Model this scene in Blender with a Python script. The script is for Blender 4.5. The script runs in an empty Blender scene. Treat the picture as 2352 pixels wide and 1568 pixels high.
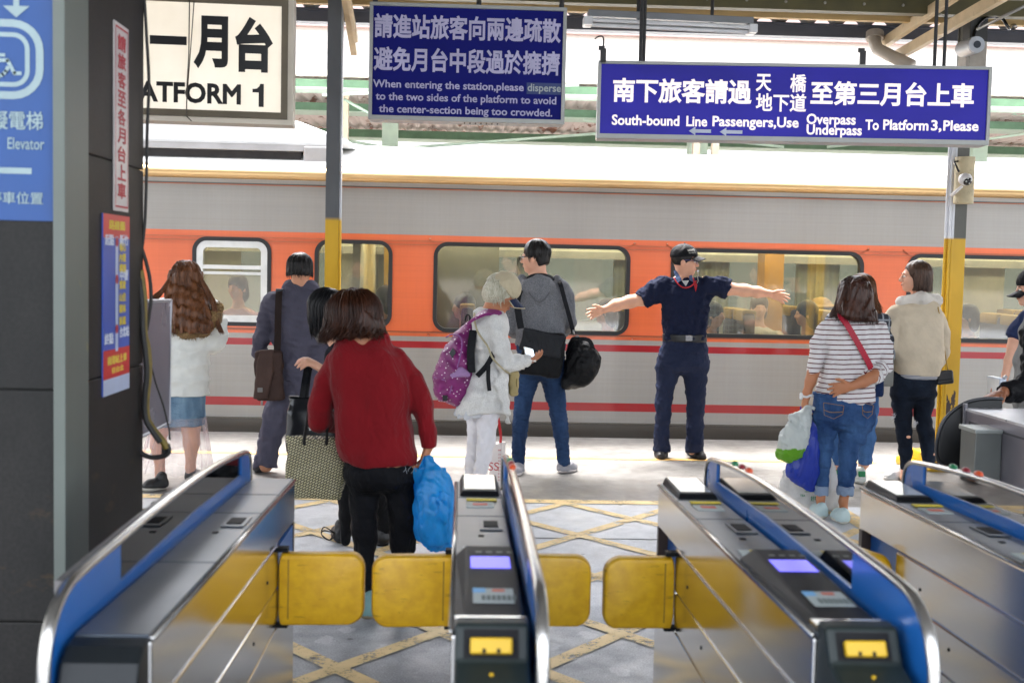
import bpy, math, random
import numpy as np
from mathutils import Vector, Matrix
sc = bpy.context.scene
COL = sc.collection
rnd = random.Random(7)
RNG = np.random.RandomState(5)

# ------------------------------------------------------------------ camera
FPX, CH = 2700.0, 1.55
PSI, PIT, ROLL = math.radians(2.46), math.atan(.0631), .022
_F = np.array([math.sin(PSI)*math.cos(PIT), math.cos(PSI)*math.cos(PIT), -math.sin(PIT)])
_R = np.array([math.cos(PSI), -math.sin(PSI), 0.0])
_U = np.cross(_R, _F)
_RC = _R*math.cos(ROLL) + _U*math.sin(ROLL)
_UC = -_R*math.sin(ROLL) + _U*math.cos(ROLL)
CAMP = np.array([0, 0, CH])
cd = bpy.data.cameras.new('camera')
cam = bpy.data.objects.new('camera', cd)
COL.objects.link(cam)
cam.matrix_world = Matrix(((_RC[0], _UC[0], -_F[0], 0), (_RC[1], _UC[1], -_F[1], 0), (_RC[2], _UC[2], -_F[2], CH), (0, 0, 0, 1)))
cd.sensor_width = 36.0
cd.lens = 36.0*FPX/2352.0
cd.clip_start, cd.clip_end = .05, 2000
cd.dof.use_dof = True
cd.dof.focus_distance = 9.3
cd.dof.aperture_fstop = 4.8
sc.camera = cam

# ------------------------------------------------------------------ light
w = bpy.data.worlds.new('World')
sc.world = w
w.use_nodes = True
nt = w.node_tree
bg = nt.nodes['Background']
sky = nt.nodes.new('ShaderNodeTexSky')
sky.sky_type = 'NISHITA'
sky.sun_disc = False
SUN_EL, SUN_AZ = math.radians(70), math.radians(-20)   # azimuth from +Y towards +X
sky.sun_elevation = SUN_EL
sky.sun_rotation = SUN_AZ
sky.air_density, sky.dust_density, sky.ozone_density = 1.0, 6.0, .6
hs = nt.nodes.new('ShaderNodeHueSaturation')      # thin overcast: the blue is washed out
hs.inputs['Saturation'].default_value = .35
nt.links.new(sky.outputs[0], hs.inputs['Color']); nt.links.new(hs.outputs[0], bg.inputs[0])
bg.inputs[1].default_value = .15
sd = bpy.data.lights.new('sun', 'SUN')
sd.energy, sd.angle, sd.color = .5, math.radians(14), (1, .975, .94)
so = bpy.data.objects.new('sun', sd)
COL.objects.link(so)
so.rotation_euler = Vector((-math.sin(SUN_AZ)*math.cos(SUN_EL), -math.cos(SUN_AZ)*math.cos(SUN_EL), -math.sin(SUN_EL))).to_track_quat('-Z', 'Y').to_euler()
sc.view_settings.view_transform = 'Standard'
sc.view_settings.look = 'None'
sc.view_settings.exposure = 3.35
sc.view_settings.gamma = 1
sc.cycles.use_denoising = True
sc.cycles.max_bounces = 10

# ------------------------------------------------------------------ pixel rays (photo measured at 2352 wide) -> points in the place
def ray(u, v): return _F + _RC*((u-1176)/FPX) + _UC*((784-v)/FPX)
def at(u, v, Y):
    r = ray(u, v); return CAMP + r*(Y/r[1])
def atX(u, v, X):
    r = ray(u, v); return CAMP + r*(X/r[0])
def onfloor(u, v, z=0):
    r = ray(u, v); return CAMP + r*((z-CH)/r[2])

# ------------------------------------------------------------------ materials
def lin(h):
    h = h.lstrip('#')
    o = []
    for i in (0, 2, 4):
        c = int(h[i:i+2], 16)/255
        o.append(c/12.92 if c <= .04045 else ((c+.055)/1.055)**2.4)
    return tuple(o) + (1,)
def sc_(c, f): return tuple(min(1, x*f) for x in c[:3]) + (1,)
MATS = {}
class N:
    def __init__(s, name):
        s.m = bpy.data.materials.new(name); s.m.use_nodes = True
        s.t = s.m.node_tree; s.b = s.t.nodes['Principled BSDF']
        s.tc = s.t.nodes.new('ShaderNodeTexCoord')
    def n(s, ty, **kw):
        x = s.t.nodes.new('ShaderNode'+ty)
        for k, v in kw.items(): setattr(x, k, v)
        return x
    def l(s, a, b): s.t.links.new(a, b)
    def map(s, scale=(1, 1, 1), loc=(0, 0, 0), rot=(0, 0, 0), src=None):
        mp = s.n('Mapping'); mp.inputs['Scale'].default_value = scale; mp.inputs['Location'].default_value = loc; mp.inputs['Rotation'].default_value = rot
        s.l(src or s.tc.outputs['Object'], mp.inputs[0]); return mp.outputs[0]
    def noise(s, vec, scale, detail=4, rough=.55, dist=0):
        x = s.n('TexNoise'); x.inputs['Scale'].default_value = scale; x.inputs['Detail'].default_value = detail; x.inputs['Roughness'].default_value = rough; x.inputs['Distortion'].default_value = dist
        s.l(vec, x.inputs['Vector']); return x.outputs['Fac']
    def ramp(s, fac, stops, interp='LINEAR'):
        x = s.n('ValToRGB'); cr = x.color_ramp; cr.interpolation = interp
        while len(cr.elements) < len(stops): cr.elements.new(.5)
        for e, (p, c) in zip(cr.elements, stops):
            e.position = p; e.color = c if len(c) == 4 else tuple(c)+(1,)
        s.l(fac, x.inputs[0]); return x.outputs[0]
    def mix(s, fac, a, b, bt='MIX'):
        x = s.n('MixRGB', blend_type=bt)
        for i, v in ((0, fac), (1, a), (2, b)):
            if hasattr(v, 'is_output'): s.l(v, x.inputs[i])
            else: x.inputs[i].default_value = v
        return x.outputs[0]
    def math(s, op, a, b=0.0, c=None):
        x = s.n('Math', operation=op)
        for i, v in enumerate((a, b) if c is None else (a, b, c)):
            if hasattr(v, 'is_output'): s.l(v, x.inputs[i])
            else: x.inputs[i].default_value = v
        return x.outputs[0]
    def col(s, v):
        if hasattr(v, 'is_output'): s.l(v, s.b.inputs['Base Color'])
        else: s.b.inputs['Base Color'].default_value = v
    def set(s, rough=None, metal=None, spec=None, **kw):
        if rough is not None:
            if hasattr(rough, 'is_output'): s.l(rough, s.b.inputs['Roughness'])
            else: s.b.inputs['Roughness'].default_value = rough
        if metal is not None: s.b.inputs['Metallic'].default_value = metal
        if spec is not None: s.b.inputs['Specular IOR Level'].default_value = spec
        for k, v in kw.items(): s.b.inputs[k.replace('_', ' ')].default_value = v
    def bump(s, h, strength=.3, dist=.002):
        x = s.n('Bump'); x.inputs['Strength'].default_value = strength; x.inputs['Distance'].default_value = dist
        s.l(h, x.inputs['Height']); s.l(x.outputs[0], s.b.inputs['Normal'])
def M(name, hexc, rough=.5, metal=0, var=.12, vs=6, st=(1, 1, 1), bump=0, bs=60, bst=(1, 1, 1), spec=.5, f=1.0, dirt=None, **kw):
    """plain material: base colour, slow variation, optional dirt colour and bump"""
    if name in MATS: return MATS[name]
    s = N(name)
    base = lin(hexc); base = sc_(base, f)
    nz = s.noise(s.map(st), vs, 5)
    c = s.ramp(nz, [(.3, sc_(base, 1-var)), (.7, sc_(base, 1+var))])
    if dirt:
        n2 = s.noise(s.map((1, 1, .5)), vs*1.7, 8, .65)
        c = s.mix(s.ramp(n2, [(dirt[1], (0, 0, 0)), (min(1, dirt[1]+dirt[2]), (1, 1, 1))]), c, lin(dirt[0]))
    s.col(c); s.set(rough=s.math('ADD', s.math('MULTIPLY', nz, .16), max(0, rough-.08)), metal=metal, spec=spec, **kw)
    if bump: s.bump(s.noise(s.map(bst), bs, 6), bump, .003)
    MATS[name] = s.m
    return s.m
def emis(name, hexc, strength, var=.03):
    if name in MATS: return MATS[name]
    s = N(name); s.col(lin(hexc)); s.b.inputs['Emission Color'].default_value = lin(hexc); s.b.inputs['Emission Strength'].default_value = strength; s.set(rough=.35)
    MATS[name] = s.m; return s.m
def glassy(name, hexc, tint=1.0, refl=.12, rough=.02, veil=0.0):
    """see-through sheet: tinted transparency with a mirror share"""
    if name in MATS: return MATS[name]
    s = N(name); t = s.n('BsdfTransparent'); t.inputs[0].default_value = sc_(lin(hexc), tint)
    g = s.n('BsdfGlossy'); g.inputs['Roughness'].default_value = rough
    lw = s.n('LayerWeight'); lw.inputs[0].default_value = .35
    f = s.math('ADD', s.math('MULTIPLY', lw.outputs['Fresnel'], .5), refl)
    mx = s.n('MixShader'); s.l(f, mx.inputs[0]); s.l(t.outputs[0], mx.inputs[1]); s.l(g.outputs[0], mx.inputs[2])
    out = s.t.nodes['Material Output']
    if veil:      # haze of the panes, put in as a grey diffuse share
        df = s.n('BsdfDiffuse'); df.inputs[0].default_value = lin('#8f948a'); m2 = s.n('MixShader')
        s.l(s.ramp(s.noise(s.map((1, 1, .35)), 5, 6, .6), [(.3, (veil*.7,)*3), (.7, (veil*1.3,)*3)]), m2.inputs[0]); s.l(mx.outputs[0], m2.inputs[1]); s.l(df.outputs[0], m2.inputs[2]); mx = m2
    s.l(mx.outputs[0], out.inputs[0])
    MATS[name] = s.m; return s.m

# ------------------------------------------------------------------ mesh building
ORG = {}
class MB:
    def __init__(s): s.v = []; s.f = []; s.mi = []; s.cur = 0; s.marks = []
    def add(s, vs, fs):
        o = len(s.v); s.v += [tuple(map(float, p)) for p in vs]; s.f += [tuple(i+o for i in f) for f in fs]; s.mi += [s.cur]*len(fs); return s
    def box(s, x0, x1, y0, y1, z0, z1, b=0.0):
        if b <= 0:
            return s.add([(x, y, z) for z in (z0, z1) for y in (y0, y1) for x in (x0, x1)],
                         [(0, 2, 3, 1), (4, 5, 7, 6), (0, 1, 5, 4), (2, 6, 7, 3), (0, 4, 6, 2), (1, 3, 7, 5)])
        import bmesh
        bm = bmesh.new(); bmesh.ops.create_cube(bm, size=1)
        for q in bm.verts: q.co = Vector(((x0+x1)/2+q.co.x*(x1-x0), (y0+y1)/2+q.co.y*(y1-y0), (z0+z1)/2+q.co.z*(z1-z0)))
        bmesh.ops.bevel(bm, geom=bm.edges[:], offset=b, segments=2, affect='EDGES', profile=.6)
        bm.verts.index_update(); s.add([q.co for q in bm.verts], [[q.index for q in f.verts] for f in bm.faces]); bm.free(); return s
    def hexa(s, p):      # 8 points: bottom loop 4, top loop 4
        return s.add(p, [(3, 2, 1, 0), (4, 5, 6, 7), (0, 1, 5, 4), (1, 2, 6, 5), (2, 3, 7, 6), (3, 0, 4, 7)])
    def prism(s, poly, axis, a, b):   # poly in the plane normal to axis
        n = len(poly)
        def P(q, t): return {'x': (t, q[0], q[1]), 'y': (q[0], t, q[1]), 'z': (q[0], q[1], t)}[axis]
        vs = [P(q, a) for q in poly]+[P(q, b) for q in poly]
        return s.add(vs, [tuple(range(n))[::-1], tuple(range(n, 2*n))]+[(i, (i+1) % n, n+(i+1) % n, n+i) for i in range(n)])
    def tube(s, pts, r, n=8, cap=True, flat=None):
        pts = [np.array(p, float) for p in pts]; k = len(pts)
        rs = r if hasattr(r, '__len__') else [r]*k
        rings = []; prev = None
        for i, p in enumerate(pts):
            d = pts[min(i+1, k-1)]-pts[max(i-1, 0)]; d = d/(np.linalg.norm(d)+1e-9)
            if prev is None:
                a = np.array([0, 0, 1.0]) if abs(d[2]) < .9 else np.array([1.0, 0, 0])
            else: a = prev
            u = a-d*(a@d); u /= np.linalg.norm(u)+1e-9; prev = u; v = np.cross(d, u)
            fx = flat or (1, 1)
            rings.append([p+rs[i]*(fx[0]*math.cos(t)*u+fx[1]*math.sin(t)*v) for t in [2*math.pi*j/n for j in range(n)]])
        vs = [q for rg in rings for q in rg]; fs = []
        for i in range(k-1):
            for j in range(n): fs.append((i*n+j, i*n+(j+1) % n, (i+1)*n+(j+1) % n, (i+1)*n+j))
        if cap: fs += [tuple(range(n))[::-1], tuple((k-1)*n+j for j in range(n))]
        return s.add(vs, fs)
    def cyl(s, p0, p1, r, n=16, r1=None): return s.tube([p0, p1], [r, r if r1 is None else r1], n)
    def sph(s, c, r, n=16, m=10):
        r = r if hasattr(r, '__len__') else (r, r, r)
        vs = [(c[0], c[1], c[2]+r[2])]; fs = []
        for i in range(1, m):
            for j in range(n):
                t, f = math.pi*i/m, 2*math.pi*j/n
                vs.append((c[0]+r[0]*math.sin(t)*math.cos(f), c[1]+r[1]*math.sin(t)*math.sin(f), c[2]+r[2]*math.cos(t)))
        vs.append((c[0], c[1], c[2]-r[2])); e = len(vs)-1
        for j in range(n):
            fs.append((0, 1+j, 1+(j+1) % n)); fs.append((e, 1+(m-2)*n+(j+1) % n, 1+(m-2)*n+j))
            for i in range(m-2): fs.append((1+i*n+j, 1+(i+1)*n+j, 1+(i+1)*n+(j+1) % n, 1+i*n+(j+1) % n))
        return s.add(vs, fs)
    def strip(s, A, B, close=False):
        n = len(A); return s.add(list(A)+list(B), [(i, (i+1) % n, n+(i+1) % n, n+i) for i in range(n if close else n-1)])
    def mark(s): s.marks.append((len(s.v), len(s.f)))
    def lines(s, name, mats, parent):      # every line of lettering its own part
        M_ = s.marks+[(len(s.v), len(s.f))]
        for (v0, f0), (v1, f1) in zip(M_, M_[1:]):
            if f1 > f0: link(name, np.array(s.v[v0:v1], float), [tuple(i-v0 for i in f) for f in s.f[f0:f1]], mats, parent)
    def build(s, name, mats, parent=None, smooth=False, bevel=0.0, kind=None):
        return link(name, np.array(s.v, float), s.f, mats, parent, smooth, mi=s.mi, bevel=bevel, kind=kind)
def link(name, v, f, mats, parent=None, smooth=False, mi=None, bevel=0.0, kind=None):
    o0 = ORG.get(parent, np.zeros(3)) if parent else np.zeros(3)
    v = np.asarray(v, float)
    me = bpy.data.meshes.new(name)
    f = f.tolist() if hasattr(f, 'tolist') else f
    me.from_pydata((v-o0).tolist(), [], f)
    for m in (mats if isinstance(mats, (list, tuple)) else [mats]): me.materials.append(m)
    if mi is not None and len(set(mi)) > 1: me.polygons.foreach_set('material_index', mi)
    if smooth:
        me.polygons.foreach_set('use_smooth', [True]*len(me.polygons))
        if smooth == 'auto': me.set_sharp_from_angle(angle=math.radians(38))
    me.update()
    o = bpy.data.objects.new(name, me); COL.objects.link(o)
    ORG[o] = o0
    if parent: o.parent = parent
    if bevel:
        b = o.modifiers.new('bevel', 'BEVEL'); b.width = bevel; b.segments = 2; b.limit_method = 'ANGLE'; b.angle_limit = math.radians(40)
    if kind: o['kind'] = kind
    return o
def thing(name, label, cat, loc=(0, 0, 0), group=None):
    o = bpy.data.objects.new(name, None); o.empty_display_size = .1; COL.objects.link(o)
    o.location = tuple(map(float, loc)); ORG[o] = np.array(loc, float)
    return tag(o, label, cat, group)
def tag(o, label, cat, group=None):
    o['label'] = label; o['category'] = cat
    if group: o['group'] = group
    return o
def rrect(x0, x1, z0, z1, r, n=6):
    o = []
    for cx, cz, a0 in ((x1-r, z1-r, 0), (x0+r, z1-r, 90), (x0+r, z0+r, 180), (x1-r, z0+r, 270)):
        for i in range(n+1):
            a = math.radians(a0+90*i/n); o.append((cx+r*math.cos(a), cz+r*math.sin(a)))
    return o
def catmull(pts, n=6, closed=False):
    P = [np.array(p, float) for p in pts]; out = []
    k = len(P)
    for i in range(k if closed else k-1):
        g = (lambda j: P[j % k]) if closed else (lambda j: P[min(max(j, 0), k-1)])
        p0, p1, p2, p3 = g(i-1), g(i), g(i+1), g(i+2)
        for j in range(n):
            t = j/n
            out.append(.5*((2*p1)+(-p0+p2)*t+(2*p0-5*p1+4*p2-p3)*t*t+(-p0+3*p1-3*p2+p3)*t**3))
    if not closed: out.append(P[-1])
    return out
# ------------------------------------------------------------------ lettering
_tc = {}
def text_mesh(body, bold=0.0):
    k = (body, round(bold, 4))
    if k in _tc: return _tc[k]
    cu = bpy.data.curves.new('t', 'FONT'); cu.body = body; cu.resolution_u = 3; cu.size = 1
    if bold > 0: cu.bevel_depth = bold; cu.bevel_resolution = 1; cu.fill_mode = 'FRONT'
    o = bpy.data.objects.new('t', cu); COL.objects.link(o)
    me = bpy.data.meshes.new_from_object(o.evaluated_get(bpy.context.evaluated_depsgraph_get()))
    v = np.array([p.co for p in me.vertices]); f = [tuple(p.vertices) for p in me.polygons]
    bpy.data.objects.remove(o); bpy.data.curves.remove(cu); bpy.data.meshes.remove(me)
    _tc[k] = (v, f); return _tc[k]
class Plane:
    """a flat face in the place: origin o, unit axes s (along), t (up)"""
    def __init__(s, o, ax, up=(0, 0, 1)):
        s.o = np.array(o, float); s.s = np.array(ax, float); s.s /= np.linalg.norm(s.s)
        s.t = np.array(up, float); s.n = np.cross(s.s, s.t)
    def px(s, u, v):
        r = ray(u, v); k = ((s.o-CAMP)@s.n)/(r@s.n); p = CAMP+r*k-s.o
        return np.array([p@s.s, p@s.t])
    def P(s, a, b, d=0.0): return s.o+s.s*a+s.t*b+s.n*d     # d > 0: towards the viewer
def put_text(mb, pl, body, x0, x1, y0, y1, d=.002, bold=0.0):
    mb.mark()
    """letters filling the box x0..x1, y0..y1 of plane pl; bold = outward bevel of the strokes"""
    v, f = text_mesh(body, bold)
    lo, hi = v.min(0), v.max(0)
    X = x0+(v[:, 0]-lo[0])/(hi[0]-lo[0])*(x1-x0); Y = y0+(v[:, 1]-lo[1])/(hi[1]-lo[1]+1e-9)*(y1-y0)
    mb.add([pl.P(a, b, d+.0008*c) for a, b, c in zip(X, Y, (v[:, 2]-lo[2])/max(1e-9, hi[2]-lo[2]))], f)
def put_latin(mb, pl, body, x0, x1, base, cap, d=.002, bold=0.0):
    mb.mark()
    v, f = text_mesh(body, bold); h = text_mesh('H', bold)[0]
    ch = h[:, 1].max()-h[:, 1].min(); b0 = h[:, 1].min(); lo, hi = v.min(0), v.max(0)
    X = x0+(v[:, 0]-lo[0])/(hi[0]-lo[0])*(x1-x0); Y = base+(v[:, 1]-b0)/ch*cap
    mb.add([pl.P(a, b, d+.0008*c) for a, b, c in zip(X, Y, (v[:, 2]-lo[2])/max(1e-9, hi[2]-lo[2]))], f)
def put_rect(mb, pl, x0, x1, y0, y1, d): mb.mark(); mb.add([pl.P(x0, y0, d), pl.P(x1, y0, d), pl.P(x1, y1, d), pl.P(x0, y1, d)], [(0, 1, 2, 3)])
def put_poly(mb, pl, pts, d): mb.mark(); mb.add([pl.P(a, b, d) for a, b in pts], [tuple(range(len(pts)))])
def put_slab(mb, pl, x0, x1, y0, y1, d0, d1):
    mb.hexa([pl.P(x0, y0, d0), pl.P(x1, y0, d0), pl.P(x1, y0, d1), pl.P(x0, y0, d1), pl.P(x0, y1, d0), pl.P(x1, y1, d0), pl.P(x1, y1, d1), pl.P(x0, y1, d1)])
# ================================================================== SETTING
EDGE = 10.72
def floor_mat():
    s = N('platform_concrete')
    P = s.map()
    sep = s.n('SeparateXYZ'); s.l(s.tc.outputs['Object'], sep.inputs[0])
    wob = s.math('ADD', sep.outputs[1], s.math('MULTIPLY', s.math('SUBTRACT', s.noise(P, 3.0), .5), .05))
    fine = s.noise(P, 140, 3, .7); mid = s.noise(P, 9, 6, .6); big = s.noise(P, 1.1, 4)
    conc = s.mix(s.ramp(mid, [(.3, (0, 0, 0)), (.72, (1, 1, 1))]), lin('#6b6966'), lin('#878582'))
    grey = s.mix(s.ramp(mid, [(.3, (0, 0, 0)), (.7, (1, 1, 1))]), lin('#b9bdc2'), lin('#cfd2d6'))
    old = s.mix(s.ramp(mid, [(.35, (0, 0, 0)), (.7, (1, 1, 1))]), lin('#8b8e92'), lin('#a9acaf'))
    step = lambda a, b: s.ramp(s.math('MULTIPLY', wob, .1), [(a/10, (0, 0, 0)), (b/10, (1, 1, 1))])
    c = s.mix(step(5.0, 5.35), old, grey); c = s.mix(step(7.66, 7.7), c, conc)
    vo = s.n('TexVoronoi'); vo.inputs['Scale'].default_value = 5.5; s.l(s.map((1, .75, 1)), vo.inputs['Vector'])
    pat = s.math('ADD', vo.outputs['Distance'], s.math('MULTIPLY', s.noise(P, 22, 4), .35))
    worn = s.ramp(pat, [(.36, (1, 1, 1)), (.42, (0, 0, 0))])
    near = s.ramp(s.math('MULTIPLY', wob, .1), [(.50, (1, 1, 1)), (.54, (0, 0, 0))])
    c = s.mix(s.math('MULTIPLY', s.math('MULTIPLY', worn, near), .75), c, lin('#b9bbbd'))
    c = s.mix(.55, c, s.ramp(fine, [(.35, (.25, .25, .25)), (.65, (.8, .8, .8))]), 'OVERLAY')
    stain = s.ramp(s.noise(s.map((1, .6, 1)), 2.3, 7, .7), [(.5, (1, 1, 1)), (.72, (.66, .65, .63))])
    c = s.mix(.8, c, stain, 'MULTIPLY')
    gum = s.n('TexVoronoi'); gum.inputs['Scale'].default_value = 3.1; s.l(P, gum.inputs['Vector'])
    c = s.mix(s.ramp(gum.outputs['Distance'], [(.035, (.6, .6, .6)), (.05, (0, 0, 0))]), c, lin('#4a4845'))
    s.col(c)
    s.set(rough=s.ramp(s.noise(P, 2.2, 6, .6), [(.35, (.34,)*3), (.65, (.7,)*3)]))
    s.bump(fine, .25, .003)
    return s.m
mb = MB()
mb.box(-60, 60, -12, EDGE, -.12, 0); mb.box(-60, 60, EDGE-.25, EDGE-.06, -1.1, -.12)
mb.build('platform', floor_mat(), kind='structure')
MB().box(-600, 600, -200, 900, -1.4, -1.1).build('ground', M('ballast', '#55504a', .9, var=.5, vs=30, bump=.5, bs=40), kind='structure')
def paint(name, hexc, cover):
    s = N(name); P = s.map()
    fine = s.noise(P, 60, 6, .75); big = s.noise(P, 7, 5, .6)
    c = s.mix(s.ramp(big, [(.3, (0, 0, 0)), (.7, (1, 1, 1))]), sc_(lin(hexc), .82), sc_(lin(hexc), 1.08))
    s.col(c); s.set(rough=.6)
    t = s.n('BsdfTransparent'); mx = s.n('MixShader')
    s.l(s.ramp(s.math('ADD', s.math('MULTIPLY', fine, .6), s.math('MULTIPLY', big, .4)), [(cover, (0, 0, 0)), (cover+.05, (1, 1, 1))]), mx.inputs[0])
    s.l(t.outputs[0], mx.inputs[1]); s.l(s.b.outputs[0], mx.inputs[2]); s.l(mx.outputs[0], s.t.nodes['Material Output'].inputs[0])
    return s.m
PY = paint('worn_yellow_line_paint', '#dcae5e', .38); PY2 = paint('worn_pale_line_paint', '#e6cb92', .42)
mb = MB(); Z = .004
mb.add([(-9, 9.50, Z), (3.45, 9.47, Z), (3.45, 9.56, Z), (-9, 9.60, Z)], [(0, 1, 2, 3)])
mb.build('edge_line', PY, kind='structure')
mb = MB()
mb.add([(-3.2, 7.66, Z), (2.55, 7.66, Z), (2.55, 7.78, Z), (-3.2, 7.78, Z)], [(0, 1, 2, 3)])
mb.add([(2.45, 4.0, Z), (2.57, 4.0, Z), (2.57, 7.66, Z), (2.45, 7.66, Z)], [(0, 1, 2, 3)])
DX, DY, X0, Y0_ = .77, .92, .70, 7.60
def clipline(x0, y0, x1, y1):
    t0, t1 = 0, 1
    return [(x0, y0), (x1, y1)]
kk = 0
for sgn in (1, -1):
    for i in range(-6, 9):
        xa = X0+i*DX
        # lattice line through (xa, 7.60) with slope sgn*DY/(DX/1) going down to y = 3.9
        ya, yb = 7.66, 3.9
        xb = xa+sgn*(ya-yb)*DX/DY
        p = np.array([xa, ya]); q = np.array([xb, yb])
        t0, t1 = 0.0, 1.0
        for lim, side in ((-3.2, -1), (2.45, 1)):
            da, db = side*(p[0]-lim), side*(q[0]-lim)
            if da > 0 and db > 0: t0, t1 = 1, 0; break
            if da > 0: t0 = max(t0, da/(da-db))
            elif db > 0: t1 = min(t1, da/(da-db))
        if t1 <= t0: continue
        a, b = p+(q-p)*t0, p+(q-p)*t1
        d = (b-a)/np.linalg.norm(b-a); nn = np.array([-d[1], d[0]])*.038
        z = Z+.001*(sgn > 0)+.001
        mb.add([(*(a-nn), z), (*(b-nn), z), (*(b+nn), z), (*(a+nn), z)], [(0, 1, 2, 3)])
mb.build('box_marking', PY2, kind='structure')
MB().add([(-9, 6.655, .0025), (6, 6.655, .0025), (6, 6.668, .0025), (-9, 6.668, .0025)], [(0, 1, 2, 3)]).build('slab_joint', M('joint_tar', '#2e2d2b', .8), kind='structure')

# ------------------------------------------------------------------ train
TY = 10.95
def train_mat():
    s = N('train_side')
    sep = s.n('SeparateXYZ'); s.l(s.tc.outputs['Object'], sep.inputs[0])
    z = s.math('MULTIPLY', s.math('ADD', sep.outputs[2], 1.0), .25)
    G, O, D, Rd, W = lin('#a4a29e'), lin('#ea713f'), lin('#9a4b2c'), lin('#a8101a'), lin('#f08a5c')
    st = [(0, lin('#68625b')), (.095, lin('#2a2826')), (.103, G), (.212, Rd), (.283, G), (.775, Rd), (.832, G), (.884, O), (.915, D), (.925, O), (1.735, D), (1.742, O), (1.768, W), (1.78, O), (1.818, G), (2.245, lin('#5d5b58')), (2.252, G), (2.285, lin('#c9c9c8')), (2.297, lin('#2b2926'))]
    c = s.ramp(z, [((p+1)*.25, q) for p, q in st], 'CONSTANT')
    sm = s.noise(s.map((.28, 1, .10)), 2.2, 3); sm2 = s.noise(s.map((.05, 1, 9)), 6, 4)
    c = s.mix(.5, c, s.ramp(sm, [(.35, (.62, .6, .58)), (.65, (1.0, 1.0, 1.0))]), 'MULTIPLY')  # broad light and dark reflection bands put into the side colour
    c = s.mix(.25, c, s.ramp(sm2, [(.3, (.7, .68, .66)), (.7, (1, 1, 1))]), 'MULTIPLY')
    stk = s.noise(s.map((7, 1, .25)), 5, 6, .7); c = s.mix(.12, c, s.ramp(stk, [(.38, (.72, .70, .67)), (.6, (1, 1, 1))]), 'MULTIPLY')
    s.col(c); s.set(rough=.3, metal=0, spec=.5, Coat_Weight=.4, Coat_Roughness=.08)
    return s.m
tr = thing('passenger_train', 'grey and orange passenger train with red stripes standing along the platform', 'train', (0, TY, 0))
WIN = [(-2.474, -1.778, .966, 1.757), (-1.358, -.665, .966, 1.757), (-.261, 1.548, .945, 1.757), (1.955, 3.757, .945, 1.752), (4.2, 6.0, .945, 1.748), (-4.3, -3.2, .945, 1.757), (6.6, 8.4, .945, 1.75)]
WIN.sort()
mb = MB()
def side(mb, xs, z0, z1, y=TY): mb.add([(xs[0], y, z0), (xs[1], y, z0), (xs[1], y, z1), (xs[0], y, z1)], [(0, 1, 2, 3)])
ZA, ZB = .90, 1.80
side(mb, (-14, 15), .10, ZA); side(mb, (-14, 15), ZB, 2.30)
mb.add([(-14, TY, .10), (15, TY, .10), (15, TY+.05, .095), (-14, TY+.05, .095)], [(0, 1, 2, 3)])
mb.add([(-14, TY+.02, .095), (15, TY+.02, .095), (15, TY+.06, -.95), (-14, TY+.06, -.95)], [(0, 1, 2, 3)])
mb.add([(-14, TY, ZB), (15, TY, ZB), (15, TY+.001, 2.3), (-14, TY+.001, 2.3)], [])
x = -14.0
for (a, b, c, d) in WIN:
    side(mb, (x, a-.06), ZA, ZB); x = b+.06
    hole = rrect(a, b, c, d, .12, 8); n = len(hole); cx, cz = (a+b)/2, (c+d)/2
    outer = []
    for (px, pz) in hole:
        dx, dz = px-cx, pz-cz
        k = min((b+.06-cx)/abs(dx) if dx else 9e9, ((ZB-cz)/dz if dz > 0 else (ZA-cz)/dz) if dz else 9e9)
        outer.append((cx+dx*k, cz+dz*k))
    for s_ in range(4):   # pull the four corner rays exactly into the corners
        i = s_*9+4; outer[i] = ((b+.06, ZB), (a-.06, ZB), (a-.06, ZA), (b+.06, ZA))[s_]
    mb.strip([(p[0], TY, p[1]) for p in hole], [(p[0], TY, p[1]) for p in outer], True)
side(mb, (x, 15), ZA, ZB)
body = mb.build('body', train_mat(), tr)
# thin pressed ribs along the side
rb = MB()
for z in (.922, 1.738, 1.772, 2.25): rb.box(-14, 15, TY-.008, TY-.001, z-.004, z+.004)
rb.build('rib', M('rib_metal', '#b5643f', .4), tr)
gut = MB()
prof = [(TY+.02, 2.30), (TY-.05, 2.305), (TY-.065, 2.33), (TY-.06, 2.37), (TY-.03, 2.405), (TY+.04, 2.43)]
gut.strip([(-14, y, z) for y, z in prof], [(15, y, z) for y, z in prof])
gut.build('gutter', M('brass_gutter', '#d8b480', .25, .55, var=.15, vs=2, st=(.3, 1, 1)), tr, smooth=True)
ro = MB()
prof = [(TY+.04, 2.43), (TY+.05, 2.455), (TY+.25, 2.575), (TY+.5, 2.66), (TY+.9, 2.72), (TY+1.4, 2.745), (TY+1.9, 2.72), (TY+2.3, 2.66), (TY+2.7, 2.5), (TY+2.85, 2.3)]
ro.strip([(-14, y, z) for y, z in prof], [(15, y, z) for y, z in prof])
ro.build('roof', M('roof_paint', '#d9d9d6', .45, var=.06, vs=1.5, dirt=('#9a9892', .62, .25)), tr, smooth=True)
ml = MB(); ml.box(-14, 15, TY+.11, TY+.118, 2.498, 2.503); ml.build('roof_seam', M('seam_dark', '#5a5856', .6), tr)
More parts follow.
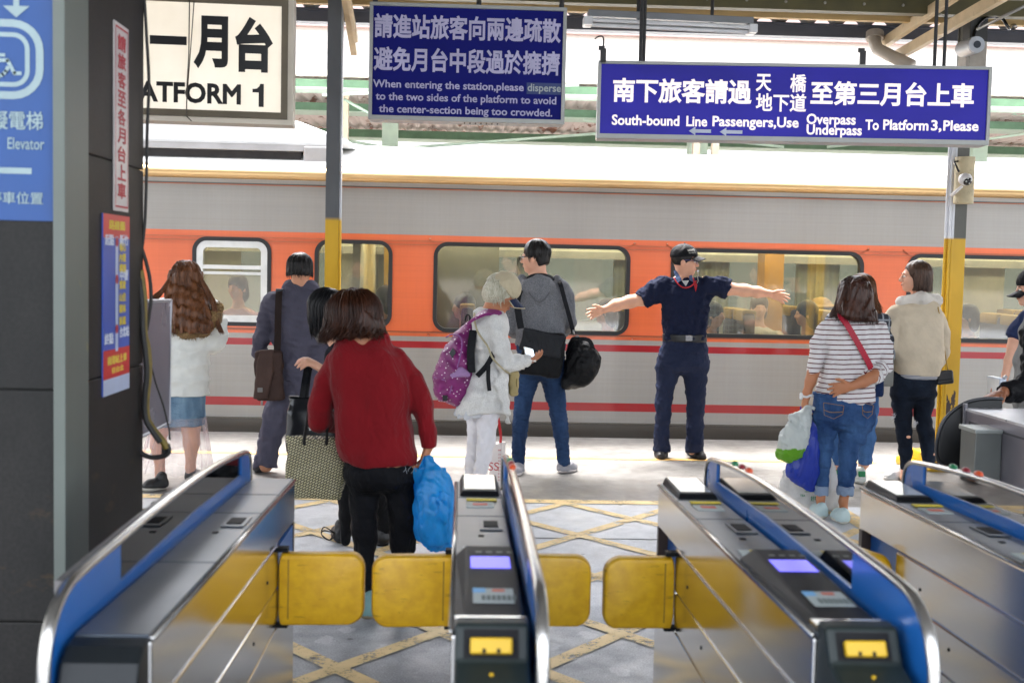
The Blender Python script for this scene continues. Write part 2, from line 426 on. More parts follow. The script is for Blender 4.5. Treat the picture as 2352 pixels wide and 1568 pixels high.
# air conditioner on the roof
ac = MB()
ac.prism([(-5.2, 2.635), (-1.02, 2.635), (-1.10, 2.70), (-1.55, 2.86), (-1.95, 2.92), (-5.2, 2.93)], 'y', TY+.18, TY+2.25)
ac.build('roof_unit', M('unit_paint', '#d9d9d7', .5, var=.05), tr, bevel=.03)
a2 = MB(); a2.box(-5.2, -1.52, TY+.13, TY+.5, 2.475, 2.572); a2.build('unit_grille', M('unit_dark', '#2d2b2c', .6, var=.4, vs=12), tr)
a3 = MB(); a3.box(-5.2, -1.50, TY+.09, TY+.5, 2.575, 2.588); a3.box(-5.2, -1.48, TY+.11, TY+.5, 2.59, 2.632); a3.box(-1.50, -1.16, TY+.10, TY+.6, 2.47, 2.628, .02); a3.build('unit_rail', M('unit_paint2', '#a9a7a6', .4, .2), tr)
# windows
GL = glassy('train_glass', '#e4e6d8', .78, .15, .04, .22)
rub = M('window_rubber', '#17181b', .45); alu = M('window_aluminium', '#c9c9c7', .35, .6)
def ringmb(a, b, c, d, r, wd, y0, y1):
    o = MB(); H = rrect(a, b, c, d, r, 8); I = rrect(a+wd, b-wd, c+wd, d-wd, max(.02, r-wd), 8)
    o.strip([(p[0], y0, p[1]) for p in H], [(p[0], y0, p[1]) for p in I], True)
    o.strip([(p[0], y1, p[1]) for p in H], [(p[0], y0, p[1]) for p in H], True)
    o.strip([(p[0], y0, p[1]) for p in I], [(p[0], y1, p[1]) for p in I], True)
    return o
for i, (a, b, c, d) in enumerate(WIN):
    fr = ringmb(a-.012, b+.012, c-.012, d+.012, .13, .036, TY-.016, TY+.06).build('window', rub, tr, smooth='auto')
    if abs(a+2.474) < .01:
        fr['label'] = 'narrow train window in a thick pale metal frame with a sliding top pane'
        f2 = ringmb(a+.022, b-.022, c+.022, d-.022, .105, .062, TY-.006, TY+.05)
        f2.box(a+.08, b-.08, TY, TY+.04, 1.475, 1.512); f2.box(a+.08, b-.08, TY+.01, TY+.05, 1.425, 1.452)
        f2.build('sash', alu, fr, smooth='auto')
    g = MB(); H = rrect(a+.01, b-.01, c+.01, d-.01, .12, 8)
    g.add([(p[0], TY+.045, p[1]) for p in H], [tuple(range(len(H)))]); g.build('pane', GL, fr)
# interior
inn = MB(); IY0, IY1 = TY+.12, TY+2.72
inn.add([(-14, IY0, .06), (15, IY0, .06), (15, IY1, .06), (-14, IY1, .06)], [(0, 1, 2, 3)])
inn.build('cabin_floor', M('cabin_floor_mat', '#6b6a66', .6), tr)
inn = MB()
cp = [(IY0, 1.80), (IY0+.12, 1.93), (IY0+.55, 2.02), (IY0+1.3, 2.12), (IY1-.55, 2.02), (IY1-.12, 1.93), (IY1, 1.80)]
inn.strip([(-14, y, z) for y, z in cp], [(15, y, z) for y, z in cp])
inn.add([(-14, IY0, .06), (15, IY0, .06), (15, IY0, .9), (-14, IY0, .9)], [(0, 1, 2, 3)])
inn.add([(-14, IY1, .06), (15, IY1, .06), (15, IY1, .95), (-14, IY1, .95)], [(0, 1, 2, 3)])
inn.add([(-14, IY1, 1.70), (15, IY1, 1.70), (15, IY1, 1.80), (-14, IY1, 1.80)], [(0, 1, 2, 3)])
xs = [-14, -6.3, -5.2, -4.0, -3.0, -2.55, -1.55, -.85, -.2, .35, 1.75, 2.3, 3.9, 4.4, 5.9, 6.4, 8.2, 9, 15]
for i in range(0, len(xs)-1, 2): inn.add([(xs[i], IY1, .95), (xs[i+1], IY1, .95), (xs[i+1], IY1, 1.7), (xs[i], IY1, 1.7)], [(0, 1, 2, 3)])
# partition with yellow door near the left windows
inn.build('cabin_lining', M('cabin_cream', '#d3d0bf', .5, var=.06), tr)
MB().box(-1.05, -.98, IY0+.2, IY1, .06, 1.95).build('partition', M('partition_mat', '#c4bfa8', .5), tr)
MB().box(-3.2, -3.12, IY0+.2, IY1, .06, 1.95).build('partition', MATS['partition_mat'], tr)
fp = MB(); fp.add([(-14, IY1+.02, .9), (15, IY1+.02, .9), (15, IY1+.02, 1.75), (-14, IY1+.02, 1.75)], [(0, 1, 2, 3)]); fp.build('far_pane', glassy('far_glass', '#b4b9a6', .62, .05, .05, .10), tr)
cm = M('reflection_olive', '#6f6c58', .5, var=.1)  # olive boxes added behind the panes to stand for dark reflections
MB().box(-.32, .36, IY0+.75, IY1-.05, .06, 1.97).build('reflection_box', cm, tr); MB().box(-2.02, -1.84, IY0+.8, IY0+1.2, .06, 1.97).build('reflection_box', cm, tr)
MB().box(-.82, -.72, IY0+1.2, IY0+1.5, .06, 1.95).build('door_post', M('door_yellow', '#c79a2c', .5), tr)
MB().box(3.12, 3.32, IY0+1.0, IY0+1.3, .06, 1.98).build('door_post', M('door_orange', '#b5822a', .5), tr)
cu = MB(); 
for (xa, xb) in ((1.75, 2.3), (3.9, 4.4), (-.2, .1), (2.5, 3.1), (.62, .85)):
    n = 24; top = []; bot = []
    for i in range(n+1):
        xx = xa+(xb-xa)*i/n; yy = IY1-.05-.02*math.sin(i*1.9); top.append((xx, yy, 1.7)); bot.append((xx, yy, .95))
    cu.strip(top, bot)
cu.build('curtain', M('curtain_sage', '#b0b6a4', .9), tr, smooth=True)
lm = MB(); lm.box(-14, -1.1, IY0+.52, IY0+.66, 1.985, 2.0); lm.box(-.9, 15, IY0+.52, IY0+.66, 1.985, 2.0); lm.box(-14, 15, IY1-.66, IY1-.52, 1.985, 2.0)
lm.build('cabin_lamp', emis('lamp_strip', '#fff6dd', 3.0), tr)
rk = MB(); rk.box(-14, 15, IY1-.42, IY1-.04, 1.70, 1.73); rk.box(-14, 15, IY1-.44, IY1-.40, 1.66, 1.74); rk.box(-14, 15, IY0+.04, IY0+.36, 1.76, 1.78)
rk.build('luggage_rack', M('rack_metal', '#8f8c80', .4, .3), tr)
sm_, sy_ = M('seat_cloth', '#3a3640', .85, var=.2, vs=30), M('seat_yellow', '#98792c', .7)
def seat_mesh():
    b = MB(); b.box(-.06, .06, -.46, .46, .55, 1.16, .04); b.box(-.06, .40, -.46, .46, .40, .52, .04); b.box(.02, .3, -.05, .05, .06, .4)
    return b
sx = [-5.5, -4.6, .05, .95, 1.85, 2.75, 3.65, 4.55, 5.45, 6.35]
s0 = None
for yy in (IY0+.52, IY1-.52):
    for x in sx:
        if s0 is None:
            s0 = seat_mesh().build('seat', sm_, tr, smooth='auto'); ORG[s0] = ORG[tr]
            hm = MB(); hm.box(-.075, .075, -.43, -.03, 1.08, 1.19, .03); hm.box(-.075, .075, .03, .43, 1.08, 1.19, .03)
            h0 = hm.build('headrest', sy_, s0, smooth='auto')
            # meshes are authored at the origin: undo the root offset
            for q in (s0, h0):
                for v_ in q.data.vertices: v_.co.y += TY
            s0.location = (x, yy-TY, 0)
        else:
            s1 = s0.copy(); COL.objects.link(s1); s1.parent = tr; s1.location = (x, yy-TY, 0)
            h1 = h0.copy(); COL.objects.link(h1); h1.parent = s1; h1.location = (0, 0, 0)

# ------------------------------------------------------------------ opposite platform's canopy
fc = thing('platform_canopy', 'rusty pale canopy with green beams behind the train', 'canopy', (0, 13.2, 3.5))
rust = N('rusty_sheet'); P = rust.map((1, .35, 1)); n1 = rust.noise(P, 3.2, 9, .75); n2 = rust.noise(rust.map((1, .6, 1)), 1.1, 3)
rust.col(rust.mix(rust.ramp(rust.math('ADD', rust.math('MULTIPLY', n1, .7), rust.math('MULTIPLY', n2, .3)), [(.535, (0, 0, 0)), (.58, (1, 1, 1))]), lin('#ecdcd8'), rust.mix(rust.noise(P, 9, 4), lin('#6b2f1c'), lin('#a8653c'))))
rust.set(rough=.7)
mb = MB()
pr = []
for i in range(0, 240): 
    xx = -18+i*.16; pr += [(xx, 0), (xx+.05, .03), (xx+.08, .03), (xx+.13, 0)]
for (ya, yb, za) in ((13.2, 20.2, 3.64),):
    mb.strip([(p[0], ya, za+p[1]) for p in pr], [(p[0], yb, za+p[1]) for p in pr])
mb.build('roof_sheet', rust.m, fc)
gr, pg = M('beam_green', '#739a7d', .6, var=.15), M('beam_pale_green', '#cfe6d3', .55, var=.08)
for (y, zt, zb) in ((13.45, 3.61, 3.51), (15.4, 3.61, 3.50), (18.2, 3.60, 3.47)):
    b = MB().box(-18, 20, y, y+.03, zb+.012, zt).build('beam', gr, fc)
    MB().box(-18, 20, y-.01, y+.42, zb, zb+.012).build('beam_flange', pg, b)  # light on the lower flange is put into its paler green
MB().box(-18, 20, 13.1, 13.2, 3.60, 3.66).build('eaves_trim', M('cream_trim', '#d8d2c4', .6), fc)
for (x, wd) in ((-.98, .2), (3.05, .24), (6.8, .2), (-5, .2)):
    MB().box(x-wd/2, x+wd/2, 15.4, 15.6, -1.1, 3.49).build('post', pg, fc)
for (x) in (-1.42, 2.75, 2.98, -4.2):
    MB().box(x-.04, x+.04, 14.0, 14.1, -1.1, 3.6).build('pipe', M('cream_pipe', '#d6c3ab', .5), fc)
def rod(pts, r, name, m, par): return MB().tube(pts, r, 6).build(name, m, par, smooth=True)
for a, b, y in (((740, 218), (1330, 195), 13.3), ((770, 318), (915, 345), 15.0), ((930, 340), (1400, 305), 15.0), ((1340, 275), (1480, 300), 15.0), ((1470, 300), (1800, 338), 15.0), ((1900, 338), (2100, 315), 15.0), ((2290, 255), (2420, 275), 15.0), ((790, 228), (850, 262), 14.0), ((2200, 330), (2400, 300), 15.0)):
    rod([at(*a, y), at(*b, y)], .018, 'tie_rod', pg, fc)
bd = thing('pale_building', 'pale building with a pink parapet rising behind the far canopy', 'building', (0, 46, 0))
MB().box(-60, 70, 46, 47, -1.1, 10.55).build('wall', M('pale_wall', '#e3e0da', .8, var=.03), bd)
MB().box(-60, 70, 45.6, 46, 8.55, 8.67).build('ledge', M('ledge_red', '#c58a8a', .7), bd)
MB().box(-60, 70, 45.7, 46, 10.55, 11.6).build('parapet', M('parapet_pink', '#c9b2ab', .8), bd)

# ------------------------------------------------------------------ near canopy
nc = thing('station_canopy', 'corrugated metal canopy with timber fascia and dark gutter over the platform', 'canopy', (0, 9.9, 3.6))
GUT = M('gutter_paint', '#4d4f57', .45, .2, var=.1)
MB().add([(-14, 9.90, 3.535), (15, 9.90, 3.535), (15, 9.90, 3.635), (-14, 9.90, 3.635), (-14, 10.02, 3.535), (15, 10.02, 3.535), (15, 10.02, 3.66), (-14, 10.02, 3.66)], [(0, 1, 2, 3), (0, 4, 5, 1), (4, 7, 6, 5)]).box(-14, 15, 9.875, 9.9, 3.628, 3.642).build('gutter', GUT, nc)
mb = MB(); pr = []
for i in range(0, 120):
    xx = -14+i*.245; pr += [(xx, 0), (xx+.045, .05), (xx+.125, .05), (xx+.17, 0)]
mb.strip([(p[0], 9.97, 3.64+p[1]) for p in pr], [(p[0], -.8, 4.77+p[1]) for p in pr])  # near end is out of view, placed to set the light from behind
mb.build('roof_sheet', M('corrugated_roof', '#6e6a64', .6, .1, var=.25, vs=3, dirt=('#35302a', .5, .2)), nc)
MB().box(-14, 15, 9.30, 9.36, 3.553, 3.606).build('timber_fascia', M('timber', '#b39663', .7, var=.18, vs=8, st=(.2, 1, 3), bump=.2, bs=12, bst=(.3, 1, 6)), nc)
ol = M('olive_paint', '#4a4526', .6, var=.2, vs=8)
for y, z in ((8.95, 3.562), (6.9, 3.86), (5.2, 4.02), (3.8, 4.17)):
    MB().box(-14, 15, y, y+.1, z-.02, z+.10).build('purlin', ol, nc)
bl = MB()
for i in range(70): bl.sph((-9+i*.3, 8.94, 3.598), .012, 6, 4)
bl.build('bolt', M('bolt_metal', '#8d8a84', .4, .6), nc)
crm = M('bracket_cream', '#b9a583', .6, var=.15, vs=7, dirt=('#5b4a30', .62, .2))
def beam(a, b, wd, h, m, name, par):
    a, b = np.array(a, float), np.array(b, float); d = (b-a)/np.linalg.norm(b-a)
    s_ = np.cross(d, (0, 0, 1)); s_ /= np.linalg.norm(s_); u = np.cross(s_, d)
    q = [a-s_*wd/2-u*h/2, a+s_*wd/2-u*h/2, a+s_*wd/2+u*h/2, a-s_*wd/2+u*h/2]
    return MB().hexa(q+[p+b-a for p in q]).build(name, m, par, bevel=.004)
# two channel rafters over each column
ra, rb2 = at(2062, 128, 9.85), at(2300, -8, 8.1)
beam(ra, ra+(rb2-ra)*2.2, .05, .085, crm, 'rafter', nc)
ra, rb2 = at(2030, 100, 9.95), at(2236, -40, 8.2)
beam(ra, ra+(rb2-ra)*2.2, .05, .085, crm, 'rafter', nc)
ra, rb2 = at(813, 122, 9.9), at(793, 0, 9.0)
beam(ra, ra+(rb2-ra)*3, .05, .05, crm, 'rafter', nc)
ra, rb2 = at(818, 92, 9.6), at(802, 0, 8.8)
beam(ra, ra+(rb2-ra)*3, .03, .05, crm, 'rafter', nc)
for u0, v0, u1, v1, yy in ((2352, 15, 2245, 68, 8.6),):
    rod([at(u0, v0, yy-.4), at(u1, v1, yy)], .012, 'stay_rod', M('steel_rod', '#9a9a98', .35, .7), nc)
# downpipe from the gutter
dp = thing('drain_pipe', 'cream drain pipe bending away from the gutter above the long blue sign', 'pipe', at(2010, 95, 9.8))
MB().tube([at(2008, 78, 9.9), at(2010, 100, 9.85), at(2016, 114, 9.8), at(2040, 126, 9.75), at(2095, 152, 9.6)], .052, 14).build('pipe', M('pipe_cream', '#a59c8f', .45, var=.12, vs=5, dirt=('#5e5850', .6, .2)), dp, smooth=True)
MB().cyl(at(2009, 76, 9.9), at(2009, 90, 9.88), .075, 16).build('collar', MATS['pipe_cream'], dp, smooth='auto')

# ------------------------------------------------------------------ columns
def col_mat(name, zy, upper, seed, chip):
    s = N(name); sep = s.n('SeparateXYZ'); s.l(s.tc.outputs['Object'], sep.inputs[0])
    P = s.map((1, 1, .45), (seed, 0, 0)); n1 = s.noise(P, 13, 7, .6); n2 = s.noise(s.map((1, 1, .3), (seed, 3, 0)), 3.0, 3)
    h = s.math('MULTIPLY', sep.outputs[2], .25)
    yel = s.mix(s.noise(s.map((1, 1, .3)), 5, 5), lin('#b8900c'), lin('#dcae16'))
    t = s.math('ADD', s.math('MULTIPLY', n1, .5), s.math('MULTIPLY', n2, .5))
    yel = s.mix(s.ramp(t, [(chip, (0, 0, 0)), (chip+.015, (1, 1, 1))]), yel, lin('#33231f'))
    up = s.mix(n1, sc_(lin(upper), .75), sc_(lin(upper), 1.15))
    s.col(s.mix(s.ramp(h, [(zy/4-.001, (0, 0, 0)), (zy/4+.001, (1, 1, 1))]), yel, up)); s.set(rough=.45)
    s.bump(t, .3, .002)
    return s.m
def column(x, y, wd, zy, seed, label, upper, chip):
    c = thing('canopy_column', label, 'column', (x, y, 0), 'canopy columns painted yellow below')
    m = col_mat('column_paint', zy, upper, seed, chip)
    mb = MB(); h = wd/2
    mb.box(x-h, x+h, y-h, y-h+.012, 0, 3.75); mb.box(x-h, x+h, y+h-.012, y+h, 0, 3.75); mb.box(x-h+.01, x+h-.002, y-h+.012, y+h-.012, 0, 3.75)
    mb.build('shaft', m, c)
    MB().box(x-h-.05, x+h+.05, y-h-.05, y+h+.05, .004, .02).build('base_plate', m, c)
    return c, m
c1, m1 = column(-1.016, 9.2, .102, 1.89, 0, 'slim grey column with yellow lower half beside the square blue notice', '#55585c', .60)
pe = MB(); pe.box(-.964, -.951, 9.16, 9.24, 0, 3.75); pe.build('edge_strip', col_mat('strip_paint', 1.89, '#b9bdc4', 5, .66), c1)
c2, m2 = column(3.910, 9.2, .096, 1.85, 9, 'grey and chipped yellow column on a yellow base under the security cameras', '#55554f', .56)
cw = MB(); cw.cyl((3.803, 9.17, 0), (3.803, 9.17, 3.0), .011, 10); cw.box(3.816, 3.836, 9.14, 9.2, 0, 3.0, .004); cw.box(3.838, 3.858, 9.14, 9.2, 0, 3.0, .004)
cw.build('conduit', col_mat('conduit_paint', 1.85, '#d5d8de', 4, .75), c2, smooth='auto')
MB().box(3.60, 4.12, 9.0, 9.5, 0, .07, .02).box(3.68, 4.05, 9.06, 9.42, .07, .15, .02).build('base', col_mat('base_paint', 3, '#888888', 14, .54), c2, smooth='auto')
tb = MB(); tb.cyl((3.885, 9.06, 2.12), (3.885, 9.06, 2.48), .075, 16); tb.build('sleeve', M('sleeve_cream', '#b3a686', .6, var=.2, vs=9, dirt=('#5d5648', .55, .2)), c2, smooth='auto')
# cameras
cc = thing('security_camera', 'white dome security camera hanging from the yellow column below the long sign', 'camera', at(2217, 412, 8.9))
p = at(2217, 412, 8.9); wcam = M('camera_white', '#c8c5c4', .35); kb = M('camera_black', '#0d0e10', .15)
mb = MB(); mb.sph(p, (.052, .052, .048), 20, 12); mb.build('housing', wcam, cc, smooth=True)
mb = MB(); mb.sph(p+np.array([.004, -.026, -.014]), (.036, .032, .034), 18, 10); mb.build('lens', kb, cc, smooth=True)
mb = MB()
for a in range(4): mb.sph(p+np.array([.004+.019*math.cos(a*1.57+.3), -.055, -.016+.019*math.sin(a*1.57+.3)]), .006, 8, 6)
mb.build('infrared_lamp', M('ir_lamp', '#b9b9b4', .3), cc, smooth=True)
MB().tube([p+np.array([-.01, .03, -.05]), p+np.array([-.06, .1, -.12]), at(2195, 440, 9.1)], .012, 8).build('arm', wcam, cc, smooth=True)
MB().tube([p+np.array([-.03, .05, .06]), p+np.array([-.05, .1, .14]), at(2205, 370, 9.05)], .008, 8).build('cable', kb, cc, smooth=True)
c3 = thing('security_camera', 'grey bullet security camera on a column top above the long blue sign', 'camera', at(2226, 108, 8.8))
p = at(2226, 108, 8.8); gm = M('camera_grey', '#8d9196', .35)
MB().cyl(p+np.array([-.005, .10, .0]), p+np.array([.0, -.12, -.008]), .062, 24).build('housing', gm, c3, smooth='auto')
q = p+np.array([0, -.125, -.008]); MB().cyl(q, q+np.array([0, -.012, 0]), .060, 24).build('bezel', M('bezel_grey', '#a6acb4', .3), c3, smooth='auto')
MB().cyl(q+np.array([0, -.013, 0]), q+np.array([0, -.018, 0]), .027, 18).build('lens', M('lens_dark', '#3a4048', .1), c3, smooth='auto')
MB().box(3.83, 3.99, 9.0, 9.16, 2.86, 3.36, .006).build('bracket', M('bracket_dirty', '#9c968c', .6, var=.2, vs=9, dirt=('#4c463c', .6, .15)), c3)
MB().box(3.86, 4.0, 9.02, 9.16, 3.36, 3.62, .006).build('junction_box', M('dark_box', '#2b2d2e', .5), c3)
MB().tube(catmull([at(2234, 105, 8.95), at(2240, 70, 9.0), at(2265, 42, 9.0), at(2300, 42, 9.0), at(2318, 66, 9.0), at(2330, 58, 9.3), at(2400, 66, 9.8)], 6), .012, 8).build('cable', kb, c3, smooth=True)

# ------------------------------------------------------------------ hanging signs
steel = M('sign_frame', '#8f918f', .4, .35, var=.12, vs=4); blackrod = M('black_rod', '#1f2023', .5)
def ang(deg): a = math.radians(deg); return (math.cos(a), math.sin(a), 0)
def rods(par, pts, r=.012):
    for (u, v, Y, zt) in pts:
        p = at(u, v, Y); MB().cyl(p, (p[0], p[1], zt), r, 8).build('hanger', blackrod, par, smooth='auto')
# platform sign
pl = Plane(at(500, 130, 6.0), ang(3.5))
s1 = thing('platform_sign', 'cream lightbox sign with black lettering PLATFORM 1 beside the dark pillar', 'sign', pl.o)
xr, yb = pl.px(660, 275); xl = pl.px(150, 250)[0]; yt = pl.px(500, -6)[1]
fm = M('sign_brown_frame', '#5f5646', .5, .2, var=.15); cas = M('sign_case', '#c9c0b0', .5, var=.06, dirt=('#8f8470', .66, .2))
mb = MB(); put_slab(mb, pl, xl, xr+.026, yb-.026, yt+.026, -.16, -.004); mb.build('case', cas, s1)
mb = MB(); fw = .032
for a in ((xl, xr, yb, yb+fw), (xl, xr, yt-fw, yt), (xr-fw, xr, yb+fw, yt-fw), (xl, xl+fw, yb+fw, yt-fw)): put_slab(mb, pl, a[0], a[1], a[2], a[3], -.004, .012)
mb.build('frame', fm, s1)
s = N('platform_sign_face'); nz = s.noise(s.map((1, 1, .7)), 2.4, 5)
cc_ = s.ramp(nz, [(.3, lin('#d6cab6')), (.7, lin('#e6ddce'))]); s.col(cc_); s.l(cc_, s.b.inputs['Emission Color']); s.b.inputs['Emission Strength'].default_value = .07; s.set(rough=.4, spec=.3)
mb = MB(); put_rect(mb, pl, xl+fw-.002, xr-fw+.002, yb+fw-.002, yt-fw+.002, .0); mb.build('panel', s.m, s1)
blk = M('sign_black', '#0c0d10', .4)
mb = MB()
def pbox(pl, u0, v0, u1, v1):
    a = pl.px(u0, (v0+v1)/2); b = pl.px(u1, (v0+v1)/2); t = pl.px((u0+u1)/2, v0); c = pl.px((u0+u1)/2, v1); return a[0], b[0], c[1], t[1]
put_text(mb, pl, '一', *pbox(pl, 344, 83, 429, 103), bold=.05)
put_text(mb, pl, '月', *pbox(pl, 445, 37, 524, 159), bold=.045); put_text(mb, pl, '台', *pbox(pl, 540, 40, 627, 167), bold=.045); put_text(mb, pl, '第', *pbox(pl, 236, 33, 322, 155), bold=.04)
b0 = pl.px(551, 241); b1 = pl.px(551, 194.5); put_latin(mb, pl, 'PLATFORM', pl.px(262, 230)[0], b0[0]+.005, b0[1], b1[1]-b0[1], bold=.035)
e_ = pbox(pl, 580, 193, 606, 246); w1, h1 = e_[1]-e_[0], e_[3]-e_[2]; put_poly(mb, pl, [(e_[0]+w1*x, e_[2]+h1*y) for x, y in ((.55, 0), (1, 0), (1, 1), (.68, 1), (.58, .88), (.36, .79), (0, .77), (0, .62), (.55, .62))], .002)
mb.lines('lettering', blk, s1)
MB().tube([pl.P(*pl.px(437, -5), .02), pl.P(*pl.px(436, 130), .03), pl.P(*pl.px(431, 200), .02), pl.P(*pl.px(430, 268), .02), pl.P(*pl.px(442, 280), .03)], .003, 6).tube([pl.P(*pl.px(448, -5), .02), pl.P(*pl.px(442, 80), .02), pl.P(*pl.px(433, 200), .02)], .0025, 6).build('wire', M('wire_dark', '#4a4238', .6), s1, smooth=True)
rods(s1, [(400, -6, 6.05, 4.1), (640, -6, 6.05, 4.1)])
# square blue notice
pl = Plane(at(1075, 155, 7.5), ang(-.2)); U2, V2 = lambda x: 746.5+x*.3662, lambda y: y*.3662
s2 = thing('hanging_notice', 'square dark blue notice asking passengers to disperse along the platform', 'sign', pl.o)
L_, R2 = pl.px(U2(277), V2(380))[0], pl.px(U2(1509), V2(420))[0]; T_, B_ = pl.px(U2(900), V2(33))[1], pl.px(U2(900), V2(765))[1]
mb = MB(); put_slab(mb, pl, L_, R2, B_, T_, -.17, -.003); mb.build('case', M('case_white', '#c6c5c4', .45, var=.05), s2, bevel=.004)
mb = MB(); f1 = .022
for a in ((L_, R2, B_, B_+f1*1.2), (L_, R2, T_-f1, T_), (R2-f1, R2, B_+f1*1.2, T_-f1), (L_, L_+f1, B_+f1*1.2, T_-f1)): put_slab(mb, pl, a[0], a[1], a[2], a[3], -.003, .014)
mb.build('frame', steel, s2)
bl2 = M('sign_navy', '#070e66', .6, var=.08, vs=2, spec=.15)
mb = MB(); put_rect(mb, pl, L_+f1-.002, R2-f1+.002, B_+f1, T_-f1+.002, .0); mb.build('panel', bl2, s2)
mb = MB()
def row(mb, pl, body, xl_, yl0, yl1, xr_, yr0, yr1, fx, fy, bold):
    a = pl.px(fx(xl_), fy(yl0)); b = pl.px(fx(xl_), fy(yl1)); c = pl.px(fx(xr_), fy(yr0)); d = pl.px(fx(xr_), fy(yr1))
    put_text(mb, pl, body, (a[0]+b[0])/2, (c[0]+d[0])/2, (b[1]+d[1])/2, (a[1]+c[1])/2, bold=bold)
row(mb, pl, '請進站旅客向兩邊疏散', 310, 85, 238, 1480, 118, 276, U2, V2, .028)
row(mb, pl, '避免月台中段過於擁擠', 305, 290, 445, 1474, 325, 480, U2, V2, .028)
def lrow(mb, pl, body, xl_, yl_, xr_, yr_, cap, fx, fy, bold):
    a = pl.px(fx(xl_), fy(yl_)); b = pl.px(fx(xr_), fy(yr_)); k = cap*.3662*np.linalg.norm(pl.o-CAMP)/FPX
    put_latin(mb, pl, body, a[0], b[0], (a[1]+b[1])/2, k, bold=bold)
lrow(mb, pl, 'When entering the station,please', 300, 548, 1246, 572, 46, U2, V2, .02)
lrow(mb, pl, 'to the two sides of the platform to avoid', 318, 625, 1450, 658, 46, U2, V2, .02)
lrow(mb, pl, 'the center-section being too crowded.', 338, 702, 1425, 735, 46, U2, V2, .02)
mb.lines('lettering', M('letter_lilac', '#a9a6c6', .5), s2)
mb = MB(); e = pbox(pl, U2(1265), V2(522), U2(1482), V2(594)); put_rect(mb, pl, *e, .001); mb.build('patch', M('patch_teal', '#16306a', .5), s2)
mb = MB(); lrow(mb, pl, 'disperse', 1270, 573, 1480, 579, 46, U2, V2, .02); mb.lines('lettering', M('letter_dim', '#9aa3a6', .5), s2)
mb = MB()
for i in range(7): put_slab(mb, pl, -.02+i*.035, -.012+i*.035, B_-.0006, B_+.0, -.12, -.03)
mb.build('vent_slot', blackrod, s2)
rods(s2, [(1290, 20, 7.6, 4.0), (862, 10, 7.6, 4.0), (1100, 15, 7.6, 4.0)], .016)
# long blue sign
pl = Plane(at(1825, 235, 7.5), ang(-4.4)); U3, V3 = lambda x: 1493+x*.36615, lambda y: y*.36615
s3 = thing('hanging_direction_sign', 'long blue direction sign telling south-bound passengers to use the overpass', 'sign', pl.o)
L_, R2 = pl.px(1372, 235)[0], pl.px(2274, 240)[0]; T_, B_ = pl.px(1825, 147)[1], pl.px(1825, 326)[1]
mb = MB(); put_slab(mb, pl, L_, R2, B_, T_, -.17, -.003); mb.build('case', M('case_pale', '#bdbcbf', .4, .2, var=.08), s3, bevel=.006)
mb = MB(); f1 = .02
for a in ((L_, R2, B_, B_+f1*1.5), (L_, R2, T_-f1, T_), (R2-f1, R2, B_+f1*1.5, T_-f1), (L_, L_+f1, B_+f1*1.5, T_-f1)): put_slab(mb, pl, a[0], a[1], a[2], a[3], -.003, .014)
mb.build('frame', steel, s3)
s = N('long_sign_face'); nz = s.noise(s.map((.8, 1, 1.5)), 1.4, 2); k3 = s.ramp(nz, [(.3, lin('#120f78')), (.7, lin('#1f1894'))]); s.col(k3); s.l(k3, s.b.inputs['Emission Color']); s.b.inputs['Emission Strength'].default_value = .035; s.set(rough=.4, spec=.25)
mb = MB(); put_rect(mb, pl, L_+f1-.002, R2-f1+.002, B_+f1, T_-f1+.002, .0); mb.build('panel', s.m, s3)
mb = MB(); I = lambda x: x
row(mb, pl, '南下旅客請過', 1408, 178, 237, 1727, 184, 240, I, I, .03)
row(mb, pl, '天', 1736, 170, 210, 1772, 171, 211, I, I, .025); row(mb, pl, '橋', 1815, 170, 212, 1852, 171, 213, I, I, .02)
row(mb, pl, '地下道', 1736, 214, 256, 1852, 216, 258, I, I, .022)
row(mb, pl, '至第三月台上車', 1862, 186, 243, 2237, 191, 247, I, I, .03)
I1 = 1/.3662
for body, a, ya, b, yb2 in (('South-bound', 1405, 287, 1560, 290), ('Line', 1576, 290.5, 1624, 291), ('Passengers,Use', 1636, 291, 1834, 293), ('Overpass', 1852, 285.5, 1965, 287), ('Underpass', 1852, 310, 1979, 311), ('To', 1987, 299, 2018, 299), ('Platform', 2028, 299, 2132, 300), ('3,', 2138, 300, 2162, 300.5), ('Please', 2166, 300.5, 2247, 302)):
    lrow(mb, pl, body, a, ya, b, yb2, 22.5*I1, I, I, .026)
mb.lines('lettering', emis('letter_pinkwhite', '#e0d2ce', .08), s3)
mb = MB()
for (a, b, y) in ((1582, 1633, 301), (1653, 1705, 303)):
    x0, y0 = pl.px(a, y); x1 = pl.px(b, y)[0]; h = .027
    put_poly(mb, pl, [(x0, y0), (x0+.042, y0+h), (x0+.042, y0+.011), (x1, y0+.011), (x1, y0-.011), (x0+.042, y0-.011), (x0+.042, y0-h)], .002)
mb.lines('arrow', M('arrow_grey', '#b4bccb', .5), s3)
rods(s3, [(1471, 140, 7.5, 4.0), (1478, 140, 7.55, 4.0), (2146, 152, 7.6, 4.0), (2168, 152, 7.6, 4.0)], .012)
for u, v in ((1385, 143), (1981, 148)):
    p = at(u, v, 7.55); MB().box(p[0]-.018, p[0]+.018, p[1]-.01, p[1]+.01, p[2], p[2]+.085).box(p[0]-.03, p[0]+.008, p[1]-.012, p[1]+.012, p[2]+.075, p[2]+.10).build('lug', blackrod, s3)
MB().tube(catmull([at(1385, 120, 7.55), at(1386, 88, 7.55), at(1376, 84, 7.5), at(1366, 90, 7.5)], 5), .005, 6).build('wire', blackrod, s3, smooth=True)
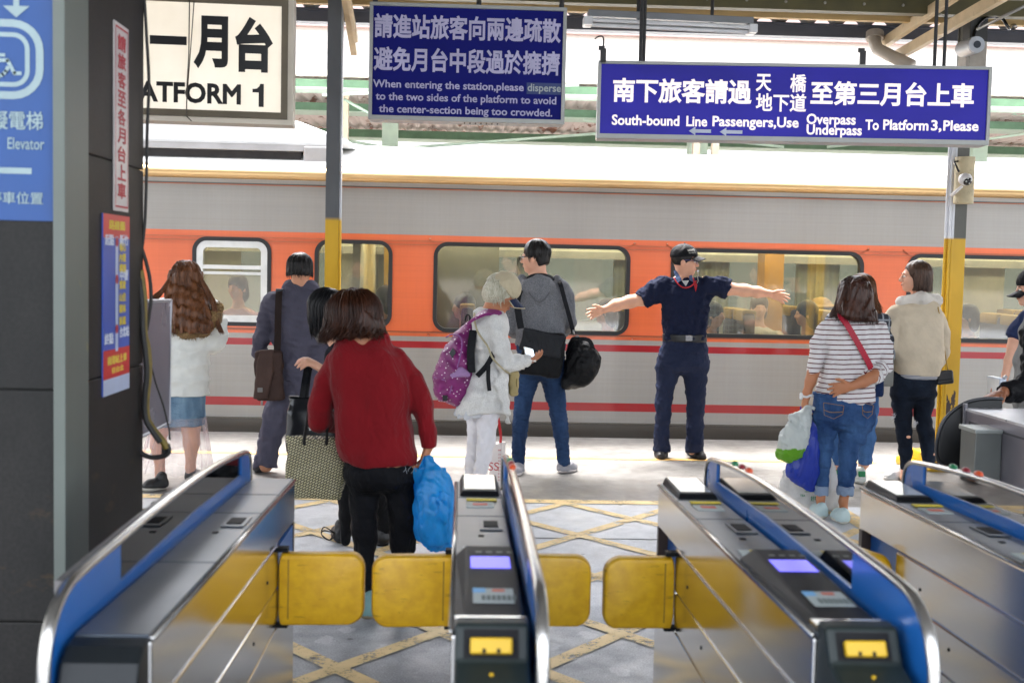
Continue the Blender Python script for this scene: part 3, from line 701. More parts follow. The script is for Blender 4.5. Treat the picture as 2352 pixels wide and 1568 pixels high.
# fluorescent fitting
lf = thing('fluorescent_fitting', 'unlit twin tube fluorescent fitting hanging under the canopy', 'lamp', at(1540, 52, 8.2))
A, B = at(1350, 40, 8.2), at(1727, 58, 8.2); up = np.array([0, 0, 1.0])
def bar(a, b, y0, y1, z0, z1, m, name, par, bevel=.004):
    return MB().hexa([a+(0, y0, z0), b+(0, y0, z0), b+(0, y1, z0), a+(0, y1, z0), a+(0, y0, z1), b+(0, y0, z1), b+(0, y1, z1), a+(0, y1, z1)]).build(name, m, par, bevel=bevel)
bar(A, B, -.05, .06, .0, .045, M('fitting_grey', '#6d7176', .4), 'housing', lf)
lm = M('lamp_white', '#c9ccd0', .3)
for dz, dy in ((-.022, -.035), (-.05, .0), (-.036, .045)): MB().cyl(A+(-.02, dy, dz), B+(.02, dy, dz), .0145, 12).build('tube', lm, lf, smooth='auto')
for P_, sg in ((A, -1), (B, 1)): MB().box(P_[0]-.03, P_[0]+.03, P_[1]-.055, P_[1]+.065, P_[2]-.06, P_[2]+.0, .008).build('end_cap', lm, lf)
for u, v in ((1465, 48), (1635, 55), (1473, 48)):
    p = at(u, v, 8.2); MB().cyl(p, (p[0], p[1], 3.95), .012, 8).build('hanger', blackrod, lf, smooth='auto')

# ------------------------------------------------------------------ dark pillar on the left
PX = -1.018
pm = N('granite'); Pm = pm.map(); g1 = pm.noise(Pm, 90, 4, .7); g2 = pm.noise(pm.map((1, 1, .5)), 2.0, 8, .7); g3 = pm.noise(pm.map((1, 1, 2), (0, 0, 3)), 5.5, 9, .7)
cg = pm.mix(.5, pm.ramp(g2, [(.3, lin('#151615')), (.7, lin('#2a2826'))]), pm.ramp(g1, [(.4, (.25,)*3), (.6, (.56,)*3)]), 'OVERLAY')
sepz = pm.n('SeparateXYZ'); pm.l(pm.tc.outputs['Object'], sepz.inputs[0])
low = pm.ramp(pm.math('MULTIPLY', sepz.outputs[2], .5), [(.43, (1, 1, 1)), (.55, (0, 0, 0))])
cg = pm.mix(pm.math('MULTIPLY', low, pm.ramp(g3, [(.59, (0, 0, 0)), (.70, (1, 1, 1))])), cg, pm.mix(pm.noise(Pm, 20), lin('#2c1b13'), lin('#4d4127')))
pm.col(cg); pm.set(rough=.55, spec=.25); pm.bump(g2, .1, .003)
po = thing('granite_pillar', 'dark stone pillar carrying the blue elevator sign and slim posters', 'pillar', (-1.6, 3.4, 0))
mb = MB(); zz = [0, .62, 1.215, 1.83, 2.45, 3.1, 4.6]
for a, b in zip(zz, zz[1:]): mb.box(-2.3, PX, 3.0, 3.80, a+.002, b-.002, .003)
mb.box(-2.28, PX-.008, 3.01, 3.78, 0, 4.6)
mb.build('shaft', pm.m, po)
tr_m = M('conduit_grey', '#59605a', .5, var=.1, vs=3, dirt=('#a3901f', .66, .06))
for (u0, u1, dep, mm) in ((137, 160, .03, tr_m), (163, 188, .018, tr_m), (188, 207, .012, tr_m)):
    ya, yb_ = -PX*2700/(1062-u0), -PX*2700/(1062-u1); MB().box(PX, PX+dep, ya, yb_, 0, 4.4, .003).build('conduit', mm, po)
# posters on the pillar's side: a plane facing +X, along +Y
pp = Plane((PX+.004, 3.4, 1.6), (0, 1, 0))
def onside(u, v): p = atX(u, v, PX+.004); return p[1]-3.4, p[2]-1.6
x0, zt = onside(262, 46); x1, zb = onside(294, 492); zb0 = onside(262, 483)[1]
p1 = thing('poster_strip', 'narrow white poster strip with red vertical lettering on the dark pillar', 'poster', pp.P(x0, zb0))
mb = MB(); put_slab(mb, pp, x0, x1, zb0, zt, -.003, .001); mb.build('sheet', M('paper_white', '#b9b4b2', .4), p1)
mb = MB(); n = 13; red = M('poster_red', '#a3202e', .5)
for i, ch in enumerate('請旅客至各月台上車'):
    hh = (zt-zb0-.06)/9; t_ = zt-.03-i*hh; put_text(mb, pp, ch, x0+.03, x1-.03, t_-hh*.88, t_, d=.002, bold=.03)
for a in ((x0+.008, x1-.008, zb0+.010, zb0+.016), (x0+.008, x1-.008, zt-.016, zt-.010), (x0+.008, x0+.013, zb0+.016, zt-.016), (x1-.013, x1-.008, zb0+.016, zt-.016)): put_rect(mb, pp, *a, .002)
mb.lines('lettering', red, p1)
x0, z0 = onside(236, 912); x1 = onside(296, 870)[0]; zt = onside(240, 490)[1]
p2 = thing('route_poster', 'red and blue route map poster with a station line on the dark pillar', 'poster', pp.P(x0, z0))
H = zt-z0; W = x1-x0
mb = MB(); put_slab(mb, pp, x0, x1, z0, zt, -.003, .001); mb.build('sheet', M('poster_blue', '#3a55a8', .4), p2)
mb = MB(); put_rect(mb, pp, x0, x1, z0+H*.09, z0+H*.25, .0016); put_rect(mb, pp, x0, x1, zt-H*.13, zt, .0016); mb.lines('banner', M('poster_scarlet', '#b8302f', .4), p2)
mb = MB(); put_rect(mb, pp, x0, x1, z0, z0+H*.09, .0016); put_rect(mb, pp, x0+W*.44, x0+W*.54, z0+H*.235, zt-H*.12, .002); mb.lines('footer', M('poster_pale', '#a9b6cf', .4), p2)
mb = MB(); yl_ = M('poster_yellow', '#c9b33c', .5)
put_text(mb, pp, '南港站上車', x0+W*.15, x0+W*.88, z0+H*.165, z0+H*.215, d=.0022, bold=.03); put_text(mb, pp, '往台北', x0+W*.3, x0+W*.75, z0+H*.115, z0+H*.15, d=.0022, bold=.02); put_text(mb, pp, '路線圖', x0+W*.2, x0+W*.8, zt-H*.085, zt-H*.03, d=.0022, bold=.03)
for k_, t_ in ((.40, '板橋'), (.47, '樹林'), (.535, '山佳'), (.605, '鶯歌'), (.70, '桃園'), (.76, '內壢'), (.82, '埔心')): put_text(mb, pp, t_, x0+W*.58, x0+W*.84, z0+H*k_-.012, z0+H*k_+.014, d=.0022, bold=.02)
mb.lines('lettering', yl_, p2)
mb = MB()
for k_, a, b, t_ in ((.335, .60, .97, '台北站'), (.66, .6, .93, '中壢'), (.86, .6, .93, '新竹'), (.31, .04, .36, '終點'), (.855, .06, .38, '起點')): put_text(mb, pp, t_, x0+W*a, x0+W*b, z0+H*k_-.015, z0+H*k_+.018, d=.0022, bold=.02)
mb.lines('lettering', M('poster_ink_white', '#c4cbd8', .5), p2)
mb = MB()
for k_ in (.36, .64, .85): put_poly(mb, pp, [(x0+W*.49+.014*math.cos(t), z0+H*k_+.014*math.sin(t)) for t in np.linspace(0, 6.28, 13)[:-1]], .0026)
mb.lines('stop_dot', red, p2)
# elevator sign on the front face
pf = Plane((-1.2, 2.995, 1.9), (1, 0, 0)); UZ, VZ = lambda x: x*.3662, lambda y: y*.3662
s4 = thing('elevator_sign', 'blue elevator sign with white wheelchair symbol at the left edge', 'sign', pf.o)
xr, yb = pf.px(UZ(352), VZ(1388)); 
mb = MB(); put_slab(mb, pf, xr-.62, xr, yb, 3.0-1.9, -.02, 0.0); mb.build('board', M('sign_blue', '#1b4580', .55, var=.05), s4)
wh = M('sign_white', '#869a9d', .4)
mb = MB()
q = lambda x, y: tuple(pf.px(UZ(x), VZ(y)))
def bx(x0, y0, x1, y1): a = q(x0, (y0+y1)/2); b = q(x1, (y0+y1)/2); c = q((x0+x1)/2, y1); d = q((x0+x1)/2, y0); return a[0], b[0], c[1], d[1]
put_rect(mb, pf, *bx(85, -120, 122, 42), .002); put_poly(mb, pf, [q(20, 38), q(188, 42), q(104, 112)], .0025)
def ring(x0, y0, x1, y1, th, r):
    mb.mark()
    X0, X1, Z0, Z1 = bx(x0, y0, x1, y1); e = th*.3662*3/FPX
    A = rrect(X0, X1, Z0, Z1, r); B = rrect(X0+e, X1-e, Z0+e, Z1-e, max(.005, r-e)); mb.strip([pf.P(*p, .002) for p in A], [pf.P(*p, .002) for p in B], True)
ring(-225, 122, 275, 622, 46, .075); ring(-150, 203, 188, 545, 28, .04)
def stroke(pts, w_):
    for a, b in zip(pts, pts[1:]):
        a, b = np.array(q(*a)), np.array(q(*b)); d = (b-a)/np.linalg.norm(b-a); nn = np.array([-d[1], d[0]])*w_/2; a = a-d*w_*.3; b = b+d*w_*.3
        put_poly(mb, pf, [a-nn, b-nn, b+nn, a+nn], .0022)
stroke([(-60, 340), (28, 348)], .008); stroke([(-60, 300), (-60, 380), (50, 380), (92, 462), (130, 462)], .009)
stroke([(math.cos(t)*85-30, math.sin(t)*85+400) for t in np.linspace(.3, 3.2, 10)], .009)
put_text(mb, pf, '障礙電梯', *bx(-165, 695, 272, 815), bold=.015)
put_latin(mb, pf, 'Elevator', q(45, 0)[0], q(277, 0)[0], q(150, 938)[1], q(150, 865)[1]-q(150, 938)[1], bold=.008)
put_rect(mb, pf, *bx(-200, 1050, 200, 1088), .002); put_text(mb, pf, '停車位置', *bx(-70, 1203, 272, 1280), bold=.01)
mb.lines('lettering', wh, s4)
# board fixed behind the pillar, cables down its edge
gp = thing('side_board', 'grey translucent board fixed behind the dark pillar', 'board', (-1.12, 4.2, 1.2))
pa = [atX(264, 693, -1.12), atX(392, 690, -1.12), atX(389, 970, -1.12), atX(264, 1034, -1.12)]
MB().hexa([pa[3]+(-.01, 0, 0), pa[2]+(-.01, 0, 0), pa[2], pa[3], pa[0]+(-.01, 0, 0), pa[1]+(-.01, 0, 0), pa[1], pa[0]]).build('sheet', M('acrylic_grey', '#77737c', .25, var=.08, vs=3, dirt=('#6d4a4a', .66, .3)), gp)
MB().tube([pa[0], pa[1], pa[2], pa[3]], .007, 6).build('edge_trim', M('trim_alu', '#a9a9b0', .4, .4), gp)
cb = thing('cable_bundle', 'dangling yellow and black cable bundle at the edge of the dark pillar', 'cable', at(335, 700, 3.78))
kb2 = M('cable_black', '#1e1d1c', .6); ky = M('cable_olive', '#6a5a22', .6, var=.3, vs=20)
def cable(pts, r, m, y=3.80, dy=0): MB().tube(catmull([at(u, v, y) for u, v in pts], 6), r, 8).build('cable', m, cb, smooth=True)
cable([(330, -30), (337, 90), (342, 190), (338, 300), (336, 420), (332, 520), (322, 600)], .005, kb2)
cable([(322, 560), (335, 600), (344, 640), (347, 680), (343, 720), (336, 760)], .006, kb2)
cable([(322, 620), (330, 680), (331, 760), (339, 800), (342, 850), (336, 920), (338, 960), (352, 985), (372, 1010), (384, 1030)], .011, ky, 3.78)
cable([(319, 640), (326, 700), (328, 760), (334, 810), (337, 860), (332, 920), (335, 962), (350, 990), (368, 1016)], .009, kb2, 3.77)
cable([(384, 1022), (388, 1036), (378, 1046), (352, 1050), (330, 1044), (318, 1030)], .008, kb2, 3.78)
cable([(345, 830), (358, 880), (375, 930), (388, 985), (390, 1010)], .003, kb2, 3.9)
MB().box(*[c for ab in zip(at(374, 1042, 3.8)-(0, .02, 0), at(388, 1020, 3.8)+(0, .02, 0)) for c in ab]).build('plug', kb2, cb, bevel=.003)
# ================================================================== TICKET GATES
SS = N('brushed_steel'); n_ = SS.noise(SS.map((60, 1.2, 60)), 8, 3); SS.col(SS.mix(SS.noise(SS.map(), 1.6, 4), lin('#c9c6c1'), lin('#dcdad6'))); SS.set(rough=SS.math('ADD', SS.math('MULTIPLY', n_, .10), .10), metal=1.0)
STEEL = SS.m; MATS['brushed_steel'] = STEEL
RIM = M('rim_steel', '#b9b8b4', .22, .95, var=.08)
TOPM = M('gate_top_grey', '#3a424b', .33, .3, var=.08, vs=5)
TOPD = M('gate_top_dark', '#131518', .5, 0, var=.1, spec=.2)
PBLUE = M('gate_blue', '#1b5ca3', .3, var=.06, vs=3)
ACR = glassy('dark_acrylic', '#2f3239', .22, .10, .03)
YPAD = N('yellow_pad'); a_ = YPAD.noise(YPAD.map((2.5, 1, 14), (0, 0, 0), (0, .12, 0)), 4.5, 7, .68); b_ = YPAD.noise(YPAD.map((6, 1, 6)), 5, 5)
YPAD.col(YPAD.mix(YPAD.ramp(a_, [(.60, (0, 0, 0)), (.72, (.8, .8, .8))]), YPAD.ramp(b_, [(.3, lin('#c4940a')), (.7, lin('#d9aa12'))]), lin('#6a5212'))); YPAD.set(rough=.42); YPAD.bump(a_, .25, .003)
YPAD = YPAD.m
BLK = M('gate_black', '#0b0c0e', .6, spec=.2); SCR = M('screen_glass', '#b4bcc0', .08, 0, var=.03); DISP = emis('display_violet', '#5450c8', .28)
STK = M('sticker_white', '#9fa8a5', .5); STKR = M('sticker_red', '#c2553a', .5); STKY = M('sticker_yellow', '#c7b42a', .5); STKB = M('sticker_blue', '#6ea6cf', .5); DKG = M('inlet_green', '#1f2726', .4, 0, spec=.3); YB = M('slot_yellow', '#bd9800', .4)
ZF, ZN, YF, YN = .889, .931, 3.6, 1.92
def ztop(y): return ZN+(ZF-ZN)*(y-YN)/(YF-YN)
RIMP = [(3.615, .86), (3.612, .91), (3.598, .95), (3.56, .972), (3.45, .985), (3.2, 1.004), (2.9, 1.016), (2.5, 1.019), (2.2, 1.016), (2.0, 1.013), (1.93, 1.004), (1.875, .975), (1.845, .93), (1.835, .86), (1.832, .6), (1.832, .05)]
def half(g, xa, xb, reader, flaps, out, first):
    """one side of a gate: cabinet between x = xa (aisle side) and xb (panel side); out = -1 if the aisle is on the left"""
    lo, hi = min(xa, xb), max(xa, xb)
    # cabinet: upper band, middle band (open at the flap), lower band
    gz = lambda y: .755+(.80-.755)*(3.6-y)/1.7
    gz2 = lambda y: .628+(.675-.628)*(3.6-y)/1.7
    yn = YN+.012 if not reader else 1.985
    mb = MB()
    def band(y0, y1, za, zb_, x0=lo, x1=hi): mb.hexa([(x0, y0, za(y0)), (x1, y0, za(y0)), (x1, y1, za(y1)), (x0, y1, za(y1)), (x0, y0, zb_(y0)), (x1, y0, zb_(y0)), (x1, y1, zb_(y1)), (x0, y1, zb_(y1))])
    band(yn, YF, lambda y: gz(y)+.002, lambda y: ztop(y)-.012)
    band(yn, 3.285, lambda y: gz2(y)+.002, lambda y: gz(y)-.002)
    band(yn, 3.285, lambda y: .53, lambda y: gz2(y)-.002)
    band(yn, YF, lambda y: 0.0, lambda y: .527)
    mb.build('cabinet', STEEL, g, bevel=.004)
    mb = MB(); mb.box(lo+.03, hi-.002, 3.30, 3.585, .53, .75); mb.box(lo+.006, hi-.006, yn+.01, 3.27, .05, .86); mb.build('inner_core', PBLUE, g)
    mb = MB(); mb.box(lo, hi, 3.575, YF, .528, .756); mb.build('end_post', M('end_brown', '#4a3f3a', .4, .3), g)
    # top plate with seams
    mb = MB(); b = .004
    for a, c in ((max(yn+.002, 1.93), 2.46), (2.464, 3.02), (3.024, 3.30), (3.304, YF-.002)):
        mb.hexa([(lo+b, a, ztop(a)-.012), (hi-b, a, ztop(a)-.012), (hi-b, c, ztop(c)-.012), (lo+b, c, ztop(c)-.012), (lo+b, a, ztop(a)), (hi-b, a, ztop(a)), (hi-b, c, ztop(c)), (lo+b, c, ztop(c))])
    mb.build('top_plate', TOPM, g, bevel=.003)
    T = lambda x, y, h: (x, y, ztop(y)+h)
    def plate(name, m, x0, x1, y0, y1, h, th=.003):
        return MB().hexa([T(x0, y0, h-th), T(x1, y0, h-th), T(x1, y1, h-th), T(x0, y1, h-th), T(x0, y0, h), T(x1, y0, h), T(x1, y1, h), T(x0, y1, h)]).build(name, m, g)
    cx = (lo+hi)/2; wd = hi-lo
    # sensor slot
    f = plate('sensor_slot', TOPM, cx-.005, cx+.05, 2.83, 2.95, .004); plate('sensor_window', BLK, cx+.004, cx+.040, 2.855, 2.93, .006)
    plate('rivet', BLK, cx-.01, cx+.003, 2.76, 2.775, .002)
    if reader:
        # bright glass screen at the far end on a raised wedge
        mb = MB(); mb.hexa([T(lo+.010, 3.32, .0), T(hi-.008, 3.32, .0), T(hi-.008, 3.595, .0), T(lo+.010, 3.595, .0), T(lo+.018, 3.345, .012), T(hi-.014, 3.345, .012), T(hi-.014, 3.59, .022), T(lo+.018, 3.59, .022)]); mb.build('screen_housing', TOPD, g, bevel=.003)
        MB().add([T(lo+.024, 3.365, .0142), T(hi-.02, 3.365, .0142), T(hi-.02, 3.58, .0226), T(lo+.024, 3.58, .0226)], [(0, 1, 2, 3)]).build('screen', SCR, g)
        plate('warning_strip', STKY, lo+.03, hi-.02, 3.235, 3.262, .006); plate('sticker', STK, lo+.03, hi-.03, 3.14, 3.215, .003); plate('sticker_mark', STKR, cx-.02, cx+.02, 3.165, 3.195, .004)
        plate('sticker', STK, lo+.02, lo+.045, 2.585, 2.635, .003); plate('sticker', STKY, lo+.045, hi-.035, 2.585, 2.635, .003); plate('sticker', STK, hi-.035, hi-.01, 2.585, 2.635, .003)
        # reader: raised dark slab
        mb = MB(); ya, yb_ = 2.03, 2.52
        mb.hexa([T(lo+.002, ya, .0), T(hi-.002, ya, .0), T(hi-.002, yb_+.03, .0), T(lo+.002, yb_+.03, .0), T(lo+.026, ya, .010), T(hi-.01, ya, .010), T(hi-.01, yb_, .03), T(lo+.026, yb_, .03)])
        mb.build('reader', TOPD, g, bevel=.004)
        S = lambda x, y, h=.0015: (x, y, ztop(y)+.010+.020*(y-ya)/(yb_-ya)+h)
        def face(name, m, x0, x1, y0, y1, h=.0015): return MB().add([S(x0, y0, h), S(x1, y0, h), S(x1, y1, h), S(x0, y1, h)], [(0, 1, 2, 3)]).build(name, m, g)
        rx0, rx1 = lo+.032, hi-.014
        for k in range(4): face('status_mark', M('mark_grey', '#6f746f', .5), rx0+.014+k*.022, rx0+.027+k*.022, 2.455, 2.468)
        face('display', DISP, rx0+.003, rx1-.004, 2.335, 2.425)
        face('ticket_sticker', STK, rx0+.006, rx1-.006, 2.10, 2.195); face('sticker_mark', STKB, rx0+.006, rx0+.03, 2.165, 2.195, .002); face('sticker_mark', STKR, rx0+.042, rx0+.066, 2.172, 2.188, .002)
        mbt = MB()
        for k in range(7): mbt.add([S(rx0+.022+k*.0095, 2.118, .002), S(rx0+.029+k*.0095, 2.118, .002), S(rx0+.029+k*.0095, 2.15, .002), S(rx0+.022+k*.0095, 2.15, .002)], [(0, 1, 2, 3)])
        mbt.build('sticker_print', M('print_grey', '#5c6662', .6), g)
        # front inlet
        plate('inlet_strip', STEEL, lo+.006, hi-.004, 1.985, 2.026, .012, .012)
        mb = MB(); mb.prism([(1.984, .952), (1.94, .952), (1.908, .898), (1.80, .868), (1.77, .80), (1.77, .58), (1.984, .58)], 'x', lo+.006, hi-.003); mb.build('inlet_housing', DKG, g, bevel=.006)
        p0, p1 = np.array([cx, 1.94, .952]), np.array([cx, 1.908, .898]); d = (p0-p1)/np.linalg.norm(p0-p1); nrm = np.array([0, -d[2], d[1]]); L_ = np.linalg.norm(p0-p1)
        def quad(mb, w_, a, b_, h): mb.add([p1+np.array([sx*w_, 0, 0])+d*t_*L_+nrm*h for sx, t_ in ((-1, a), (1, a), (1, b_), (-1, b_))], [(0, 1, 2, 3)])
        mb = MB(); quad(mb, .046, .08, .86, .0015); mb.build('inlet_recess', BLK, g)
        mb = MB(); mb.hexa([p1+np.array([sx*.035, 0, 0])+d*t_*L_+nrm*h for h in (.001, .014) for sx, t_ in ((-1, .18), (1, .18), (1, .60), (-1, .60))]); mb.build('ticket_slot', YB, g, bevel=.003)
        mb = MB()
        for sx in (-1, 1): mb.add([p1+np.array([sx*.012+q*.003, 0, 0])+d*t_*L_+nrm*.0145 for q, t_ in ((-1, .17), (1, .17), (1, .30), (-1, .30))], [(0, 1, 2, 3)])
        mb.build('slot_notch', BLK, g)
        MB().sph((cx, 1.87, .890), (.004, .004, .003), 10, 6).build('indicator_lamp', YB, g, smooth=True)
    else:
        mb = MB(); mb.prism([(1.93, ztop(1.93)-.002), (1.93, .30), (1.855, .30), (1.852, .872), (1.866, .905), (1.895, .924)], 'x', lo+.002, hi-.002); mb.build('end_cover', M('end_dark', '#15191b', .4, 0, spec=.3), g, bevel=.006, smooth=False)
    # edge trim line on the aisle side
    xe = lo if out < 0 else hi
    MB().tube([(xe, yn, ztop(yn)-.006), (xe, YF, ztop(YF)-.006)], .005, 8).build('edge_trim', RIM, g, smooth=True)
    xs_ = xe+out*.002
    for y, z in ((2.9, .60), (2.6, .58), (3.1, .70), (2.35, .62)): MB().cyl((xs_-out*.003, y, z), (xs_, y, z), .005, 8).build('screw', BLK, g)
    if flaps:
        fx0 = xe; fx1 = xe+out*flaps
        a, b = min(fx0, fx1), max(fx0, fx1)
        P = rrect(a, b, .532, .736, .045, 7)
        if out < 0: P = [(min(p[0], b-.0) if p[0] < b-.05 else b-(b-p[0])*.25, p[1]) for p in P]
        else: P = [(p[0] if p[0] > a+.05 else a+(p[0]-a)*.25, p[1]) for p in P]
        cxp = np.mean([p[0] for p in P]); czp = np.mean([p[1] for p in P])
        loops = []
        for (k, y) in ((.90, 3.272), (.96, 3.275), (.99, 3.282), (1, 3.295), (1, 3.309), (.99, 3.319), (.96, 3.325), (.90, 3.328)):
            loops.append([(cxp+(p[0]-cxp)*k, y-.012*((p[0]-fx0)/(fx1-fx0))**2, czp+(p[1]-czp)*k+.004*math.sin(p[0]*40)) for p in P])
        mb = MB(); n = len(P); vs = [q for L in loops for q in L]; fs = []
        for i in range(len(loops)-1): fs += [(i*n+j, i*n+(j+1) % n, (i+1)*n+(j+1) % n, (i+1)*n+j) for j in range(n)]
        fs += [tuple(range(n))[::-1], tuple((len(loops)-1)*n+j for j in range(n))]; mb.add(vs, fs)
        fl = mb.build('flap', YPAD, g, smooth='auto')
        xs2 = fx0+out*.028; MB().box(min(xs2, xs2+out*.004), max(xs2, xs2+out*.004), 3.2705, 3.276, .55, .72).build('seam', M('seam_olive', '#8a6a0c', .6), fl)
        for z in (.520, .737): MB().box(min(fx0-out*.01, fx0+out*.026), max(fx0-out*.01, fx0+out*.026), 3.285, 3.315, z, z+.012).build('hinge', BLK, fl)
def panel(g, x0, x1, lights):
    xc = (x0+x1)/2
    mb = MB(); out = [(y, z) for y, z in RIMP]; mb.prism(out+[(3.6, .05)], 'x', xc-.006, xc+.006)
    # plate with an opening for the acrylic: bottom strip, two end pieces
    mb = MB()
    low = lambda y: ztop(y)+float(np.interp(y, [2.2, 2.9, 3.5], [.013, .033, .029]))
    wy0, wy1 = 2.235, 3.46
    rim = catmull([(0, y, z) for y, z in RIMP], 4)
    rz = lambda y: float(np.interp(y, [p[1] for p in rim if p[1] > 1.95][::-1], [p[2] for p in rim if p[1] > 1.95][::-1]))
    poly = [(p[1], p[2]) for p in rim]
    A = [p for p in poly if p[0] >= wy1]; mb.prism([(wy1, .3)]+[(3.6, .3)]+A+[(wy1, rz(wy1))], 'x', xc-.005, xc+.005)
    Bp = [p for p in poly if p[0] <= wy0 and p[1] > .3]; mb.prism([(wy0, rz(wy0))]+Bp+[(1.84, .3), (wy0, .3)], 'x', xc-.005, xc+.005)
    mb.prism([(wy0, .3), (wy1, .3), (wy1, low(wy1)), (2.9, low(2.9)), (2.5, low(2.5)), (wy0, low(wy0))], 'x', xc-.005, xc+.005)
    mb.build('panel', PBLUE, g)
    ys = np.linspace(wy0, wy1, 14); mb = MB()
    up = [(xc, y, rz(y)-.004) for y in ys]; dn = [(xc, y, low(y)-.004) for y in ys]; mb.strip(dn, up); mb.build('window', ACR, g)
    pts = [(xc, p[1], p[2]) for p in rim]
    mb = MB(); mb.tube(pts, .0105, 12, flat=(1.05, .8)); mb.build('rim', RIM, g, smooth=True)
    for (y, m) in lights:
        c = np.array([xc+.002, y, rz(y)+.010]); MB().sph(c, (.010, .022, .009), 14, 8).build('status_light', m, g, smooth=True)
LG, LR, LO = M('light_green', '#1b6e45', .3), M('light_red', '#741824', .3), M('light_orange', '#b9451e', .3)
LIG = [(3.265, LG), (3.18, LR), (3.10, LO)]
DK = M('light_unlit', '#16181a', .2)
def gate(label, x0, x1, px0, px1, x2, reader, flL, flR, lights, reader2=True):
    g = thing('ticket_gate', label, 'ticket gate', ((x0+x1)/2, 2.7, 0), 'automatic ticket gates across the passage')
    half(g, x0, x1, reader, flL, -1, True)
    if x2 is not None: half(g, px1, x2, reader2, flR, 1, False)
    panel(g, px0, px1, lights)
    return g
gate('slim ticket gate in the middle with one screen column facing the viewer', -.008, .126, .130, .150, None, True, .232, None, LIG)
gate('ticket gate right of the middle one, violet display and steel flank showing', .621, .756, .766, .786, None, True, .205, None, LIG)
gate('ticket gate at the right edge below the steel cabinet, its flap swung in', 1.259, 1.390, 1.394, 1.414, None, True, None, None, LIG)
g = thing('ticket_gate', 'ticket gate beside the dark pillar with a plain dark top and no screens', 'ticket gate', (-.57, 2.7, 0), 'automatic ticket gates across the passage')
half(g, -.634, -.503, False, .243, 1, True);  panel(g, -.654, -.636, [])
mb = MB()
for u, v in ((381, 1136), (357, 1156), (333, 1173)):
    c = atX(u, v, -.72); MB().sph(c+(0, 0, -.01), (.014, .028, .016), 12, 8).build('status_light', DK, g, smooth=True)
mb = MB(); mb.prism([(y, z-.012) for y, z in RIMP if 2.0 <= y <= 3.3]+[(2.0, .5), (3.2, .5)][0:2], 'x', -.684, -.661); mb.build('outer_shell', M('shell_grey', '#6d6a68', .4, .4), g)
# flap of the middle gate's far side (its own aisle), seen right of its rim
gm = [o for o in COL.objects if o.name == 'ticket_gate'][0]
def loose_flap(g, a, b, hinge_left):
    P = rrect(a, b, .532, .736, .045, 7); n = len(P)
    cxp, czp = (a+b)/2, .634; loops = []
    for (k, y) in ((.90, 3.272), (.96, 3.275), (.99, 3.282), (1, 3.295), (1, 3.309), (.99, 3.319), (.96, 3.325), (.90, 3.328)): loops.append([(cxp+(p[0]-cxp)*k, y, czp+(p[1]-czp)*k) for p in P])
    vs = [q for L in loops for q in L]; fs = []
    for i in range(len(loops)-1): fs += [(i*n+j, i*n+(j+1) % n, (i+1)*n+(j+1) % n, (i+1)*n+j) for j in range(n)]
    fs += [tuple(range(n))[::-1], tuple((len(loops)-1)*n+j for j in range(n))]
    MB().add(vs, fs).build('flap', YPAD, g, smooth='auto')
loose_flap(gm, .155, .382, True)
# folded flap of the right-edge gate
ge = [o for o in COL.objects if o.name.startswith('ticket_gate') and 'right edge' in o['label']][0]
A_, B_ = np.array([1.246, 3.30, 0]), np.array([1.168, 3.50, 0]); d_ = (B_-A_)/np.linalg.norm(B_-A_); n_2 = np.array([-d_[1], d_[0], 0]); L2 = np.linalg.norm(B_-A_)
P = rrect(0, L2, .545, .738, .045, 7); lp = [[A_+d_*p[0]*k+d_*L2/2*(1-k)+np.array([0, 0, .6415+(p[1]-.6415)*k])+n_2*t for p in P] for k, t in ((.93, -.02), (1, -.008), (1, .008), (.93, .02))]; n = len(P)
vs = [q for L in lp for q in L]; fs = []
for i in range(3): fs += [(i*n+j, i*n+(j+1) % n, (i+1)*n+(j+1) % n, (i+1)*n+j) for j in range(n)]
MB().add(vs, fs+[tuple(range(n))[::-1], tuple(3*n+j for j in range(n))]).build('flap', YPAD, ge, smooth='auto')
# steel wide-gate cabinet with padded swing flap, at the right edge
wg = thing('wide_gate_cabinet', 'steel wide-gate cabinet with hinges and a black padded swing flap', 'cabinet', (2.45, 5.6, 0))
p00 = at(2218, 942, 5.6)
xw, zw = p00[0], p00[2]
MB().box(xw, xw+.62, 4.4, 5.6, 0, zw, .006).build('body', M('cabinet_steel', '#8f8b93', .32, .7, var=.15, vs=3), wg)
MB().box(xw-.006, xw+.63, 4.395, 5.608, zw, zw+.012).build('top_plate', M('cab_top', '#c9c9cc', .3, .6), wg)
MB().box(xw-.004, xw, 4.42, 5.55, zw-.055, zw-.045).box(xw-.004, xw, 5.54, 5.55, .1, zw-.055).build('door_edge', M('cab_line', '#4a484c', .4, .5), wg)
b0 = at(2242, 985, 5.2); b1 = at(2325, 1110, 5.2)
MB().box(b0[0], xw-.002, 5.2, 5.36, .3, b0[2]-.02, .004).build('meter_box', M('meter_grey', '#5c605d', .4, .3), wg)
MB().box(b0[0]-.008, xw-.002, 5.19, 5.37, b0[2]-.02, b0[2], .004).build('meter_lid', M('meter_lid_m', '#8f9490', .35, .4), wg)
for v in (950, 1010):
    p = at(2222, v, 5.6); mb = MB(); mb.cyl(p+(-.012, 0, -.05), p+(-.012, 0, .05), .012, 10); mb.build('hinge', M('hinge_steel', '#6b6a6e', .3, .8), wg, smooth='auto')
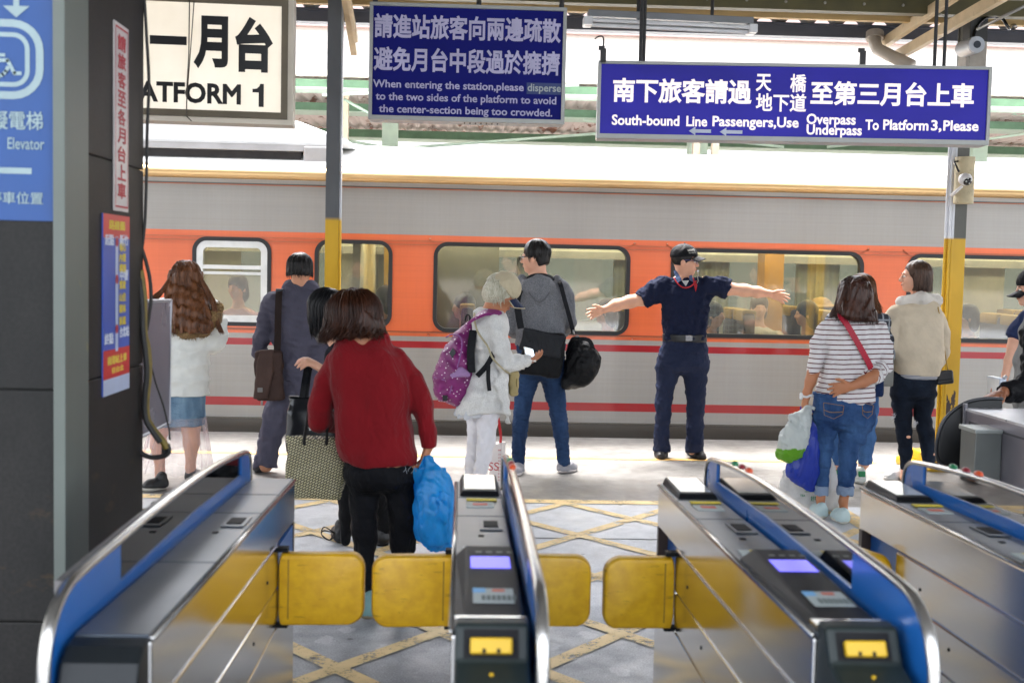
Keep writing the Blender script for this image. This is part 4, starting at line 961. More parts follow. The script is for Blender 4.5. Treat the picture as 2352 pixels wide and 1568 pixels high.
# D-shaped pad
pad = [(2300, 916), (2262, 915), (2222, 922), (2190, 940), (2166, 966), (2153, 1000), (2149, 1030), (2153, 1055), (2168, 1066), (2205, 1072), (2240, 1070), (2300, 1062)]
W = [at(u, v, 5.66) for u, v in pad]; W = catmull(W, 4)
mb = MB(); c0 = np.mean(W, axis=0); loops = []
for k, dy in ((.9, -.03), (.965, -.026), (1, -.01), (1, .01), (.965, .026), (.9, .03)): loops.append([c0+(p-c0)*k+np.array([0, dy, 0]) for p in W])
n = len(W); vs = [q for L in loops for q in L]; fs = []
for i in range(len(loops)-1): fs += [(i*n+j, i*n+(j+1) % n, (i+1)*n+(j+1) % n, (i+1)*n+j) for j in range(n)]
fs += [tuple(range(n))[::-1], tuple((len(loops)-1)*n+j for j in range(n))]
pd_ = mb.add(vs, fs).build('swing_flap', M('pad_black', '#08090a', .55, bump=.15, bs=30), wg, smooth='auto')
MB().tube([c0+(p-c0)*1.01+np.array([0, -.012, 0]) for p in W[:-4]], .008, 8).build('piping', M('pad_piping', '#2a2c30', .3), pd_, smooth=True)
p = at(2190, 1062, 5.66); MB().cyl((p[0], p[1], .0), p, .02, 10).build('flap_leg', BLK, wg, smooth='auto')
# ================================================================== SOFT SHAPES: blended distance fields turned into one continuous surface
def _n(v): v = np.asarray(v, float); return v/(np.linalg.norm(v)+1e-12)
class SDF:
    def __init__(s, h=.008): s.h = h; s.ops = []; s.post = []
    def _op(s, fn, lo, hi, k, mode): s.ops.append((fn, np.array(lo, float), np.array(hi, float), k, mode)); return s
    def cone(s, a, b, ra, rb, k=.02, sq=None, mode='add', cap=False):
        """tapered limb segment from a to b; sq = (axis, factor) flattens it along an axis"""
        a, b = np.array(a, float), np.array(b, float); ab = b-a; L2 = ab@ab+1e-12
        if sq is not None: ax, fa = _n(sq[0]), sq[1]
        def fn(x, y, z):
            px, py, pz = x-a[0], y-a[1], z-a[2]
            t = np.clip((px*ab[0]+py*ab[1]+pz*ab[2])/L2, 0, 1)
            qx, qy, qz = px-t*ab[0], py-t*ab[1], pz-t*ab[2]
            if sq is not None:
                e = (qx*ax[0]+qy*ax[1]+qz*ax[2])*(1/fa-1); qx, qy, qz = qx+e*ax[0], qy+e*ax[1], qz+e*ax[2]
            d = np.sqrt(qx*qx+qy*qy+qz*qz)-(ra+(rb-ra)*t)
            d = d*(min(1, fa) if sq is not None else 1)
            if cap: d = np.maximum(d, (px*ab[0]+py*ab[1]+pz*ab[2]-L2)/math.sqrt(L2))
            return d
        r = max(ra, rb)*(max(1, sq[1]) if sq is not None else 1)
        return s._op(fn, np.minimum(a, b)-r, np.maximum(a, b)+r, k, mode)
    def chain(s, pts, k=.02, sq=None, g=1.0, e=0.0, cap=False, k2=None):
        if k2 is not None:      # blend only the root of the limb into the trunk
            (a, ra), (b, rb) = pts[0], pts[1]; a = np.array(a); b = np.array(b); pts = [pts[0], (a+(b-a)*.35, ra+(rb-ra)*.35)]+list(pts[1:])
        for i, ((a, ra), (b, rb)) in enumerate(zip(pts, pts[1:])): s.cone(a, b, ra*g+e, rb*g+e, k if (i == 0 or k2 is None) else k2, sq, cap=cap and i == len(pts)-2)
        return s
    def ell(s, c, r, k=.02, rot=None, mode='add'):
        c = np.array(c, float); r = np.array(r if hasattr(r, '__len__') else (r,)*3, float); Rm = np.eye(3) if rot is None else np.array(rot)   # rows = axes
        def fn(x, y, z):
            px, py, pz = x-c[0], y-c[1], z-c[2]
            u = (px*Rm[0, 0]+py*Rm[0, 1]+pz*Rm[0, 2])/r[0]; v = (px*Rm[1, 0]+py*Rm[1, 1]+pz*Rm[1, 2])/r[1]; w_ = (px*Rm[2, 0]+py*Rm[2, 1]+pz*Rm[2, 2])/r[2]
            k0 = np.sqrt(u*u+v*v+w_*w_); k1 = np.sqrt((u/r[0])**2+(v/r[1])**2+(w_/r[2])**2)+1e-9
            return k0*(k0-1)/k1
        m = r.max(); ext = np.abs(Rm.T*r).sum(1) if rot is not None else r
        return s._op(fn, c-ext, c+ext, k, mode)
    def box(s, c, half, rot=None, rad=.01, k=.01, mode='add'):
        c = np.array(c, float); hf = np.array(half, float)-rad; Rm = np.eye(3) if rot is None else np.array(rot)
        def fn(x, y, z):
            px, py, pz = x-c[0], y-c[1], z-c[2]
            q = [np.abs(px*Rm[i, 0]+py*Rm[i, 1]+pz*Rm[i, 2])-hf[i] for i in range(3)]
            return np.sqrt(sum(np.maximum(t, 0)**2 for t in q))+np.minimum(np.maximum(np.maximum(q[0], q[1]), q[2]), 0)-rad
        ext = np.abs(Rm.T*np.array(half)).sum(1)
        return s._op(fn, c-ext, c+ext, k, mode)
    def loft(s, rows, k=.02, g=1.0, e=0.0, p=2.4, caps=True, yaw=0.0, rk=.006):
        """stack of ellipse rings: rows of (centre xyz, half width x, half depth y); yaw turns the ring axes"""
        rows = sorted(rows, key=lambda q: q[0][2]); Z = np.array([q[0][2] for q in rows]); CX = np.array([q[0][0] for q in rows]); CY = np.array([q[0][1] for q in rows])
        RX = np.array([q[1] for q in rows])*g+e; RY = np.array([q[2] for q in rows])*g+e
        zf = np.linspace(Z[0], Z[-1], 160)
        sm = lambda A: np.convolve(np.pad(np.interp(zf, Z, A), 6, mode='edge'), np.ones(13)/13, 'valid')
        CXf, CYf, RXf, RYf = sm(CX), sm(CY), sm(RX), sm(RY)
        ca, sa = math.cos(yaw), math.sin(yaw)
        def fn(x, y, z):
            zz = z.ravel(); I = lambda A: np.interp(zz, zf, A)[None, None, :]
            dx, dy = x-I(CXf), y-I(CYf); rx, ry = I(RXf), I(RYf)
            ux, uy = (dx*ca+dy*sa), (-dx*sa+dy*ca)
            q = ((np.abs(ux)/rx)**p+(np.abs(uy)/ry)**p)**(1/p)
            d = (q-1)*np.minimum(rx, ry)
            if caps:
                db = Z[0]-z+0*d; hh = np.maximum(rk-np.abs(d-db), 0)/rk; d = np.maximum(d, db)+hh*hh*rk*.25
                d = np.maximum(d, z-Z[-1])
            return d
        R_ = np.maximum(RX, RY).max()
        return s._op(fn, (CX.min()-R_, CY.min()-R_, Z[0]), (CX.max()+R_, CY.max()+R_, Z[-1]), k, 'add')
    def cut(s, p, n, k=.004):
        """take away everything on the side n points to"""
        p, n = np.array(p, float), _n(n); s.post.append(('cut', lambda x, y, z: (x-p[0])*n[0]+(y-p[1])*n[1]+(z-p[2])*n[2], k)); return s
    def disp(s, fn): s.post.append(('disp', fn, 0)); return s
    def sub(s, *a, **k): pass
    def mesh(s, smooth=1):
        h = s.h; adds = [o for o in s.ops if o[4] == 'add']
        lo = np.min([o[1] for o in adds], 0)-.05; hi = np.max([o[2] for o in adds], 0)+.05
        n = np.ceil((hi-lo)/h).astype(int)+1
        ax = [lo[i]+h*np.arange(n[i]) for i in range(3)]
        D = np.full(n, .08, np.float32)
        for fn, a, b, k, mode in s.ops:
            m = k+.035
            i0 = np.maximum(np.floor((a-m-lo)/h).astype(int), 0); i1 = np.minimum(np.ceil((b+m-lo)/h).astype(int)+1, n)
            if (i1 <= i0).any(): continue
            sl = tuple(slice(p, q) for p, q in zip(i0, i1))
            d = fn(ax[0][sl[0]][:, None, None], ax[1][sl[1]][None, :, None], ax[2][sl[2]][None, None, :])
            o = D[sl]
            if mode == 'add':
                hh = np.maximum(k-np.abs(o-d), 0)/k if k > 0 else 0
                D[sl] = np.minimum(o, d)-hh*hh*k*.25
            else:
                d = -d; hh = np.maximum(k-np.abs(o-d), 0)/k if k > 0 else 0
                D[sl] = np.maximum(o, d)+hh*hh*k*.25
        X, Y, Z = ax[0][:, None, None], ax[1][None, :, None], ax[2][None, None, :]
        for ty, fn, k in s.post:
            if ty == 'cut':
                d = fn(X, Y, Z); hh = np.maximum(k-np.abs(D-d), 0)/k; D = np.maximum(D, d)+hh*hh*k*.25
            else:
                near = np.abs(D) < .045
                ii = np.nonzero(near); D[ii] += fn(ax[0][ii[0]], ax[1][ii[1]], ax[2][ii[2]])
        # surface nets
        ins = D < 0
        c = ins[:-1, :-1, :-1].astype(np.int8)
        tot = sum(ins[i:n[0]-1+i, j:n[1]-1+j, l:n[2]-1+l].astype(np.int8) for i in (0, 1) for j in (0, 1) for l in (0, 1))
        act = (tot > 0) & (tot < 8); idx = np.argwhere(act); N_ = len(idx)
        vid = np.full(act.shape, -1, np.int32); vid[act] = np.arange(N_)
        acc = np.zeros((N_, 3)); cnt = np.zeros(N_)
        I, J, K = idx.T
        for axn in range(3):
            for o1 in (0, 1):
                for o2 in (0, 1):
                    off = [0, 0, 0]; oth = [q for q in range(3) if q != axn]; off[oth[0]] = o1; off[oth[1]] = o2
                    a = D[I+off[0], J+off[1], K+off[2]]; e = off[:]; e[axn] += 1; b = D[I+e[0], J+e[1], K+e[2]]
                    cr = (a < 0) != (b < 0); t = np.where(cr, a/(a-b+1e-20), 0)
                    p = np.tile(np.array(off, float), (N_, 1)); p[:, axn] += t
                    acc[cr] += p[cr]; cnt[cr] += 1
        V = lo+h*(idx+acc/cnt[:, None])
        F = []
        for axn in range(3):
            o = [q for q in range(3) if q != axn]
            A = ins[tuple(slice(0, -1) if q == axn else slice(None) for q in range(3))]; B = ins[tuple(slice(1, None) if q == axn else slice(None) for q in range(3))]
            E_ = np.argwhere(A != B)
            ok = (E_[:, o[0]] > 0) & (E_[:, o[1]] > 0) & (E_[:, o[0]] < n[o[0]]-1) & (E_[:, o[1]] < n[o[1]]-1); E_ = E_[ok]
            fl = A[tuple(E_.T)]
            def at_(d0, d1): q = E_.copy(); q[:, o[0]] += d0; q[:, o[1]] += d1; return vid[tuple(q.T)]
            Q = np.stack([at_(-1, -1), at_(0, -1), at_(0, 0), at_(-1, 0)], 1)
            flip = fl if axn != 1 else ~fl
            Q[~flip] = Q[~flip][:, ::-1]; F.append(Q)
        F = np.concatenate(F); F = F[(F >= 0).all(1)]
        for _ in range(smooth):   # light relaxation
            S = np.zeros_like(V); cn = np.zeros(N_)
            for a, b in ((0, 1), (1, 2), (2, 3), (3, 0)):
                np.add.at(S, F[:, a], V[F[:, b]]); np.add.at(S, F[:, b], V[F[:, a]]); np.add.at(cn, F[:, a], 1); np.add.at(cn, F[:, b], 1)
            V = .5*V+.5*S/np.maximum(cn, 1)[:, None]
        return V, F
    def build(s, name, mat, par, smooth=1, col=None):
        V, F = s.mesh(smooth); o = link(name, V, F, mat, par, smooth=True)
        if col is not None:
            a = o.data.color_attributes.new('paint', 'FLOAT_COLOR', 'POINT'); c = np.ones((len(V), 4)); c[:, :3] = col(V); a.data.foreach_set('color', c.ravel())
        return o
def folds(amp, wl, seed, st=(1, 1, 1), sharp=1.0):
    """cloth creases: a few warped ridges"""
    r = np.random.RandomState(seed); W = []
    for i in range(6):
        d = r.normal(size=3)*np.array(st); d /= np.linalg.norm(d); W.append((d*2*math.pi/(wl*r.uniform(.6, 1.7)), r.uniform(0, 6.28), r.normal(size=3)*8, r.uniform(0, 6.28), r.uniform(.5, 1)))
    def fn(x, y, z):
        t = 0
        for k_, p, w_, q, a in W:
            v = np.sin(x*k_[0]+y*k_[1]+z*k_[2]+p+1.3*np.sin(x*w_[0]+y*w_[1]+z*w_[2]+q))
            t = t+a*(1-2*np.abs(v)**sharp if sharp != 1.0 else v)
        return amp*t/2.3
    return fn
def locks(amp, seed, fx=420, fz=18, c=None):
    """hair streaks: fine ridges running down"""
    r = np.random.RandomState(seed); W = [(r.normal(size=2)*fx*r.uniform(.35, 1), r.normal()*fz, r.uniform(0, 6.28), r.uniform(.4, 1)) for _ in range(9)]
    def fn(x, y, z):
        t = 0
        for k_, kz, p, a in W: t = t+a*np.sin(x*k_[0]+y*k_[1]+z*kz+p+1.2*np.sin(z*31+p*3+x*12))
        return amp*t/4
    return fn
# ------------------------------------------------------------------ cloth, skin and hair materials
def cloth(name, hexc, rough=.85, var=.10, weave=900, bump=.25, heather=None, sheen=.0, fuzz=None):
    s = N(name); P = s.map(); base = lin(hexc)
    c = s.ramp(s.noise(P, 7, 5), [(.3, sc_(base, 1-var)), (.7, sc_(base, 1+var))])
    if heather: c = s.mix(s.ramp(s.noise(s.map((1, 1, .6)), heather[1], 3, .7), [(.42, (0, 0, 0)), (.6, (1, 1, 1))]), c, lin(heather[0]))
    s.col(c); s.set(rough=rough, spec=.12, Sheen_Weight=sheen)
    cr = s.noise(s.map((1, 1, .55)), 9, 3, .5, 1.6); cr2 = s.noise(s.map((1, 1, .7), (3, 1, 2)), 24, 4, .55, 1.0)
    s.bump(s.math('ADD', s.math('MULTIPLY', s.noise(P, weave*.35, 2), .10), s.math('ADD', s.math('MULTIPLY', cr, 2.2), s.math('MULTIPLY', cr2, .55))), min(1, bump*3.2), .011)
    MATS[name] = s.m; return s.m
def skin(name='skin', hexc='#c08a6c'):
    s = N(name); P = s.map(); b = lin(hexc)
    c = s.ramp(s.noise(P, 14, 5), [(.3, sc_(b, .92)), (.7, sc_(b, 1.06))])
    s.col(c); s.set(rough=.48, spec=.35, Subsurface_Weight=.12); s.b.inputs['Subsurface Radius'].default_value = (.012, .005, .003)
    s.bump(s.noise(P, 180, 3), .12, .001); MATS[name] = s.m; return s.m
def hairm(name, hexc, hex2, rough=.38):
    s = N(name); v = s.map((1, 1, .07)); f = s.noise(v, 230, 3, .6); g = s.noise(s.map((1, 1, .3)), 14, 3)
    c = s.mix(s.ramp(s.math('ADD', s.math('MULTIPLY', f, .6), s.math('MULTIPLY', g, .4)), [(.36, (0, 0, 0)), (.66, (1, 1, 1))]), lin(hexc), lin(hex2))
    s.col(c); s.set(rough=rough, spec=.28); s.bump(f, .5, .002); MATS[name] = s.m; return s.m
SKIN, SKIN2 = skin(), skin('skin_fair', '#d3a187'); SKINT = skin('skin_tan', '#ad7453')
def denim(name, a, b):
    s = N(name); P = s.map(); fade = s.noise(s.map((1, 1, .45)), 5, 5, .6); w_ = s.noise(s.map((1, 1, 1)), 500, 2)
    c = s.mix(s.ramp(fade, [(.36, (0, 0, 0)), (.68, (1, 1, 1))]), lin(a), lin(b)); c = s.mix(.35, c, s.ramp(w_, [(.35, (.55,)*3), (.65, (1.0,)*3)]), 'MULTIPLY')
    s.col(c); s.set(rough=.88, spec=.12); s.bump(s.math('ADD', s.math('MULTIPLY', w_, .1), s.math('MULTIPLY', s.noise(s.map((1, 1, 2.2)), 15, 4, .55, 1.2), 1.6)), .8, .009); MATS[name] = s.m; return s.m
def film(name, hexc, hex2=None, tr=.35, rough=.25):
    """thin plastic bag: some light passes through"""
    s = N(name); b = lin(hexc); nz = s.noise(s.map((1, 1, .5)), 9, 6, .65)
    c = s.ramp(nz, [(.35, sc_(b, .82)), (.65, sc_(b, 1.1))]) if not hex2 else s.mix(s.ramp(s.noise(s.map(), 5, 3), [(.5, (0, 0, 0)), (.54, (1, 1, 1))]), b, lin(hex2))
    s.col(c); s.set(rough=rough, spec=.5); t = s.n('BsdfTranslucent'); (s.l(c, t.inputs[0]))
    mx = s.n('MixShader'); mx.inputs[0].default_value = tr; s.l(s.b.outputs[0], mx.inputs[1]); s.l(t.outputs[0], mx.inputs[2]); s.l(mx.outputs[0], s.t.nodes['Material Output'].inputs[0])
    s.bump(s.math('ADD', s.noise(s.map((1, 1, .35)), 16, 4, .6, 2.2), s.math('MULTIPLY', s.noise(s.map((1, 1, .6)), 45, 3, .6, 1.5), .4)), .5, .012); MATS[name] = s.m; return s.m
# ------------------------------------------------------------------ people
class Pose:
    """joints measured on the photograph at the person's own distance Y (cx, cy: crop origin and scale)"""
    def __init__(s, Y, crop): s.Y = Y; s.c = crop; s.m = crop[2]*Y/FPX
    def p(s, x, y, dy=0.0): return at(s.c[0]+x*s.c[2], s.c[1]+y*s.c[2], s.Y+dy)
    def ch(s, pts): return [(s.p(q[0], q[1], q[3] if len(q) > 3 else 0), q[2]*s.m) for q in pts]
    def rows(s, rows): return [((s.p((r[1]+r[2])/2, r[0], r[4] if len(r) > 4 else 0)), (r[2]-r[1])/2*s.m, r[3]) for r in rows]
    def floor(s, x, y): return onfloor(s.c[0]+x*s.c[2], s.c[1]+y*s.c[2])
C4, C5, C6 = (229.7, 516.8, .40274), (918.7, 516.8, .40284), (1665.2, 516.8, .4028)
def frame(yaw, pitch=0, roll=0):
    """f: the way the face looks (0 = away from the viewer, 90 = to the right), r, u"""
    a = math.radians(yaw); f = np.array([math.sin(a), math.cos(a), 0]); r = np.array([math.cos(a), -math.sin(a), 0]); u = np.array([0, 0, 1.0])
    p = math.radians(pitch); f, u = f*math.cos(p)-u*math.sin(p), u*math.cos(p)+f*math.sin(p)
    q = math.radians(roll); r, u = r*math.cos(q)-u*math.sin(q), u*math.cos(q)+r*math.sin(q)
    return f, r, u
def head(S, c, fr, s=1.0, neck=None, nr=.054):
    f, r, u = fr; R3 = np.array([r, f, u]); E = lambda o, rad, k=.02, mode='add': S.ell(c+s*(r*o[0]+f*o[1]+u*o[2]), np.array(rad)*s, k, R3, mode)
    E((0, -.012, .022), (.076, .094, .088)); E((0, .028, -.045), (.060, .064, .072), .03); E((0, .066, -.096), (.024, .022, .020), .025)
    E((0, .082, .012), (.050, .014, .012), .02); E((.04, .062, -.032), (.022, .02, .018), .02); E((-.04, .062, -.032), (.022, .02, .018), .02)
    for sg in (-1, 1):
        E((sg*.031, .100, -.006), (.015, .012, .010), .012, 'sub'); E((sg*.077, -.006, -.024), (.009, .020, .031), .008)
    P = lambda o: c+s*(r*o[0]+f*o[1]+u*o[2])
    S.cone(P((0, .092, .002)), P((0, .110, -.034)), .008*s, .013*s, .012); S.cone(P((-.011, .100, -.038)), P((.011, .100, -.038)), .008*s, .008*s, .008)
    E((0, .093, -.062), (.022, .009, .006), .008); E((0, .091, -.072), (.019, .009, .006), .006)
    if neck is not None: S.cone(P((0, -.022, -.055)), neck, nr*s, nr*1.08*s, .03)
def eyes(par, c, fr, s=1.0):
    f, r, u = fr; mw, md, mbw = M('eye_white', '#d8d2cc', .3), M('eye_dark', '#1a1210', .2), M('brow_dark', '#1d1613', .7)
    for sg in (-1, 1):
        p = c+s*(r*sg*.031+f*.088-u*.006); e = MB().sph((0, 0, 0), .011*s, 10, 8); e.v = [tuple(np.array(q)*np.array([1.25, 1, .6])[0:3]@np.array([r, f, u])+p) for q in e.v]
        o = e.build('eye', mw, par, smooth=True)
        i = MB().sph((0, 0, 0), .0062*s, 8, 6); i.v = [tuple(np.array(q)@np.array([r, f, u])+p+f*.0075*s) for q in i.v]; i.build('iris', md, o, smooth=True)
        b = [c+s*(r*sg*a+f*(.093-.25*(a-.03)**2*20)+u*(.014+z)) for a, z in ((.014, -.002), (.03, .004), (.048, .0))]
        MB().tube(b, [.003*s, .0038*s, .002*s], 6).build('eyebrow', mbw, par, smooth=True)
    m = [c+s*(r*a+f*(.101-abs(a)*.25)-u*.067) for a in (-.018, 0, .018)]
    MB().tube(m, [.002*s, .0042*s, .002*s], 6).build('mouth', M('lip', '#a8584e', .45), par, smooth=True)
def hand(S, w_, d, n, s_, curl=.25, spread=.12, k=.008, sc_=1.0, thumb=.7):
    """palm and five fingers: d = finger direction, n = palm normal (fingers bend towards it), s_ = +1/-1 thumb side of d x n"""
    d = _n(d); n = _n(n-d*(np.dot(n, d))); sd = np.cross(d, n)*s_
    S.cone(w_, w_+d*.045*sc_, .022*sc_, .03*sc_, .015, (n, .62)); S.cone(w_+d*.045*sc_-sd*.012, w_+d*.082*sc_-sd*.014, .026*sc_, .024*sc_, .012, (n, .5)); S.cone(w_+d*.045*sc_+sd*.012, w_+d*.084*sc_+sd*.014, .026*sc_, .024*sc_, .012, (n, .5))
    for i, (o, L) in enumerate(((.030, .074), (.010, .082), (-.010, .076), (-.029, .060))):
        p = w_+d*(.082-.004*abs(i-1))*sc_+sd*o*sc_; a = (1.5-i)*spread; dd = _n(d*math.cos(a)+sd*math.sin(a))
        for j, (fl, r0, r1) in enumerate(((.45, .0098, .009), (.30, .009, .0082), (.25, .0082, .007))):
            t = curl*(1.0 if j else .6)*(1+.18*i); dd = _n(dd*math.cos(t)+n*math.sin(t)); q = p+dd*L*fl*sc_; S.cone(p, q, r0*sc_, r1*sc_, .006); p = q
    p = w_+d*.025*sc_+sd*.022*sc_; dd = _n(d*.75+sd*thumb+n*.25)
    for L, r0, r1 in ((.042, .0135, .0115), (.032, .0115, .010), (.024, .010, .008)):
        q = p+dd*L*sc_; S.cone(p, q, r0*sc_, r1*sc_, .008); p = q; dd = _n(dd*.9+d*.3+n*curl*.6)
def shoe(par, heel, toe, m_up, m_sole, w_=.042, hgt=.085, extra=None, name='shoe'):
    heel, toe = np.array(heel, float), np.array(toe, float); d = _n(toe-heel); 
    S = SDF(.006); a, b = heel+(0, 0, .040), toe+(0, 0, .030)
    S.cone(a, a+(b-a)*.55, w_*.86, w_, .02); S.cone(a+(b-a)*.55, b-d*.03, w_, w_*.80, .03, ((0, 0, 1), .75)); S.cone(a, a+(0, 0, hgt-.04), w_*.84, w_*.78, .03)
    S.cut(heel+(0, 0, .018), (0, 0, -1)); S.disp(folds(.002, .03, 3))
    o = S.build(name, m_up, par)
    T = SDF(.006); T.cone(a-d*.004, a+(b-a)*.55, w_*.92, w_*1.05, .02); T.cone(a+(b-a)*.55, b-d*.028, w_*1.05, w_*.88, .03)
    T.cut(heel+(0, 0, .026), (0, 0, 1), .002); T.cut(heel+(0, 0, .002), (0, 0, -1), .002); T.build('sole', m_sole, o)
    return o
def strands(par, mat, c, fr, rad, zend, nstr=160, r0=.0035, seed=0, face=55, top=8, flare=0.0, wave=.004, name='hair_strand', curl=0.0, jit=.003, part=0.0):
    """locks laid over the head: from the crown down the skull, then hanging to zend(phi)"""
    f, r, u = fr; R3 = np.array([r, f, u]); g = np.random.RandomState(seed); mb = MB()
    for i in range(nstr):
        ph = g.uniform(-180+face, 180-face) if face else g.uniform(-180, 180)     # 0 = back of the head
        a = math.radians(ph); th0 = math.radians(g.uniform(top, 75)); ze = (zend(ph) if callable(zend) else zend)+g.normal()*.012
        pts = []; L = g.uniform(-1, 1)
        off = 1+jit*1.5*g.normal()
        for t in np.linspace(th0, math.pi/2, 6): pts.append(np.array([math.sin(a)*math.sin(t)*rad[0], -math.cos(a)*math.sin(t)*rad[1], math.cos(t)*rad[2]])*(.965 if not pts else off))
        Q = [c+p@R3 for p in pts]
        p = Q[-1]; hor = _n((Q[-1]-c)*np.array([1, 1, 0]))
        if p[2] > ze:
            k = 5; L_ = p[2]-ze
            for j in range(1, k+1):
                t = j/k; Q.append(p+np.array([0, 0, -L_*t])+hor*(flare*t*t-curl*max(0, t-.6)*2)+np.array([math.sin(t*5+L*6), math.cos(t*4+L*5), 0])*wave*t)
        rr = r0*g.uniform(.6, 1.3); n_ = len(Q); mb.tube(Q, [rr*(.6 if j == 0 else 1 if j < n_-2 else .75 if j == n_-2 else .15) for j in range(n_)], 5, cap=False)
    return mb.build(name, mat, par, smooth=True)
def ribbon(pts, w_, th, mat, name, par, nrm=None, n=5):
    """flat strap along pts"""
    P = catmull(pts, n); mb = MB(); rings = []
    for i, p in enumerate(P):
        d = _n(P[min(i+1, len(P)-1)]-P[max(i-1, 0)]); nn = np.array(nrm if nrm is not None else (0, -1, 0), float); sd = _n(np.cross(d, nn)); nn = np.cross(sd, d)
        rings.append([p+sd*w_/2+nn*th/2, p-sd*w_/2+nn*th/2, p-sd*w_/2-nn*th/2, p+sd*w_/2-nn*th/2])
    vs = [q for R_ in rings for q in R_]; fs = [(i*4+j, i*4+(j+1) % 4, i*4+4+(j+1) % 4, i*4+4+j) for i in range(len(P)-1) for j in range(4)]+[(0, 1, 2, 3), tuple(4*(len(P)-1)+j for j in (3, 2, 1, 0))]
    return mb.add(vs, fs).build(name, mat, par, smooth='auto') if name else mb
def person(label, loc, group=None): return thing('person', label, 'person', loc, group)
# ------------------------------------------------------------------ the guard with outstretched arms
B = Pose(9.63, C5); NAVY, NAVT = cloth('navy_shirt', '#1a2036'), cloth('navy_trousers', '#232a40', weave=700)
SHOEB, SOLEB = M('shoe_black', '#1c1c1e', .55, var=.2), M('sole_black', '#111112', .7)
def visor(name, c, fr, m, par, s=1.0, tilt=0.0, drop=.034, edge=None):
    """curved cap peak"""
    f, r, u = fr; f2, u2 = _n(f-u*tilt), _n(u+f*tilt); top, bot = [], []
    ns, nt_ = 8, 16
    for i in range(ns+1):
        for j in range(nt_+1):
            t = -1+2*j/nt_; q = i/ns; p = c+r*.084*t*s*(1-.10*q*t*t)+f2*(.062+.028*(1-t*t)+.082*q*math.sqrt(max(0, 1-.55*t*t)))*s+u2*(.026-drop*t*t-.012*q)*s
            top.append(p); bot.append(p-u2*.004)
    n = (ns+1)*(nt_+1); F_ = []
    for i in range(ns):
        for j in range(nt_): a = i*(nt_+1)+j; F_ += [(a, a+1, a+nt_+2, a+nt_+1), (n+a, n+a+nt_+1, n+a+nt_+2, n+a+1)]
    v = MB().add(top+bot, F_).build(name, m, par, smooth=True)
    rim_ = [top[i*(nt_+1)] for i in range(ns+1)]+[top[ns*(nt_+1)+j] for j in range(1, nt_+1)]+[top[i*(nt_+1)+nt_] for i in range(ns-1, -1, -1)]
    MB().tube(rim_, .0034, 6).build('visor_edge', edge or m, v, smooth=True)
    return v
